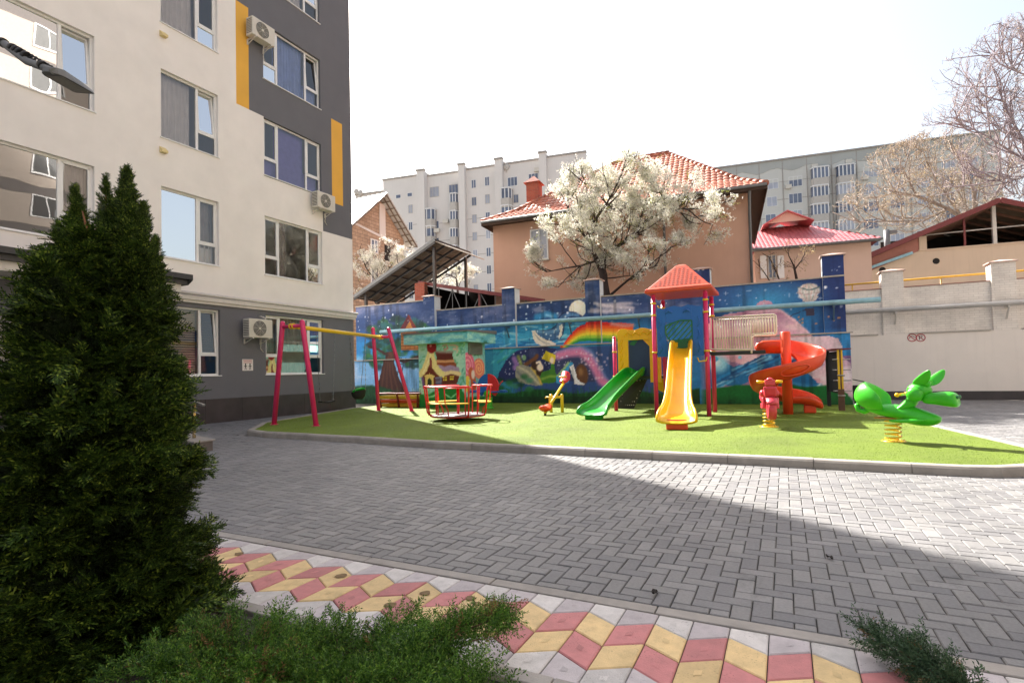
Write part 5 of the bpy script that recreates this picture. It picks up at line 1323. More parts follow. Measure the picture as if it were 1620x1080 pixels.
for k in range(4): m.tube([(x1 - .16, y - .03, zz0 + .15 + k * .25), (x1 - .08, y - .045, zz0 + .28 + k * .25), (x1 - .12, y - .03, zz0 + .40 + k * .25)], .022, 8)
for k in range(4): m.tube([(x0 + .2 + k * .22, y - .03, zz1 - .18), (x0 + .3 + k * .22, y - .045, zz1 - .07), (x0 + .4 + k * .22, y - .03, zz1 - .16)], .026, 8)
m.build('yellow_panel', M['p_yellow'], t, bevel=.012)
xa, xb = float(xs_[3]), float(xs_[9])
m = MB(); plate(m, [(xa, dlow - .1), (xa, zz1 - .34), (xa + .15, zz1 - .24), (xb, zz1 - .24), (xb, dlow - .1)], y + .05, y + .07); bd = m.build('board', M['p_navy'], t)
m = MB(); plate(m, [(xa + .01, zz1 - .42), (xa + .16, zz1 - .27), (xa + .3, zz1 - .27), (xa + .16, zz1 - .46)], y + .04, y + .048); m.build('green_patch', M['p_dgreen'], bd)
m = MB(); plate(m, [(xb - .22, zz1 - .27), (xb - .01, zz1 - .27), (xb - .01, zz1 - .5)], y + .04, y + .048); m.build('yellow_patch', M['p_yellow'], bd)
m = MB(); m.add([(xs_[6] + .42 * math.cos(2 * PI * j / 20) * .5 + .95, TD + 1.27, dlow - .35 + .2 * math.sin(2 * PI * j / 20)) for j in range(20)], [tuple(range(20))]); m.prism([(-.6, dlow - .1), (-.1, dlow - .1), (-.12, dlow - .38), (-.3, dlow - .52), (-.5, dlow - .42)], 'y', TD + 1.22, TD + 1.28); m.build('rear_panel', M['p_yellow'], t, bevel=.01)
# dark perforated climbing ramp behind the green slide
t0, t1, bq0, bq1 = onb(985, 597, PBk + 1.1), onb(1026, 596, PBk + 1.1), gz(977, 646, TZ), gz(1003, 646, TZ)
lc = Vector((PAl, PB, TZ)); q = [Vector(v) - lc for v in (bq0, bq1, t1, t0)]
m = MB(); nn = (q[1] - q[0]).cross(q[3] - q[0]).normalized() * .02
m.loft([[v for v in q], [v + nn for v in q]], 0, False); m.build('climbing_ramp', M['deck_dark'], t)
m = MB()
for i in range(1, 8):
    for j in range(1, 9):
        u, v = (i + .4 * (j % 2)) / 8.2, j / 9; cpt = (q[0] * (1 - u) + q[1] * u) * (1 - v) + (q[3] * (1 - u) + q[2] * u) * v; s = -.004
        cpt = cpt + nn.normalized() * (-.004 if nn.y > 0 else .026); m.add([cpt + Vector((math.cos(2 * PI * k / 6) * .016, 0, math.sin(2 * PI * k / 6) * .016)) for k in range(6)], [tuple(range(6))])
m.build('perforation', M['sign_white'], t)
# yellow grab bars between the left posts
m = MB()
for x in (.03,): m.tube([(x + .05, .12, dk + 1.2), (x + .09, .12, dk + 1.15), (x + .09, .12, dk + .15), (x + .05, .12, dk + .10)], .018, 8)
m.build('grab_bar', M['yellow_steel'], t)
m = MB(); m.tube([(TW - .22, -.05, dk - .16), (TW - .18, -.09, dk - .26), (TW - .02, -.09, dk - .24), (TW + .0, -.05, dk - .16)], .018, 8); m.build('grab_bar', M['yellow_steel'], t)

def slide(name, label, top, bot, w0, w1, h0, h1, mt, ped=None, side=.03, ntop=.22):
    """open chute from top to bottom (courtyard points); flares and rounds off at the foot"""
    top, bot = Vector(top), Vector(bot); base = Vector((bot.x, bot.y, TZ))
    t = thing(name, label, 'slide', tuple(base)); d = Vector((bot.x - top.x, bot.y - top.y, 0)); L = d.length; d.normalize(); sd = Vector((-d.y, d.x, 0))
    prof = [(0, 0), (ntop, -.02)]; H_ = top.z - bot.z
    for k in range(1, 13):
        f = k / 12; x = ntop + (L * .86 - ntop) * f; z = -.02 - (H_ - .04) * (f ** 1.12 if f < 1 else 1)
        prof.append((x, z))
    prof += [(L * .93, -H_ + .0), (L * .985, -H_ - .03), (L, -H_ - .10)]
    rings = []
    for i, (x, z) in enumerate(prof):
        f = x / L; g_ = max(0, (f - .70) / .30); w = w0 + (w1 - w0) * g_ ** 1.5; h = h0 + (h1 - h0) * f
        if f > .97: h = h1 * .45 if f < .995 else .03
        c = top - base + d * x + Vector((0, 0, z))
        p0 = prof[max(0, i - 1)]; p1 = prof[min(len(prof) - 1, i + 1)]; sl = Vector((p1[0] - p0[0], p1[1] - p0[1])).normalized()
        u = Vector((0, 0, 1)) * sl.x - d * sl.y if sl.x > .3 else Vector((0, 0, .6)) + d * .7
        hw = w / 2; s_ = side
        pr = [(-hw - s_, h), (-hw - s_ * 1.3, h - .04), (-hw - s_ * .6, -.05), (0, -.06), (hw + s_ * .6, -.05), (hw + s_ * 1.3, h - .04), (hw + s_, h), (hw - s_ * .2, h + .012), (hw - s_ * 1.1, h - .03), (hw - s_ * 1.6, .05), (hw - .10, .005), (0, .0), (-hw + .10, .005), (-hw + s_ * 1.6, .05), (-hw + s_ * 1.1, h - .03), (-hw + s_ * .2, h + .012)]
        rings.append([c + sd * a_ + u * b_ for a_, b_ in pr])
    m = MB(); m.loft(rings); m.build('chute', mt, t, sub=1)
    m = MB(); m.box(-.20, .20, -.06, .16, 0, bot.z - TZ - .02) if abs(d.y) > .9 else None
    m.v = [tuple(Vector((sd.x * v[0] - d.x * v[1], sd.y * v[0] - d.y * v[1], v[2])) + Vector((0, 0, 0)) - d * .12) for v in m.v]
    m.build('foot', ped or mt, t, bevel=.02)
    return t
ytop = onb(1078, 553, PB - .05); yb = gz(1073, 680, TZ)
slide('slide', 'yellow straight slide in front of the blue tower panel', (ytop[0], PB + .05, ytop[2] + .02), (yb[0] - .02, yb[1] - .05, TZ + .22), .46, .74, .24, .20, M['p_yellow'], M['p_orange'], ntop=.25)
gtop = onb(1008, 593, PBk - .05); gb = gz(936, 664, TZ)
slide('slide', 'green straight slide running down from the lower yellow panel', (gtop[0], PBk + .05, gtop[2] + .02), (gb[0], gb[1] - .05, TZ + .20), .50, .78, .22, .16, M['p_green'], ntop=.25)

# ---- bridge with cream railing, and red spiral slide
sp = gz(1247, 655, TZ); SA, SB = sp[0], sp[1] + .05
t = thing('bridge', 'narrow dark bridge with cream barred railing between tower and spiral slide', 'bridge', (PAr, PB + .75, TZ))
bx0, bx1 = .08, SA - PAr - .55; ybr = -.28
m = MB(); m.box(bx0 - .06, bx1 + .1, ybr, ybr + .75, dk - .10, dk - .02); m.build('deck', M['deck_dark'], t, bevel=.006)
pb = PB + .75 + ybr
rt0, rt1 = onb(1125, 503, pb), onb(1228, 497, pb); rb0, rb1, rb2 = onb(1125, 552, pb), onb(1189, 553, pb), onb(1228, 527, pb)
def rl(p): return Vector((p[0] - PAr, ybr - .02, p[2] - TZ))
for yy in (0, .77):
    m = MB(); o = Vector((0, yy, 0)); A_, B_, C_, D_, E_ = rl(rt0) + o, rl(rt1) + o, rl(rb2) + o, rl(rb1) + o, rl(rb0) + o
    kk_ = Vector((D_.x, D_.y, C_.z))
    m.tube([A_, B_ - Vector((.05, 0, 0)), B_ - Vector((.01, 0, .03)), C_ + Vector((0, 0, .05)), C_ - Vector((.03, 0, 0)), kk_ + Vector((.04, 0, 0)), kk_ - Vector((0, 0, .04)), D_ + Vector((0, 0, .03)), D_ - Vector((.03, 0, 0)), E_, A_], .02, 9)
    n_ = 24
    for k in range(1, n_):
        f = k / n_; x = A_.x + (B_.x - A_.x) * f; zt2 = A_.z + (B_.z - A_.z) * f; zb = E_.z if x < kk_.x else C_.z
        m.tube([(x, A_.y, zb), (x, A_.y, zt2)], .0115, 7)
    m.tube([D_, D_ - Vector((0, 0, .09))], .02, 8)
    m.build('railing', M['cream_steel'], t)
t = thing('spiral_slide', 'orange red spiral slide winding round its own central post', 'slide', (SA, SB, TZ))
ztop = onb(1250, 524, SB)[2] - TZ
m = MB(); m.tube([(0, 0, 0), (0, 0, ztop - .02), (0, 0, ztop)], [.115, .115, .09], 18); m.build('post', M['p_orange'], t)
zent = onb(1215, 556, SB + .5)[2] - TZ; RC = .50
rings = []; N = 56
path = [(-.75, RC, zent, None), (-.3, RC, zent - .01, None)]
th0, th1 = PI / 2, -PI * 1.5 + .05
for k in range(N + 1):
    f = k / N; th_ = th0 + (th1 - th0) * f; rc_ = RC + .04 * math.sin(f * PI); path.append((rc_ * math.cos(th_), rc_ * math.sin(th_), zent - .02 - (zent - .30) * f ** .96, th_))
path += [(.3, RC + .02, .27, None), (.62, RC + .02, .19, None), (.80, RC + .02, .10, None)]
for i, (x, y, z, th_) in enumerate(path):
    rad = Vector((math.cos(th_), math.sin(th_), 0)) if th_ is not None else Vector((0, 1, 0))
    c = Vector((x, y, z)); f = min(1, max(0, (i - 2) / N)); ho = .34 if th_ is not None else .30; hi_ = .10 if th_ is not None else .22
    if i > N + 3: ho = [.26, .18, .08][i - N - 3 - 1 if i - N - 3 - 1 < 3 else 2]; hi_ = ho * .8
    if i < 2: ho = hi_ = .30
    bl = min(1, max(0, (i - 1) / 6)); hi_ = hi_ if i < 2 else .30 * (1 - bl) + hi_ * bl
    w = .27
    pr = [(-w - .02, hi_), (-w - .03, -.03), (0, -.06), (w + .02, -.02), (w + .07, ho - .03), (w + .06, ho + .01), (w + .02, ho), (w - .03, .06), (w - .1, .0), (0, -.02), (-w + .06, .0), (-w + .015, .05), (-w + .01, hi_)]
    rings.append([c + rad * a_ + Vector((0, 0, b_)) for a_, b_ in pr])
m = MB(); m.loft(rings); m.build('chute', M['p_orange'], t, sub=1)
m = MB(); m.box(.35, .62, RC - .16, RC + .18, 0, .20); m.build('foot', M['p_orange'], t, bevel=.03)
m = MB()                                                      # embossed oval on the outer wall
for thc in (-1.35,):
    f = (thc - th0) / (th1 - th0); zc = zent - .02 - (zent - .30) * f ** .96 + .14; pts_ = []
    for k in range(24):
        an = 2 * PI * k / 24; dth = .36 * math.cos(an); pts_.append(((RC + .04 + .27 + .058) * math.cos(thc + dth), (RC + .04 + .27 + .058) * math.sin(thc + dth), zc + .10 * math.sin(an) + dth * .22))
    m.tube(pts_, .016, 6, closed=True)
m.build('emboss', M['p_orange'], t)

# ---- spring riders
def spring(t, r, h, turns, mt, wire=.014, n=18, base=.16):
    m = MB(); m.tube([(r * math.cos(2 * PI * k / n), r * math.sin(2 * PI * k / n), .015 + h * k / (n * turns)) for k in range(int(n * turns) + 1)], wire, 8); m.build('spring', mt, t)
    m = MB(); m.lathe([(base, 0), (base, .012), (base * .6, .016)], n=24)
    for k in range(4): m.tube([(base * .85 * math.cos(PI / 2 * k + .6), base * .85 * math.sin(PI / 2 * k + .6), 0), (base * .85 * math.cos(PI / 2 * k + .6), base * .85 * math.sin(PI / 2 * k + .6), .03)], .012, 6)
    m.build('base_plate', mt, t)
dg = gz(1414, 698, TZ)
t = thing('spring_rider', 'bright green dragon spring rider on a yellow spring at the turf edge', 'spring rider', dg, rz=-.42)
spring(t, .10, .32, 5, M['yellow_steel'], .013)
M['gold'] = mat('amber plate', (180, 120, 50), .5)
m = MB(); m.box(-.22, .12, -.09, .09, .345, .365); m.build('mount_plate', M['gold'], t, bevel=.004)
def skinny(spec, n=18, box=0.0):
    """rings: (x, z, half height, half width, tilt)"""
    out = []
    for x, z, hh, hw, tl_ in spec:
        rg = []
        for j in range(n):
            c, s_ = math.cos(2 * PI * j / n), math.sin(2 * PI * j / n)
            if box: k = 1 / max(abs(c), abs(s_)); k = 1 + (k - 1) * box; c, s_ = c * k, s_ * k
            rg.append(Vector((x - math.sin(tl_) * s_ * hh, c * hw, z + math.cos(tl_) * s_ * hh)))
        out.append(rg)
    return out
bd = MB()
bd.loft(skinny([(-.37, .50, .01, .01, .2), (-.35, .50, .05, .08, .2), (-.22, .485, .085, .14, .1), (-.04, .465, .11, .17, 0), (.10, .45, .11, .165, -.2), (.25, .405, .145, .17, -.4), (.40, .365, .12, .155, -.2), (.52, .355, .09, .12, 0), (.59, .365, .045, .07, 0), (.60, .37, .01, .01, 0)]), 0)
bd.loft(skinny([(.06, .44, .24, .155, -1.3), (.15, .53, .20, .14, -1.2), (.23, .62, .165, .125, -1.05), (.28, .72, .15, .12, -.9), (.33, .80, .125, .115, -.8), (.36, .88, .06, .07, -.8)]), 0)
bd.ell((.35, 0, .78), (.16, .14, .115), 18, 12)
for s_ in (-1, 1): bd.ell((.32, s_ * .12, .72), (.11, .07, .105), 16, 12); bd.ell((.46, s_ * .055, .885), (.05, .045, .055), 12, 8)
bd.loft(skinny([(.38, .66, .05, .06, 0), (.42, .665, .085, .10, 0), (.52, .665, .085, .105, 0), (.64, .66, .105, .13, .1), (.76, .65, .115, .145, .15), (.80, .648, .09, .12, .15), (.805, .648, .01, .01, .15)], 20, .55), 0)
bd.build('body', M['p_lime'], t, sub=1)
m = MB()
for s_, xo in ((-1, 0.0), (1, .10)):
    sec = []
    for k, (f, w) in enumerate(((-.1, .35), (.1, .85), (.35, 1.0), (.65, .85), (.88, .5), (1.0, .12))):
        c = Vector((.33 + xo + .19 * f, s_ * (.06 + .10 * f), .86 + .22 * f - .03 * math.sin(f * PI)))
        sec.append([c + Vector((-.115 * w, 0, .05 * w)), c + Vector((0, -s_ * .035 * w, 0)), c + Vector((.115 * w, 0, -.05 * w)), c + Vector((.0, s_ * .025, 0))])
    m.loft(sec)
m.build('ear', M['p_lime'], t, sub=2)
m = MB()
for s_ in (-1, 1): m.ell((.80, s_ * .06, .69), (.022, .03, .028), 12, 8)
m.build('nostril', M['p_dgreen'], t)
m = MB(); secs_ = []                                            # shell-like seat back, hollow toward the rider
for k in range(13):
    an = -1.45 + 2.9 * k / 12; cy, sy = math.cos(an), math.sin(an); hx = -.14 - .26 * cy; top_ = .56 + .33 * max(0, cy) ** .6
    o_, i_ = 1.0, .86
    secs_.append([Vector((-.14 - .30 * cy * .75, .20 * sy * .8, .47)), Vector((-.14 - .36 * cy, .235 * sy, .60)), Vector((-.14 - .33 * cy, .23 * sy, .56 + (top_ - .56) * .7)), Vector((-.12 - .25 * cy, .215 * sy, top_ + .01)), Vector((-.12 - .20 * cy, .19 * sy, top_ - .02)), Vector((-.12 - .22 * cy, .18 * sy, .60)), Vector((-.10 - .16 * cy, .15 * sy, .49))])
secs_ = [[Vector((.0 + (p.x + .10) * 1.34, p.y * 1.2, .47 + (p.z - .47) * 1.05)) for p in rg] for rg in secs_]; m.loft(secs_); m.build('seat_back', M['p_lime'], t, sub=2)
m = MB(); m.tube([(-.28, 0, .49), (-.38, 0, .44), (-.46, 0, .46), (-.475, 0, .54), (-.47, 0, .56)], [.045, .045, .04, .045, .02], 12); m.build('tail', M['p_lime'], t)
m = MB()
for s_ in (-1, 1):
    m.loft([[Vector((x, s_ * y, z + h)), Vector((x, s_ * (y + w), z)), Vector((x, s_ * (y + w * .8), z - .03)), Vector((x, s_ * y, z - h))] for x, y, z, h, w in ((-.02, .13, .33, .01, .02), (.05, .15, .33, .04, .06), (.2, .16, .34, .05, .07), (.36, .145, .35, .045, .06), (.46, .12, .37, .01, .02))])
m.build('foot_rest', M['p_lime'], t, sub=1)
m = MB(); m.tube([(.13, -.22, .715), (.13, .22, .715)], .02, 10)
for s_ in (-1, 1): m.ell((.13, s_ * .225, .715), (.032, .03, .032), 12, 8)
m.build('handle', M['p_yellow'], t)

mo = gz(1217, 675, TZ)
t = thing('spring_rider', 'pinkish red motorcycle spring rider on a yellow spring seen head on', 'spring rider', mo, rz=.16)
spring(t, .10, .30, 4.5, M['yellow_steel'], .015, base=.17)
def sk2(spec, n=16):                                           # (y, z, hh, hw): rings along local y
    return [[Vector((math.cos(2 * PI * j / n) * hw + ox, y, z + math.sin(2 * PI * j / n) * hh)) for j in range(n)] for y, z, hh, hw, ox in spec]
m = MB(); m.loft(sk2([(.55, .60, .02, .02, 0), (.52, .60, .09, .10, 0), (.40, .56, .10, .12, 0), (.15, .52, .12, .12, 0), (-.05, .56, .17, .11, 0), (-.22, .62, .16, .10, 0), (-.28, .62, .05, .05, 0)])); m.box(-.05, .05, -.05, .3, .31, .45); m.build('body', M['p_pink'], t, sub=1)
m = MB(); c = Vector((0, -.36, .36)); n = 24
for yy, r_, hw in ((0, .20, .075),):
    rings = [[c + Vector((sx * hw * w_, math.cos(2 * PI * k / n) * r_ * rr2, math.sin(2 * PI * k / n) * r_ * rr2)) for k in range(n)] for sx, w_, rr2 in ((-1, .7, .2), (-1, 1, .7), (-1, .9, .92), (-1, .4, 1.0), (1, .4, 1.0), (1, .9, .92), (1, 1, .7), (1, .7, .2))]
m.loft(rings); m.build('wheel', M['p_pink'], t)
m = MB()
rings = [[c + Vector((sx * .10, math.cos(an) * rr2, math.sin(an) * rr2)) for sx, rr2 in ((-1, .20), (-.9, .225), (0, .245), (.9, .225), (1, .20), (0, .215))] for an in np.linspace(.2, 2.6, 12)]
m.loft(rings); m.build('mudguard', M['p_pink'], t)
m = MB(); m.box(-.115, .115, -.36, -.20, .60, .80); hl = m.build('headlamp', M['p_pink'], t, bevel=.035)
m = MB(); m.box(-.085, .085, -.372, -.352, .63, .765); m.build('lamp_face', M['p_red'], hl, bevel=.02)
m = MB(); m.box(-.09, .09, -.33, -.23, .82, .92); m.ell((0, -.29, .93), (.06, .05, .035), 12, 8)
for s in (-1, 1):
    m.tube([(s * .12, -.24, .58), (s * .115, -.32, .38)], .032, 8); m.ell((s * .125, -.16, .66), (.05, .09, .07), 12, 8); m.box(s * .10 - .03, s * .10 + .03, -.12, .12, .36, .46)
m.build('fork', M['p_pink'], t, bevel=.015)
m = MB(); m.tube([(-.215, -.22, .885), (-.08, -.26, .885), (.08, -.26, .885), (.215, -.22, .885)], .018, 8)
for s in (-1, 1): m.tube([(s * .12, -.245, .885), (s * .225, -.22, .885)], .028, 10)
m.build('handlebar', M['p_yellow'], t)

s2 = gz(766, 647, TZ)
t = thing('spring_rider', 'lime green spring seesaw with blue plank and blue and red disc behind the merry-go-round', 'spring rider', (s2[0], s2[1] + .3, TZ))
m = MB(); m.lathe([(.16, 0), (.17, .03), (.12, .06), (.12, .09), (.15, .11), (.12, .13), (.12, .17), (.15, .19), (.12, .21), (.12, .25), (.15, .27), (.12, .29), (.14, .34), (.1, .38)], n=20); m.ell((0, -.02, .50), (.15, .14, .11), 16, 10); m.build('spring', M['p_lime'], t)
m = MB(); m.box(-.68, .68, -.10, .10, .52, .57); m.build('plank', M['p_blue'], t, bevel=.015)
for s, mt_ in ((-1, M['p_blue']), (1, M['p_red'])):
    m = MB(); n = 14; pts_ = [(s * .005, .60)] + [(s * (.005 + .38 * math.sin(an)), .72 + .42 * math.cos(an)) for an in np.linspace(0, 2.4, n)]
    m.prism(pts_, 'y', -.04, .04); m.tube([(s * .38, -.0, .72), (s * .5, -.02, .86), (s * .56, -.02, .9)], .02, 8); m.build('disc_half', mt_, t, bevel=.02)
m = MB()
for s in (-1, 1): m.lathe([(.13, 0), (.14, .02), (.11, .035)], (s * .55, 0, .57), 18)
m.build('seat', M['p_blue'], t)

# ---- slatted box by the kiosk
bb0, bb1 = gz(605, 644, TZ), gz(659, 644, TZ)
zt3 = onb(660, 621, bb0[1])[2] - TZ; ww = onb(660, 640, bb0[1])[0] - bb0[0]
t = thing('planter_box', 'slatted wooden planter box in red, orange and yellow beside the mural', 'planter', (bb0[0], bb0[1], TZ))
M['wood_red'] = mat('dark red painted wood', (112, 30, 32), .5, var=.2, scale=10, bump=.2); M['wood_yellow'] = mat('yellow painted wood', (206, 160, 50), .5, var=.15, scale=10, bump=.2); M['wood_orange'] = mat('orange painted wood', (196, 66, 36), .5, var=.15, scale=10, bump=.2)
fl_ = .10
for k, (mt_, hh) in enumerate(((M['wood_yellow'], 0), (M['wood_orange'], 1), (M['wood_yellow'], 2))):
    z0, z1 = .02 + hh * zt3 * .28, (hh + 1) * zt3 * .28 - .015; m = MB()
    f0, f1 = fl_ * z0 / zt3, fl_ * z1 / zt3
    for y, s in ((0, -1), (.75, 1)):
        m.add([(-f0, y + s * f0, z0), (ww + f0, y + s * f0, z0), (ww + f1, y + s * f1, z1), (-f1, y + s * f1, z1), (-f0, y + s * f0 - s * .03, z0), (ww + f0, y + s * f0 - s * .03, z0), (ww + f1, y + s * f1 - s * .03, z1), (-f1, y + s * f1 - s * .03, z1)], [(0, 1, 2, 3), (7, 6, 5, 4), (0, 4, 5, 1), (3, 2, 6, 7)])
    for x, s in ((0, -1), (ww, 1)):
        m.add([(x + s * f0, 0, z0), (x + s * f0, .75, z0), (x + s * f1, .75, z1), (x + s * f1, 0, z1), (x + s * f0 - s * .03, 0, z0), (x + s * f0 - s * .03, .75, z0), (x + s * f1 - s * .03, .75, z1), (x + s * f1 - s * .03, 0, z1)], [(0, 1, 2, 3), (7, 6, 5, 4), (0, 4, 5, 1), (3, 2, 6, 7)])
    m.build('slat', mt_, t)
m = MB()
for x in (-.03, ww * .5, ww + .03):
    s = (x / ww - .5) * 2 * fl_; m.bar((x, -.02, 0), (x + s, -.04 - fl_, zt3 - .03), .06, .045, up=(0, 1, 0)); m.bar((x, .77, 0), (x + s, .79 + fl_, zt3 - .03), .06, .045, up=(0, 1, 0))
m.build('corner_batten', M['wood_red'], t)
m = MB(); X0, X1, Y0, Y1 = -fl_ - .08, ww + fl_ + .08, -fl_ - .08, .75 + fl_ + .08
m.box(X0, X1, Y0, Y0 + .12, zt3 - .05, zt3); m.box(X0, X1, Y1 - .12, Y1, zt3 - .05, zt3); m.box(X0, X0 + .12, Y0 + .121, Y1 - .121, zt3 - .05, zt3); m.box(X1 - .12, X1, Y0 + .121, Y1 - .121, zt3 - .05, zt3)
m.build('rim', M['wood_red'], t, bevel=.006)
m = MB(); m.box(.0, ww, .03, .72, zt3 * .7, zt3 * .72); m.build('earth', M['soil'], t)

# ---- climbing frame seen end on at the right of the mural
l0 = gz(1332, 649, TZ); l1 = gz(1311, 641, TZ)
t = thing('climbing_frame', 'climbing frame with black board and yellow rung post at the right end of the mural', 'climbing frame', (l0[0], l0[1], TZ))
hz = onb(1328, 553, l0[1])[2] - TZ; dx, dy = l1[0] - l0[0], min(l1[1] - l0[1], 1.7)
M['post_brown'] = mat('brown painted post', (92, 60, 44), .5, var=.2)
m = MB(); m.box(-.07, .07, -.05, .05, 0, .55); m.build('post_foot', M['post_brown'], t, bevel=.006)
m = MB(); m.box(-.06, -.015, -.045, .045, .552, hz); m.box(.02, .06, -.045, .045, .552, hz); m.build('post', M['yellow_steel'], t, bevel=.004)
m = MB(); m.box(-.014, .019, -.04, .04, .552, hz - .01); m.build('post_core', M['post_brown'], t)
m = MB()
for k in range(4): m.tube([(-.17, -.02, .50 + k * .27), (.23, -.02, .50 + k * .27)], .014, 8)
for z in (.38, .9): m.tube([(-.08, -.055, z), (.09, -.055, z)], .02, 8)
m.build('rung', M['steel'], t)
m = MB(); m.box(dx - .05, dx + .05, dy - .05, dy + .05, 0, hz); m.build('far_post', M['black'], t, bevel=.006)
m = MB(); m.add([(.0 + .0, .08, .42), (dx, dy - .06, .42), (dx, dy - .06, hz - .03), (.0, .08, hz - .03), (.03, .08, .42), (dx + .03, dy - .06, .42), (dx + .03, dy - .06, hz - .03), (.03, .08, hz - .03)], [(0, 1, 2, 3), (7, 6, 5, 4), (0, 4, 5, 1), (3, 2, 6, 7), (0, 3, 7, 4), (1, 5, 6, 2)]); m.build('board', M['black_rubber'], t)
m = MB(); m.add([(-.2, -.1, hz + .002), (.25, -.1, hz + .002), (dx + .2, dy + .1, hz + .002), (dx - .2, dy + .1, hz + .002), (-.2, -.1, hz + .03), (.25, -.1, hz + .03), (dx + .2, dy + .1, hz + .03), (dx - .2, dy + .1, hz + .03)], [(3, 2, 1, 0), (4, 5, 6, 7), (0, 1, 5, 4), (1, 2, 6, 5), (2, 3, 7, 6), (3, 0, 4, 7)]); m.build('top_board', M['wood_red'], t)

# ---- black cart beside the wall end
c = gz(1361, 641, 0)
t = thing('handcart', 'black bin cart with slanted handle standing past the mural end', 'cart', (c[0] + .05, c[1], 0))
m = MB(); m.loft([[Vector((x * k, y * k, z)) for x, y in ((-.24, -.2), (.24, -.2), (.24, .2), (-.24, .2))] for z, k in ((.06, .8), (.62, 1.0), (.62, .9), (.12, .72))], 0, False); m.build('bin', M['black'], t, bevel=.01)
m = MB()
for y in (-.18, .18): m.tube([(.25, y, .58), (.05, y, .74), (-.2, y, .80)], .016, 8)
m.tube([(-.2, -.18, .80), (-.2, .18, .80)], .016, 8); m.build('handle', M['black'], t)
for y in (-.2, .2):
    m = MB(); m.tube([(.1, y - .03, .08), (.1, y + .03, .08)], .08, 14); m.build('wheel', M['black_rubber'], t)
# ------------------------------------------------------------------ houses behind the walls
def rooftile_mat(name, c1, c2, mort, w, h, bump=.8, rough=.6):
    t = NT(name); uv = t.n('UVMap')
    b = t.n('TexBrick'); b.offset = .0; b.inputs['Color1'].default_value = (*lin(c1), 1); b.inputs['Color2'].default_value = (*lin(c2), 1); b.inputs['Mortar'].default_value = (*lin(mort), 1)
    b.inputs['Scale'].default_value = 1; b.inputs['Brick Width'].default_value = w; b.inputs['Row Height'].default_value = h; b.inputs['Mortar Size'].default_value = h * .10; b.inputs['Mortar Smooth'].default_value = .6
    t.l(uv.outputs[0], b.inputs[0])
    n = t.noise(t.coord(), .8, 6, .7); f = t.ramp(n.outputs[0], [(.3, (.75,) * 3), (.7, (1.15,) * 3)])
    t.l(t.mix(1, b.outputs[0], f.outputs[0], 'MULTIPLY'), t.b.inputs['Base Color']); t.b.inputs['Roughness'].default_value = rough
    # rounded profile of every tile and the step at its lower edge
    sx = t.n('SeparateXYZ'); t.l(uv.outputs[0], sx.inputs[0])
    def mm(op, a, v): x = t.n('Math', operation=op); t.l(a, x.inputs[0]); x.inputs[1].default_value = v; return x.outputs[0]
    su = t.n('Math', operation='SINE'); t.l(mm('MULTIPLY', sx.outputs[0], 2 * PI / w), su.inputs[0])
    fr = t.n('Math', operation='FRACT'); t.l(mm('DIVIDE', sx.outputs[1], h), fr.inputs[0])
    ad = t.n('Math', operation='SUBTRACT'); t.l(mm('MULTIPLY', su.outputs[0], .6), ad.inputs[0]); t.l(fr.outputs[0], ad.inputs[1])
    t.l(t.bump(ad.outputs[0], bump, .05), t.b.inputs['Normal'])
    return t.m
M['tile_roof'] = mat('clay roof tiles', (178, 108, 84), .55, var=.2, scale=.8, island=.28, dirt=.35)
M['metal_tile'] = mat('red metal roof tiles', (186, 104, 108), .45, var=.1, scale=.8, island=.06, dirt=.2)
M['corrugated'] = rooftile_mat('corrugated sheet', (150, 136, 116), (160, 146, 126), (120, 106, 90), .12, 8.0, .8, .5)
M['orange_wall'] = mat('orange beige render', (202, 160, 138), .85, var=.05, scale=.8, streak=.12)
M['pink_wall'] = mat('pinkish render', (204, 176, 160), .85, var=.05, scale=.8, streak=.12)
M['beige_wall'] = mat('beige render', (206, 184, 162), .85, var=.06, scale=.6, streak=.18)
M['red_wall'] = mat('reddish render', (170, 116, 104), .85, var=.08)
M['red_metal'] = mat('dark red metal edge', (112, 40, 42), .45, var=.15)
M['rafter'] = mat('brown rafters', (98, 66, 50), .7, var=.2)
M['soffit'] = mat('dark wood soffit', (74, 56, 46), .8, var=.2)
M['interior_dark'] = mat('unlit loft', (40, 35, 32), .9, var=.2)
M['panel_wall'] = mat('pale concrete panels', (218, 213, 208), .9, var=.05, scale=.15, streak=.22, dirt=.12)
M['panel_joint'] = mat('panel joints', (160, 154, 148), .9, var=.2)
M['panel_grey'] = mat('grey green panels', (202, 202, 196), .9, var=.05, scale=.15, streak=.18)
M['panel_band'] = mat('grey parapet frieze', (172, 174, 170), .9, var=.08, scale=.3)
M['far_pane'] = mat('far window glass', (96, 104, 124), .15, var=.35, scale=.5, spec=.8)
M['far_pane_light'] = mat('far curtained glass', (168, 172, 184), .2, var=.2, scale=.5)
M['old_frame'] = mat('weathered frame', (186, 180, 172), .6, var=.1)
M['block_brick'] = brick_mat('rough shell-stone blocks', (176, 148, 122), (158, 130, 106), (124, 106, 92), .42, .21, .015, .35)
M['block_brick_x'] = brick_mat('rough shell-stone blocks, gable', (190, 164, 140), (172, 146, 122), (132, 112, 98), .42, .21, .015, .3, rz=90)
M['white_roof'] = mat('bright zinc roof', (206, 204, 200), .4, metal=.2, var=.08)

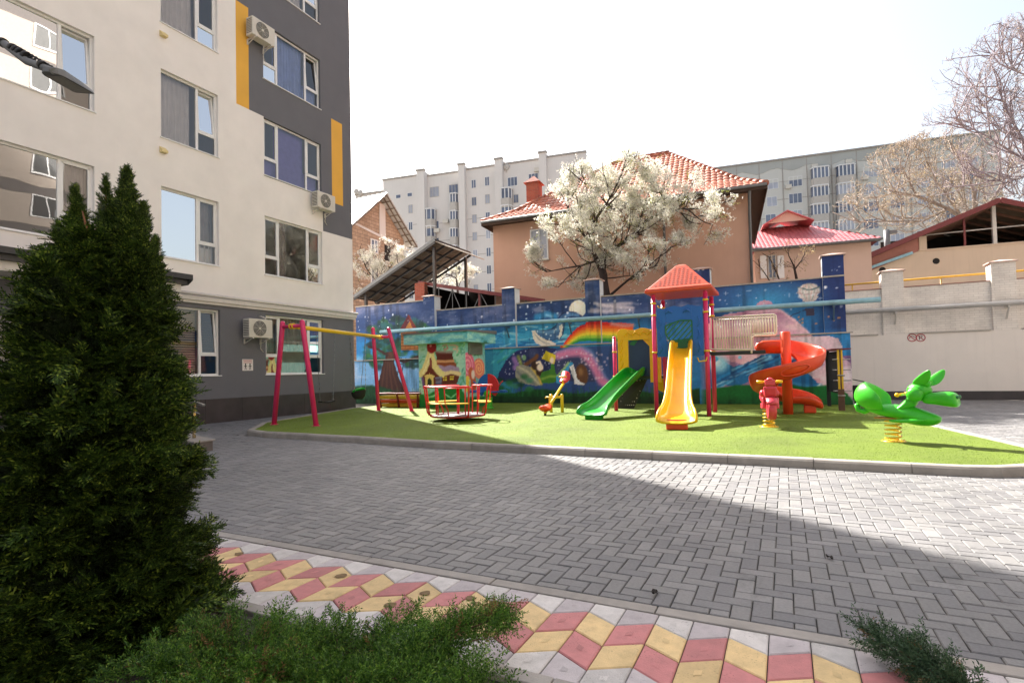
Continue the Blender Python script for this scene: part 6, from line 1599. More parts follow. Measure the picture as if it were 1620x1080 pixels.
def tiles(m, poly, w=.24, h=.34, amp=.035, lift=.03):
    """overlapping curved tiles laid in rows up a sloping face"""
    poly = [Vector(p) for p in poly]; u = (poly[1] - poly[0]).normalized(); nn = (poly[1] - poly[0]).cross(poly[-1] - poly[0]).normalized()
    if nn.z < 0: nn = -nn
    v = nn.cross(u)
    if v.z < 0: v = -v
    p2 = [((p - poly[0]).dot(u), (p - poly[0]).dot(v)) for p in poly]; u0, u1 = min(p[0] for p in p2), max(p[0] for p in p2); v1 = max(p[1] for p in p2)
    j = 0
    while j * h < v1:
        i = 0
        while u0 + i * w < u1:
            cx, cy = u0 + (i + .5) * w, (j + .5) * h; i += 1
            if not inside((cx, cy), p2): continue
            vs = []
            for k in range(5):
                x = cx - w / 2 + w * k / 4; hh = amp * math.sin(PI * k / 4)
                vs += [poly[0] + u * x + v * (cy - h * .52) + nn * (hh + lift), poly[0] + u * x + v * (cy + h * .55) + nn * hh, poly[0] + u * x + v * (cy - h * .52) + nn * (hh * .2)]
            m.add(vs, [(3 * k, 3 * k + 3, 3 * k + 4, 3 * k + 1) for k in range(4)] + [(3 * k + 2, 3 * k + 5, 3 * k + 3, 3 * k) for k in range(4)], 0)
        j += 1
def fwindow(fr, parent, s0, s1, h0, h1, d, nmull=1, mf='old_frame', mp='far_pane', sill=False):
    f = MB(); w = .06
    f.box(s0, s0 + w, d - .05, d + .01, h0, h1); f.box(s1 - w, s1, d - .05, d + .01, h0, h1); f.box(s0 + w, s1 - w, d - .05, d + .01, h1 - w, h1); f.box(s0 + w, s1 - w, d - .05, d + .01, h0, h0 + w)
    for k in range(1, nmull + 1):
        x = s0 + (s1 - s0) * k / (nmull + 1); f.box(x - .03, x + .03, d - .049, d + .009, h0 + w, h1 - w)
    o = f.build('window', M[mf], parent)
    g = MB(); g.add([(s0 + w, d - .02, h0 + w), (s1 - w, d - .02, h0 + w), (s1 - w, d - .02, h1 - w), (s0 + w, d - .02, h1 - w)], [(0, 1, 2, 3)]); g.build('pane', M[mp], o)
    if sill: g = MB(); g.box(s0 - .05, s1 + .05, d - .12, d - .001, h0 - .05, h0 - .001); g.build('sill', M['old_frame'], o)
    return o
def panel_block(name, label, fr, px0, px1, py_top, depth, wallm, extra=0):
    t = fthing(name, label, 'building', fr)
    s0, h0 = fr.sh(px0, py_top); s1, h1 = fr.sh(px1, py_top)
    return t, s0, s1

# ---- far panel block, left of the orange house
fr = Frame(608, 88, 17.4); t = fthing('apartment_block', 'pale stained panel apartment block far behind the orange tiled house', 'building', fr)
secs = [(562, 606, 300, 0.6), (606, 659, 284, 0.0), (671, 725, 271, .9), (659, 671, 280, -.4), (725, 735, 269, -.4), (735, 783, 266, .5), (783, 795, 261, -.4), (795, 853, 256, .5), (853, 865, 250, -.4), (865, 928, 246, 0.2)]
zr = fr.sh(760, 264)[1]
m = MB(); ms = MB()
for (p0, p1, yt, d) in secs:
    a0, _ = fr.sh(p0, 300, d); a1, _ = fr.sh(p1, 300, d); top = zr + (0.6 if d < 0 else 0) - (1.6 if p1 < 607 else 0)
    m.box(a0, a1, d, 14, 0, top); ms.box(a0 - .1, a1 + .1, d - .15, d + .5, top + .003, top + .25)
m.build('wall', M['panel_wall'], t); ms.build('parapet', M['panel_joint'], t)
jm_ = MB(); a0, _ = fr.sh(562, 300); a1, _ = fr.sh(928, 300)
for (p0, p1, yt, d) in secs:
    if d < 0: continue
    b0, _ = fr.sh(p0, 300, d); b1, _ = fr.sh(p1, 300, d)
    for k in range(3, 14):
        z = zr - k * 2.8 + .6
        if z > 2: jm_.box(b0 + .02, b1 - .02, d - .012, d - .001, z, z + .07)
jm_.build('panel_joint', M['panel_joint'], t)
Zz = lambda x, y: (540 + x / 4.153, 220 + y / 4.153)
def wz(x, y, w=30, h=50, d=0.0, n=1, mp=None):
    p0 = Zz(x - w / 2, y - h / 2); p1 = Zz(x + w / 2, y + h / 2); s0, h1 = fr.sh(*p0, d); s1, h0 = fr.sh(*p1, d)
    fwindow(fr, t, s0, s1, h0, h1, d - .003, n, 'pvc' if random.random() < .5 else 'old_frame', mp or ('far_pane' if random.random() < .6 else 'far_pane_light'))
for x, y in ((375, 378), (450, 366)): wz(x, y, 34, 22, 0, 0, 'far_pane')
for k in range(6): wz(455 + k, 460 + k * 112, 28, 52)
for k in range(6):
    if k != 1: wz(612, 348 + k * 112, 62, 58, .9, 2)
    wz(738 if k == 0 else 762, 332 + k * 114, 62 if k == 0 else 34, 58, .5 if k == 0 else .5, 2 if k == 0 else 1)
for k in range(7):
    wz(870 + k * 2.5, 296 + k * 114.5, 32, 52, .5); wz(958 + k * 2.5, 278 + k * 116, 32, 56, .5)
for k in range(6): wz(1125 if k == 0 else 1148, 280 + k * 113, 66 if k == 0 else 34, 52, .5, 2 if k == 0 else 1)
for k in range(5): wz(1262, 258 + k * 110, 66, 54, .5, 2)
def bay(px, py, w, h, d, glaz=True):
    p0, p1 = Zz(px - w / 2, py - h / 2), Zz(px + w / 2, py + h / 2); s0, h1 = fr.sh(*p0, d - .5); s1, h0 = fr.sh(*p1, d - .5); hm = h0 + (h1 - h0) * .48; c = (s1 - s0) * .18
    b = MB(); b.prism([(s0, d), (s0, d - .5), (s0 + c, d - 1.1), (s1 - c, d - 1.1), (s1, d - .5), (s1, d)], 'z', h0, hm); o = b.build('balcony', M['old_frame'], t)
    b = MB(); b.prism([(s0 + .05, d), (s0 + .05, d - .47), (s0 + c, d - 1.04), (s1 - c, d - 1.04), (s1 - .05, d - .47), (s1 - .05, d)], 'z', hm + .003, h1 - .06); b.build('glazing', M['far_pane'], o)
    b = MB(); b.prism([(s0 - .1, d), (s0 - .1, d - .52), (s0 + c, d - 1.18), (s1 - c, d - 1.18), (s1 + .1, d - .52), (s1 + .1, d)], 'z', h1 - .057, h1 + .1)
    for x, y in ((s0 + c, d - 1.07), (s1 - c, d - 1.07), ((s0 + s1) / 2, d - 1.07), (s0 + .03, d - .5), (s1 - .03, d - .5)): b.box(x - .06, x + .06, y - .06, y + .06, hm, h1 - .06)
    b.build('balcony_roof', M['pvc'], o)
for k in range(4): bay(572, 530 + k * 112, 92, 118, .9)
for k in range(5): bay(742, 418 + k * 113, 58, 100, .5)
for k in range(5): bay(1083, 392 + k * 113, 78, 116, .5)
def dish(fr_, t_, s, d, h, r=.5):
    m = MB(); m.ell((s, d, h), (r, .12, r), 12, 6); m.tube([(s, d + .1, h), (s, d + .2, h - .9)], .05, 6); m.build('satellite_dish', M['old_frame'], t_)
for px, py in ((563.5, 303), (570, 305), (801, 264)): s_, h_ = fr.sh(px, py, .3); dish(fr, t, s_, .3, h_)
s_, h_ = fr.sh(778, 262, 2); m = MB(); m.tube([(s_, 2, h_ - 1), (s_, 2, h_ + 3.2)], .06, 6); m.tube([(s_ - .5, 2, h_ + 2.8), (s_ + .5, 2, h_ + 2.8)], .04, 5); m.build('aerial', M['grey_metal'], t)
for x, y in ((690, 543), (632, 603), (1290, 205)):
    p = Zz(x, y); s_, h_ = fr.sh(*p, .5); m = MB(); m.box(s_ - .45, s_ + .45, .05, .45, h_ - .3, h_ + .3); m.build('cooler', M['ac_white'], t)

# ---- far panel block at the right
fr2 = Frame(1200, 86, 19); t2 = fthing('apartment_block', 'long grey panel apartment block far behind the bare tree at right', 'building', fr2)
sA, _ = fr2.sh(1060, 300); sB, zt2 = fr2.sh(1582, 207); zt2 = fr2.sh(1360, 237)[1]
m = MB(); m.box(sA, sB, 0, 14, 0, zt2 - 3.4); m.box(sA, sB, -.04, 14, zt2 - 3.398, zt2 - .2); m.build('wall', M['panel_grey'], t2)
m = MB(); xs_ = np.linspace(sA, sB, 45); zz = [(zt2 - 1.5 + .35 * math.sin(k * 1.3)) for k in range(45)]
m.prism([(float(x), z) for x, z in zip(xs_, zz)] + [(sB, zt2), (sA, zt2)], 'y', -.10, -.045); m.build('frieze', M['panel_band'], t2)
m = MB(); m.box(sA - .2, sB + .2, -.3, 2, zt2 + .002, zt2 + .22); m.build('parapet', M['panel_joint'], t2)
Z5 = lambda x, y: (1140 + x / 3.375, 180 + y / 3.375)
m = MB()
for x in (85, 205, 330, 460, 592, 727, 868, 1010, 1150, 1290, 1400):
    s_, _ = fr2.sh(*Z5(x, 300)); m.box(s_ - .06, s_ + .06, -.115, -.001, 2, zt2 - .05)
for k in range(12):
    z = zt2 - 3.4 - k * 2.8
    if z > 2: m.box(sA, sB, -.02, -.002, z - .05, z + .05)
m.build('panel_joint', M['panel_joint'], t2)
def w5(x, y, w, h, n=1, mp=None):
    s0, h1 = fr2.sh(*Z5(x - w / 2, y - h / 2)); s1, h0 = fr2.sh(*Z5(x + w / 2, y + h / 2))
    fwindow(fr2, t2, s0, s1, h0, h1, -.004, n, 'pvc', mp or ('far_pane' if random.random() < .5 else 'far_pane_light'))
for k in range(6):
    w5(280 - k * 6, 376 + k * 93, 58, 46); w5(400, 362 + k * 90, 74, 46, 2); w5(803, 310 + k * 93, 86, 46, 2)
    w5(945, 292 + k * 93, 78, 46, 2); w5(1085, 276 + k * 93, 78, 46, 2); w5(1215, 262 + k * 93, 78, 46, 2); w5(1340, 250 + k * 93, 70, 46, 2)
def bay5(x, y, w, h):
    s0, h1 = fr2.sh(*Z5(x - w / 2, y - h / 2), -.7); s1, h0 = fr2.sh(*Z5(x + w / 2, y + h / 2), -.7); hm = h0 + (h1 - h0) * .46; c = (s1 - s0) * .1
    b = MB(); b.prism([(s0, 0), (s0, -.6), (s0 + c, -1.1), (s1 - c, -1.1), (s1, -.6), (s1, 0)], 'z', h0, hm); o = b.build('balcony', M['old_frame'], t2)
    b = MB(); b.prism([(s0 + .05, 0), (s0 + .05, -.57), (s0 + c, -1.04), (s1 - c, -1.04), (s1 - .05, -.57), (s1 - .05, 0)], 'z', hm + .003, h1 - .06); b.build('glazing', M['far_pane' if random.random() < .6 else 'far_pane_light'], o)
    b = MB(); b.prism([(s0 - .08, 0), (s0 - .08, -.62), (s0 + c, -1.16), (s1 - c, -1.16), (s1 + .08, -.62), (s1 + .08, 0)], 'z', h1 - .057, h1 + .1)
    for k in range(5): x_ = s0 + c + (s1 - s0 - 2 * c) * k / 4; b.box(x_ - .07, x_ + .07, -1.12, -1.0, hm, h1 - .06)
    b.build('balcony_roof', M['pvc'], o)
for k in range(5): bay5(535, 340 + k * 97, 104, 92); bay5(672, 328 + k * 97, 108, 92)
for x, y in ((500, 283), (682, 258), (362, 392), (770, 345), (516, 360), (660, 540)):
    s_, h_ = fr2.sh(*Z5(x, y)); m = MB(); m.box(s_ - .42, s_ + .42, -.45, -.12, h_ - .3, h_ + .3); m.tube([(s_ + .02, -.45, h_), (s_ + .02, -.455, h_)], .2, 12); m.build('cooler', M['ac_white'], t2)

# ---- orange house with hipped clay roof
fr = Frame(785, 26, 21.6); t = fthing('house', 'large orange rendered house with hipped clay tile roof behind the blossom tree', 'house', fr)
sR, _ = fr.sh(1186, 400); he = (fr.sh(1213, 291, -.9)[1] + fr.sh(762, 349, -.9)[1]) / 2; eL, _ = fr.sh(762, 349, -.9); eR, _ = fr.sh(1213, 291, -.9)
DP = 9.0; rdg = fr.sh(1057, 243, DP / 2); zrd = rdg[1]
m = MB(); m.box(0, sR, 0, DP, 0, he - .02); w_ = m.build('wall', M['orange_wall'], t)
rl_, rr_ = 4.4 + eL + 1.0, rdg[0]
m = MB(); A_, B_, C_, D_ = (eL, -.9, he), (eR, -.9, he), (eR, DP + .9, he), (eL, DP + .9, he); k1, k2 = (rl_, DP / 2, zrd), (rr_, DP / 2, zrd)
def kick(p, q, f=.22, dz=-.22): return (p[0] + (q[0] - p[0]) * f, p[1] + (q[1] - p[1]) * f, p[2] + (q[2] - p[2]) * f + dz)
a_, b_, c_, d_ = kick(A_, k1), kick(B_, k2), kick(C_, k2), kick(D_, k1)
for q in ((A_, B_, b_, a_), (B_, C_, c_, b_), (C_, D_, d_, c_), (D_, A_, a_, d_), (a_, b_, k2, k1), (b_, c_, k2), (c_, d_, k1, k2), (d_, a_, k1)): m.roof(q); tiles(m, q)
roof = m.build('roof', M['tile_roof'], t, fix=False)
m = MB()
for p, q in ((A_, a_), (a_, k1), (B_, b_), (b_, k2), (k1, k2), (C_, c_), (c_, k2)):
    p, q = Vector(p), Vector(q); n_ = max(2, int((q - p).length / .36))
    for k in range(n_): c0 = p + (q - p) * k / n_; c1 = p + (q - p) * (k + 1.08) / n_; m.tube([c0, c1], [.12, .09], 8)
m.build('ridge_tiles', M['tile_roof'], roof)
m = MB(); m.add([(eL, -.9, he - .03), (eR, -.9, he - .03), (eR, DP + .9, he - .03), (eL, DP + .9, he - .03)], [(0, 1, 2, 3)]); m.box(eL, eR, -.93, -.901, he - .22, he - .005); m.box(eL - .03, eL, -.9, DP + .9, he - .22, he - .005); m.box(eR, eR + .03, -.9, DP + .9, he - .22, he - .005)
m.build('soffit', M['soffit'], t)
m = MB(); m.tube([(eL, -.98, he - .06), (eR, -.98, he - .06)], .06, 8); m.build('gutter', M['grey_metal'], t)
for px in (1052, 1188):
    s_ = fr.sh(px, 400, -.08)[0]; m = MB(); m.tube([(s_, -.9, he - .15), (s_, -.12, he - .7), (s_, -.12, .5)], .055, 8); m.build('downpipe', M['grey_metal'], t)
s0, h0 = fr.sh(833, 322, 1.2); s1, h1 = fr.sh(851, 287, 1.2)
M['red_brick'] = brick_mat('red chimney brick', (164, 76, 54), (148, 64, 46), (140, 100, 84), .22, .07, .01, .3)
m = MB(); m.box(s0, s1, 1.2, 1.2 + (s1 - s0), h0 - 1.2, h1); ch = m.build('chimney', M['red_brick'], roof)
m = MB(); cx_, cy_ = (s0 + s1) / 2, 1.2 + (s1 - s0) / 2; hw = (s1 - s0) / 2 + .12
m.add([(cx_ - hw, cy_ - hw, h1), (cx_ + hw, cy_ - hw, h1), (cx_ + hw, cy_ + hw, h1), (cx_ - hw, cy_ + hw, h1), (cx_, cy_, h1 + .42)], [(3, 2, 1, 0), (0, 1, 4), (1, 2, 4), (2, 3, 4), (3, 0, 4)]); m.build('chimney_cap', M['red_brick'], ch)
s0, h1 = fr.sh(839, 364); s1, h0 = fr.sh(868, 410); fwindow(fr, t, s0, s1, h0, h1, -.004, 1, 'pvc', 'far_pane_light', True)
s0, h1 = fr.sh(1135, 452); s1, h0 = fr.sh(1175, 490)
# ---- pink house with red metal roof
fr = Frame(1189, 31, 19); t = fthing('house', 'small pinkish house with red metal tile roof right of the orange house', 'house', fr)
e0, z0 = fr.sh(1186, 395, -.5); e1, z1 = fr.sh(1396, 376, -.5); he = (z0 + z1) / 2; DP = 8
sR = e1 - .4; zr2 = fr.sh(1245, 342, DP * .4)
m = MB(); m.box(e0 + .3, sR, 0, DP, 0, he - .02); m.build('wall', M['pink_wall'], t)
m = MB(); A_, B_, C_, D_ = (e0 - 3.5, -.5, he), (e1, -.5, he), (e1, DP + .5, he), (e0 - 3.5, DP + .5, he); k1, k2 = (zr2[0] - 1.0, DP * .5, zr2[1] - .5), (zr2[0] + 1.15, DP * .5, zr2[1] - .5)
for q in ((A_, B_, k2, k1), (B_, C_, k2), (C_, D_, k1, k2), (D_, A_, k1)): m.roof(q); tiles(m, q, .22, .36, .03, .015)
rf = m.build('roof', M['metal_tile'], t, fix=False)
ap = fr.sh(1245, 335, DP * .28); gl0 = fr.sh(1212, 354, DP * .28); gl1 = fr.sh(1281, 351, DP * .28); y = DP * .28
m = MB(); m.add([(gl0[0], y, gl0[1]), (gl1[0], y, gl0[1]), (ap[0], y, ap[1])], [(0, 1, 2)]); gb_ = m.build('gablet', M['pink_wall'], rf, fix=False)
m = MB(); m.roof([(gl0[0] - .2, y - .25, gl0[1] - .08), (ap[0], y - .25, ap[1] + .06), (ap[0], y + 3, ap[1] + .06), (gl0[0] - .2, y + 3, gl0[1] - .08)], 0, .06); m.roof([(ap[0], y - .25, ap[1] + .06), (gl1[0] + .2, y - .25, gl0[1] - .08), (gl1[0] + .2, y + 3, gl0[1] - .08), (ap[0], y + 3, ap[1] + .06)], 0, .06); m.build('gablet_roof', M['metal_tile'], rf, fix=False)
m = MB(); m.tube([(e0 - 3.5, -.56, he - .04), (e1, -.56, he - .04)], .06, 8); m.box(e0 - 3.5, e1, -.48, 0, he - .06, he - .03); m.build('gutter', M['grey_metal'], t)
s0, h1 = fr.sh(1214, 404); s1, h0 = fr.sh(1229, 440); fwindow(fr, t, s0, s1, h0, h1, -.004, 1, 'old_frame', 'far_pane', True)
for q0, q1 in ((1202, 1213.5), (1229.5, 1241)):
    s0, h1 = fr.sh(q0, 405); s1, h0 = fr.sh(q1, 440); m = MB(); m.box(s0, s1, -.08, -.03, h0, h1); m.build('shutter', M['pvc'], t)
# ---- beige building with open loft and red roof at the right
fr = Frame(1453, 29, 20); t = fthing('outbuilding', 'beige outbuilding with open loft and dark red metal roof above the white wall', 'building', fr)
apx = fr.sh(1582, 314, -.5); lf = fr.sh(1335, 419, -.5); rt_ = (apx[0] * 2 - lf[0], lf[1]); DP = 7
sl = fr.sh(1338, 450)[0]; jb = fr.sh(1454, 385)[0]; jb2 = fr.sh(1466, 385)[0]; zs_ = fr.sh(1500, 393)[1]; srt = rt_[0] - .5
def zroof(s): return lf[1] + (apx[1] - lf[1]) * (s - lf[0]) / (apx[0] - lf[0]) if s < apx[0] else apx[1] - (apx[1] - lf[1]) * (s - apx[0]) / (apx[0] - lf[0])
zi = zroof(jb) - .15
m = MB(); m.prism([(sl, 0), (srt, 0), (srt, zs_ - .4), (srt - .3, zs_), (jb, zs_), (sl, zroof(sl) - .9)], 'y', 0, .35); m.box(jb, jb2, -.02, .35, zs_ + .002, zi); m.build('wall', M['beige_wall'], t)
m = MB(); m.prism([(sl + .02, zroof(sl) - .89), (jb - .01, zs_ + .0), (jb - .01, zroof(jb) - .2), (sl + .02, zroof(sl) - .2)], 'y', .02, .3); m.build('upper_wall', M['red_wall'], t)
m = MB(); f0, f1 = fr.sh(1339, 437, -.1), fr.sh(1443, 400, -.1); m.bar((f0[0], -.12, f0[1]), (f1[0], -.12, f1[1]), .22, .14); m.build('flashing', M['pipe_blue'], t)
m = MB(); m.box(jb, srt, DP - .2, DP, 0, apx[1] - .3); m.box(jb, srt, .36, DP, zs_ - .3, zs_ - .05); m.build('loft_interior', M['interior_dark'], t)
m = MB(); m.roof([(lf[0], -.5, lf[1]), (apx[0], -.5, apx[1]), (apx[0], DP + .3, apx[1]), (lf[0], DP + .3, lf[1])], 0, .08); m.roof([(apx[0], -.5, apx[1]), (rt_[0], -.5, rt_[1]), (rt_[0], DP + .3, rt_[1]), (apx[0], DP + .3, apx[1])], 0, .08); m.build('roof', M['corrugated'], t, fix=False)
m = MB(); m.bar((lf[0], -.53, lf[1] - .08), (apx[0], -.53, apx[1] - .08), .05, .26); m.bar((apx[0], -.53, apx[1] - .08), (rt_[0], -.53, rt_[1] - .08), .05, .26); m.build('bargeboard', M['red_metal'], t)
m = MB()
for yy in np.linspace(.1, DP, 7):
    for p, q in ((lf, apx), (apx, rt_)): m.bar((p[0], yy, p[1] - .18), (q[0], yy, q[1] - .18), .06, .14)
m.build('rafters', M['rafter'], t)
for px, w in ((1574, .16), (1526, .09)):
    s_ = fr.sh(px, 380, .1)[0]; m = MB(); m.box(s_ - w / 2, s_ + w / 2, .05, .05 + w, zs_, zroof(s_) - .2); m.build('loft_post', M['band'] if w > .1 else M['red_metal'], t)
q0, q1 = fr.sh(1466, 371, -.02), fr.sh(1625, 355, -.02); m = MB(); m.tube([(q0[0], .1, q0[1]), (q1[0], .1, q1[1])], .035, 8); m.build('loft_rail', M['pipe_white'], t)
m = MB(); m.box(jb - .05, srt, -.06, -.001, zs_ - .02, zs_ + .05); m.build('loft_sill', M['beige_wall'], t)
for px, py in ((1396, 427), (1481, 413)):
    s_, h_ = fr.sh(px, py); m = MB(); m.tube([(s_, -.004, h_), (s_, -.012, h_)], .16, 14); m.build('vent_hole', M['interior_dark'], t)
s_, h_ = fr.sh(1403, 372, 3); m = MB(); m.tube([(s_, 3, h_ - 1.5), (s_, 3, h_ + .3)], .16, 10); m.box(s_ - .1, s_ + .5, 2.9, 3.1, h_ + .05, h_ + .25); m.build('flue', M['grey_metal'], t)
# ---- shell-stone house with zinc roof, left: its gable looks toward +a, the ridge runs off behind the apartment building
GA = -22.0
fE, rE, aP = ona(558, 349, GA), ona(661, 392, GA), ona(621.5, 308.5, GA)
zE = (fE[2] + rE[2]) / 2; bm_ = (fE[1] + rE[1]) / 2; hb = (rE[1] - fE[1]) / 2; zA = aP[2]; OV = .75
t = thing('house', 'unfinished shell-stone house with bright zinc roof beside the apartment building', 'house', (GA - OV, bm_, 0))
m = MB(); wb = hb - .55
def zg2(y): return zA - (zA - zE) * abs(y) / hb
m.prism([(-wb, 0), (wb, 0), (wb, zg2(wb) - .15), (0, zA - .15), (-wb, zg2(wb) - .15)], 'x', -9, 0); m.build('wall', M['block_brick_x'], t)
m = MB(); m.roof([(OV, -hb, zE), (OV, 0, zA), (-9.4, 0, zA), (-9.4, -hb, zE)], 0, .06); m.roof([(OV, 0, zA), (OV, hb, zE), (-9.4, hb, zE), (-9.4, 0, zA)], 0, .06); m.build('roof', M['white_roof'], t, fix=False)
m = MB()
for k in range(9):
    for s_ in (-1, 1):
        y = s_ * hb * k / 8; m.bar((OV - .02, y, zg2(y) - .10), (-.0, y, zg2(y) - .10), .05, .05)
for s_ in (-1, 1): m.bar((OV - .06, 0, zA - .14), (OV - .06, s_ * hb, zE - .14), .05, .08); m.bar((OV - .4, 0, zA - .14), (OV - .4, s_ * hb, zE - .14), .05, .08)
m.build('battens', M['corrugated'], t)
def gp(px, py): q = ona(px, py, GA - OV); return q[1] - bm_, q[2]
y0, _ = gp(600, 350); y1, _ = gp(609, 350); m = MB(); m.box(.002, .05, y0, y1, gp(604, 375)[1], gp(604, 323)[1]); m.build('pilaster', M['panel_wall'], t)
q0, q1 = gp(560, 353), gp(650, 398); m = MB(); m.bar((.03, q0[0], q0[1]), (.03, q1[0], q1[1]), .05, .14); m.build('string_course', M['panel_wall'], t)
for ya, yb in ((377, 402), (424, 452)):
    (s0, h1), (s1, h0) = gp(586, ya), gp(597.5, yb)
    f = MB()
    for a_, b_, c_, d_ in ((s0, s0 + .07, h0, h1), (s1 - .07, s1, h0, h1), (s0 + .07, s1 - .07, h1 - .07, h1), (s0 + .07, s1 - .07, h0, h0 + .07), ((s0 + s1) / 2 - .035, (s0 + s1) / 2 + .035, h0 + .07, h1 - .07)): f.box(.003, .06, a_, b_, c_, d_)
    o = f.build('window', M['pvc'], t); f = MB(); f.add([(.02, s0, h0), (.02, s1, h0), (.02, s1, h1), (.02, s0, h1)], [(0, 1, 2, 3)]); f.build('pane', M['far_pane'], o)
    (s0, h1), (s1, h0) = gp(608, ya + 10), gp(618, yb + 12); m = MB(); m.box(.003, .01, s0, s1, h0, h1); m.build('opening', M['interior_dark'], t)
# ---- corrugated lean-to canopy behind the left end of the mural wall
CB = 20.2
hA = onb(688, 378, CB); lA = onb(560, 468, CB)
cpo = Vector((lA[0], CB, 0)); t = thing('canopy', 'steep corrugated sheet canopy on dark steel frame behind the mural wall', 'canopy', tuple(cpo))
def solve_far(px, py, z):
    d = ray(px, py); k = (z - CH) / d.z; p = d * k; return p.dot(E2)
# the upper eave runs back: find its far end on the same height
fb = min(max(ona(745, 410, hA[0])[1], CB + 3), CB + 7); DPc = fb - CB
Wc, zL, zH = hA[0] - lA[0], lA[2], hA[2]
m = MB(); m.roof([(0, 0, zL), (0, DPc, zL), (Wc, DPc, zH), (Wc, 0, zH)], 0, 0); m.roof([(0, 0, zL - .03), (Wc, 0, zH - .03), (Wc, DPc, zH - .03), (0, DPc, zL - .03)]); m.build('roof', M['corrugated'], t, fix=False)
m = MB(); nx = 7; ny = 4
for k in range(nx + 1):
    f = k / nx; x, z = Wc * f, zL + (zH - zL) * f; m.bar((x, 0, z - .08), (x, DPc, z - .08), .05, .07)
for k in range(ny + 1):
    y = DPc * k / ny; m.bar((0, y, zL - .16), (Wc, y, zH - .16), .06, .10)
m.build('rafters', M['dark_metal'], t)
m = MB(); m.bar((0, -.02, zL - .03), (Wc, -.02, zH - .03), .03, .14); m.build('edge_trim', M['grey_metal'], t)
for f, y in ((.12, .2), (.96, .2), (.96, DPc - .2), (.12, DPc - .2)):
    m = MB(); m.box(Wc * f - .06, Wc * f + .06, y - .06, y + .06, 0, zL + (zH - zL) * f - .2); m.build('post', M['dark_metal'], t)
m = MB(); m.roof([(Wc + .05, -.05, zH - .1), (Wc + .05, DPc + .05, zH - .1), (Wc + .75, DPc + .05, zH - .45), (Wc + .75, -.05, zH - .45)], 0, .04); m.build('eave_sheet', M['corrugated'], t, fix=False)
# ---- low open shed with dark red roof edge
SB_ = 21.0; p0, p1 = onb(662, 446, SB_), onb(862, 475, SB_)
t = thing('shed', 'low open shed with dark red roof edge and steel trusses behind the mural wall', 'shed', (p0[0], SB_, 0)); Ws = p1[0] - p0[0]
m = MB(); m.roof([(0, 0, p0[2]), (Ws, 0, p1[2]), (Ws, 5, p1[2] + .3), (0, 5, p0[2] + .3)], 0, .05); m.build('roof', M['corrugated'], t, fix=False)
m = MB(); m.bar((0, -.03, p0[2] - .03), (Ws, -.03, p1[2] - .03), .05, .16); m.build('fascia', M['red_metal'], t)
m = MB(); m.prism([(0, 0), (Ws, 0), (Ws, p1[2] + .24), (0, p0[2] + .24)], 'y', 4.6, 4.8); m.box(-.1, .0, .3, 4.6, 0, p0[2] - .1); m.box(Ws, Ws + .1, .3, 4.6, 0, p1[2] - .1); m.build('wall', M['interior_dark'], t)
m = MB(); zt_s, zb_s = p1[2] - .05, p1[2] - .75
m.bar((.3, .15, zb_s), (Ws, .15, zb_s + .18), .06, .06)
n_ = 8
for k in range(n_):
    x0, x1 = .3 + (Ws - .5) * k / n_, .3 + (Ws - .5) * (k + 1) / n_; zf = lambda x: p0[2] + (p1[2] - p0[2]) * x / Ws - .1
    if k % 2: m.bar((x0, .15, zb_s), (x1, .15, zf(x1)), .03, .03)
    else: m.bar((x0, .15, zf(x0)), (x1, .15, zb_s), .03, .03)
    m.bar((x1, .15, zb_s), (x1, .15, zf(x1)), .03, .03)
m.build('truss', M['grey_metal'], t)
for x in (.15, Ws * .5, Ws - .1):
    m = MB(); m.box(x - .05, x + .05, .1, .2, 0, p0[2] + (p1[2] - p0[2]) * x / Ws - .1); m.build('post', M['red_metal'], t)
m = MB(); qb0 = onb(662, 462, 20.6); m.box(.0, .55, -.3, -.05, 0, p0[2] - .1); m.build('brick_pier', M['red_brick'], t)
# ------------------------------------------------------------------ trees and shrubs
def np_mesh(name, V, Fq, mats, parent=None, mi=None, smooth=False):
    """V (n,3), faces (m,k) as arrays"""
    V = np.asarray(V, np.float32); Fq = np.asarray(Fq, np.int32); me = bpy.data.meshes.new(name)
    k = Fq.shape[1]; me.vertices.add(len(V)); me.vertices.foreach_set('co', V.ravel())
    me.loops.add(Fq.size); me.loops.foreach_set('vertex_index', Fq.ravel()); me.polygons.add(len(Fq))
    me.polygons.foreach_set('loop_start', np.arange(0, Fq.size, k, dtype=np.int32)); me.polygons.foreach_set('loop_total', np.full(len(Fq), k, np.int32))
    for m in (mats if isinstance(mats, (list, tuple)) else [mats]): me.materials.append(m)
    if mi is not None: me.polygons.foreach_set('material_index', np.asarray(mi, np.int32))
    me.update(calc_edges=True); me.validate()
    o = bpy.data.objects.new(name, me); col.objects.link(o)
    if parent is not None: o.parent = parent
    return o
def rot_to(dirs, roll):
    """matrices (n,3,3) whose x axis follows dirs, rolled about it"""
    d = dirs / np.linalg.norm(dirs, axis=1, keepdims=True); up = np.tile(np.array([0, 0, 1.0]), (len(d), 1)); up[np.abs(d[:, 2]) > .95] = (1, 0, 0)
    y = np.cross(up, d); y /= np.linalg.norm(y, axis=1, keepdims=True); z = np.cross(d, y)
    c, s = np.cos(roll)[:, None], np.sin(roll)[:, None]; y2, z2 = y * c + z * s, z * c - y * s
    return np.stack([d, y2, z2], axis=2)
def scatter(tv, tf, pos, R, sc):
    """copies of a template (verts, quads) at pos, turned by R and scaled"""
    n, k = len(pos), len(tv); V = np.einsum('nij,kj->nki', R, tv) * sc[:, None, None] + pos[:, None, :]
    Fq = tf[None] + (np.arange(n) * k)[:, None, None]
    return V.reshape(-1, 3), Fq.reshape(-1, tf.shape[1])
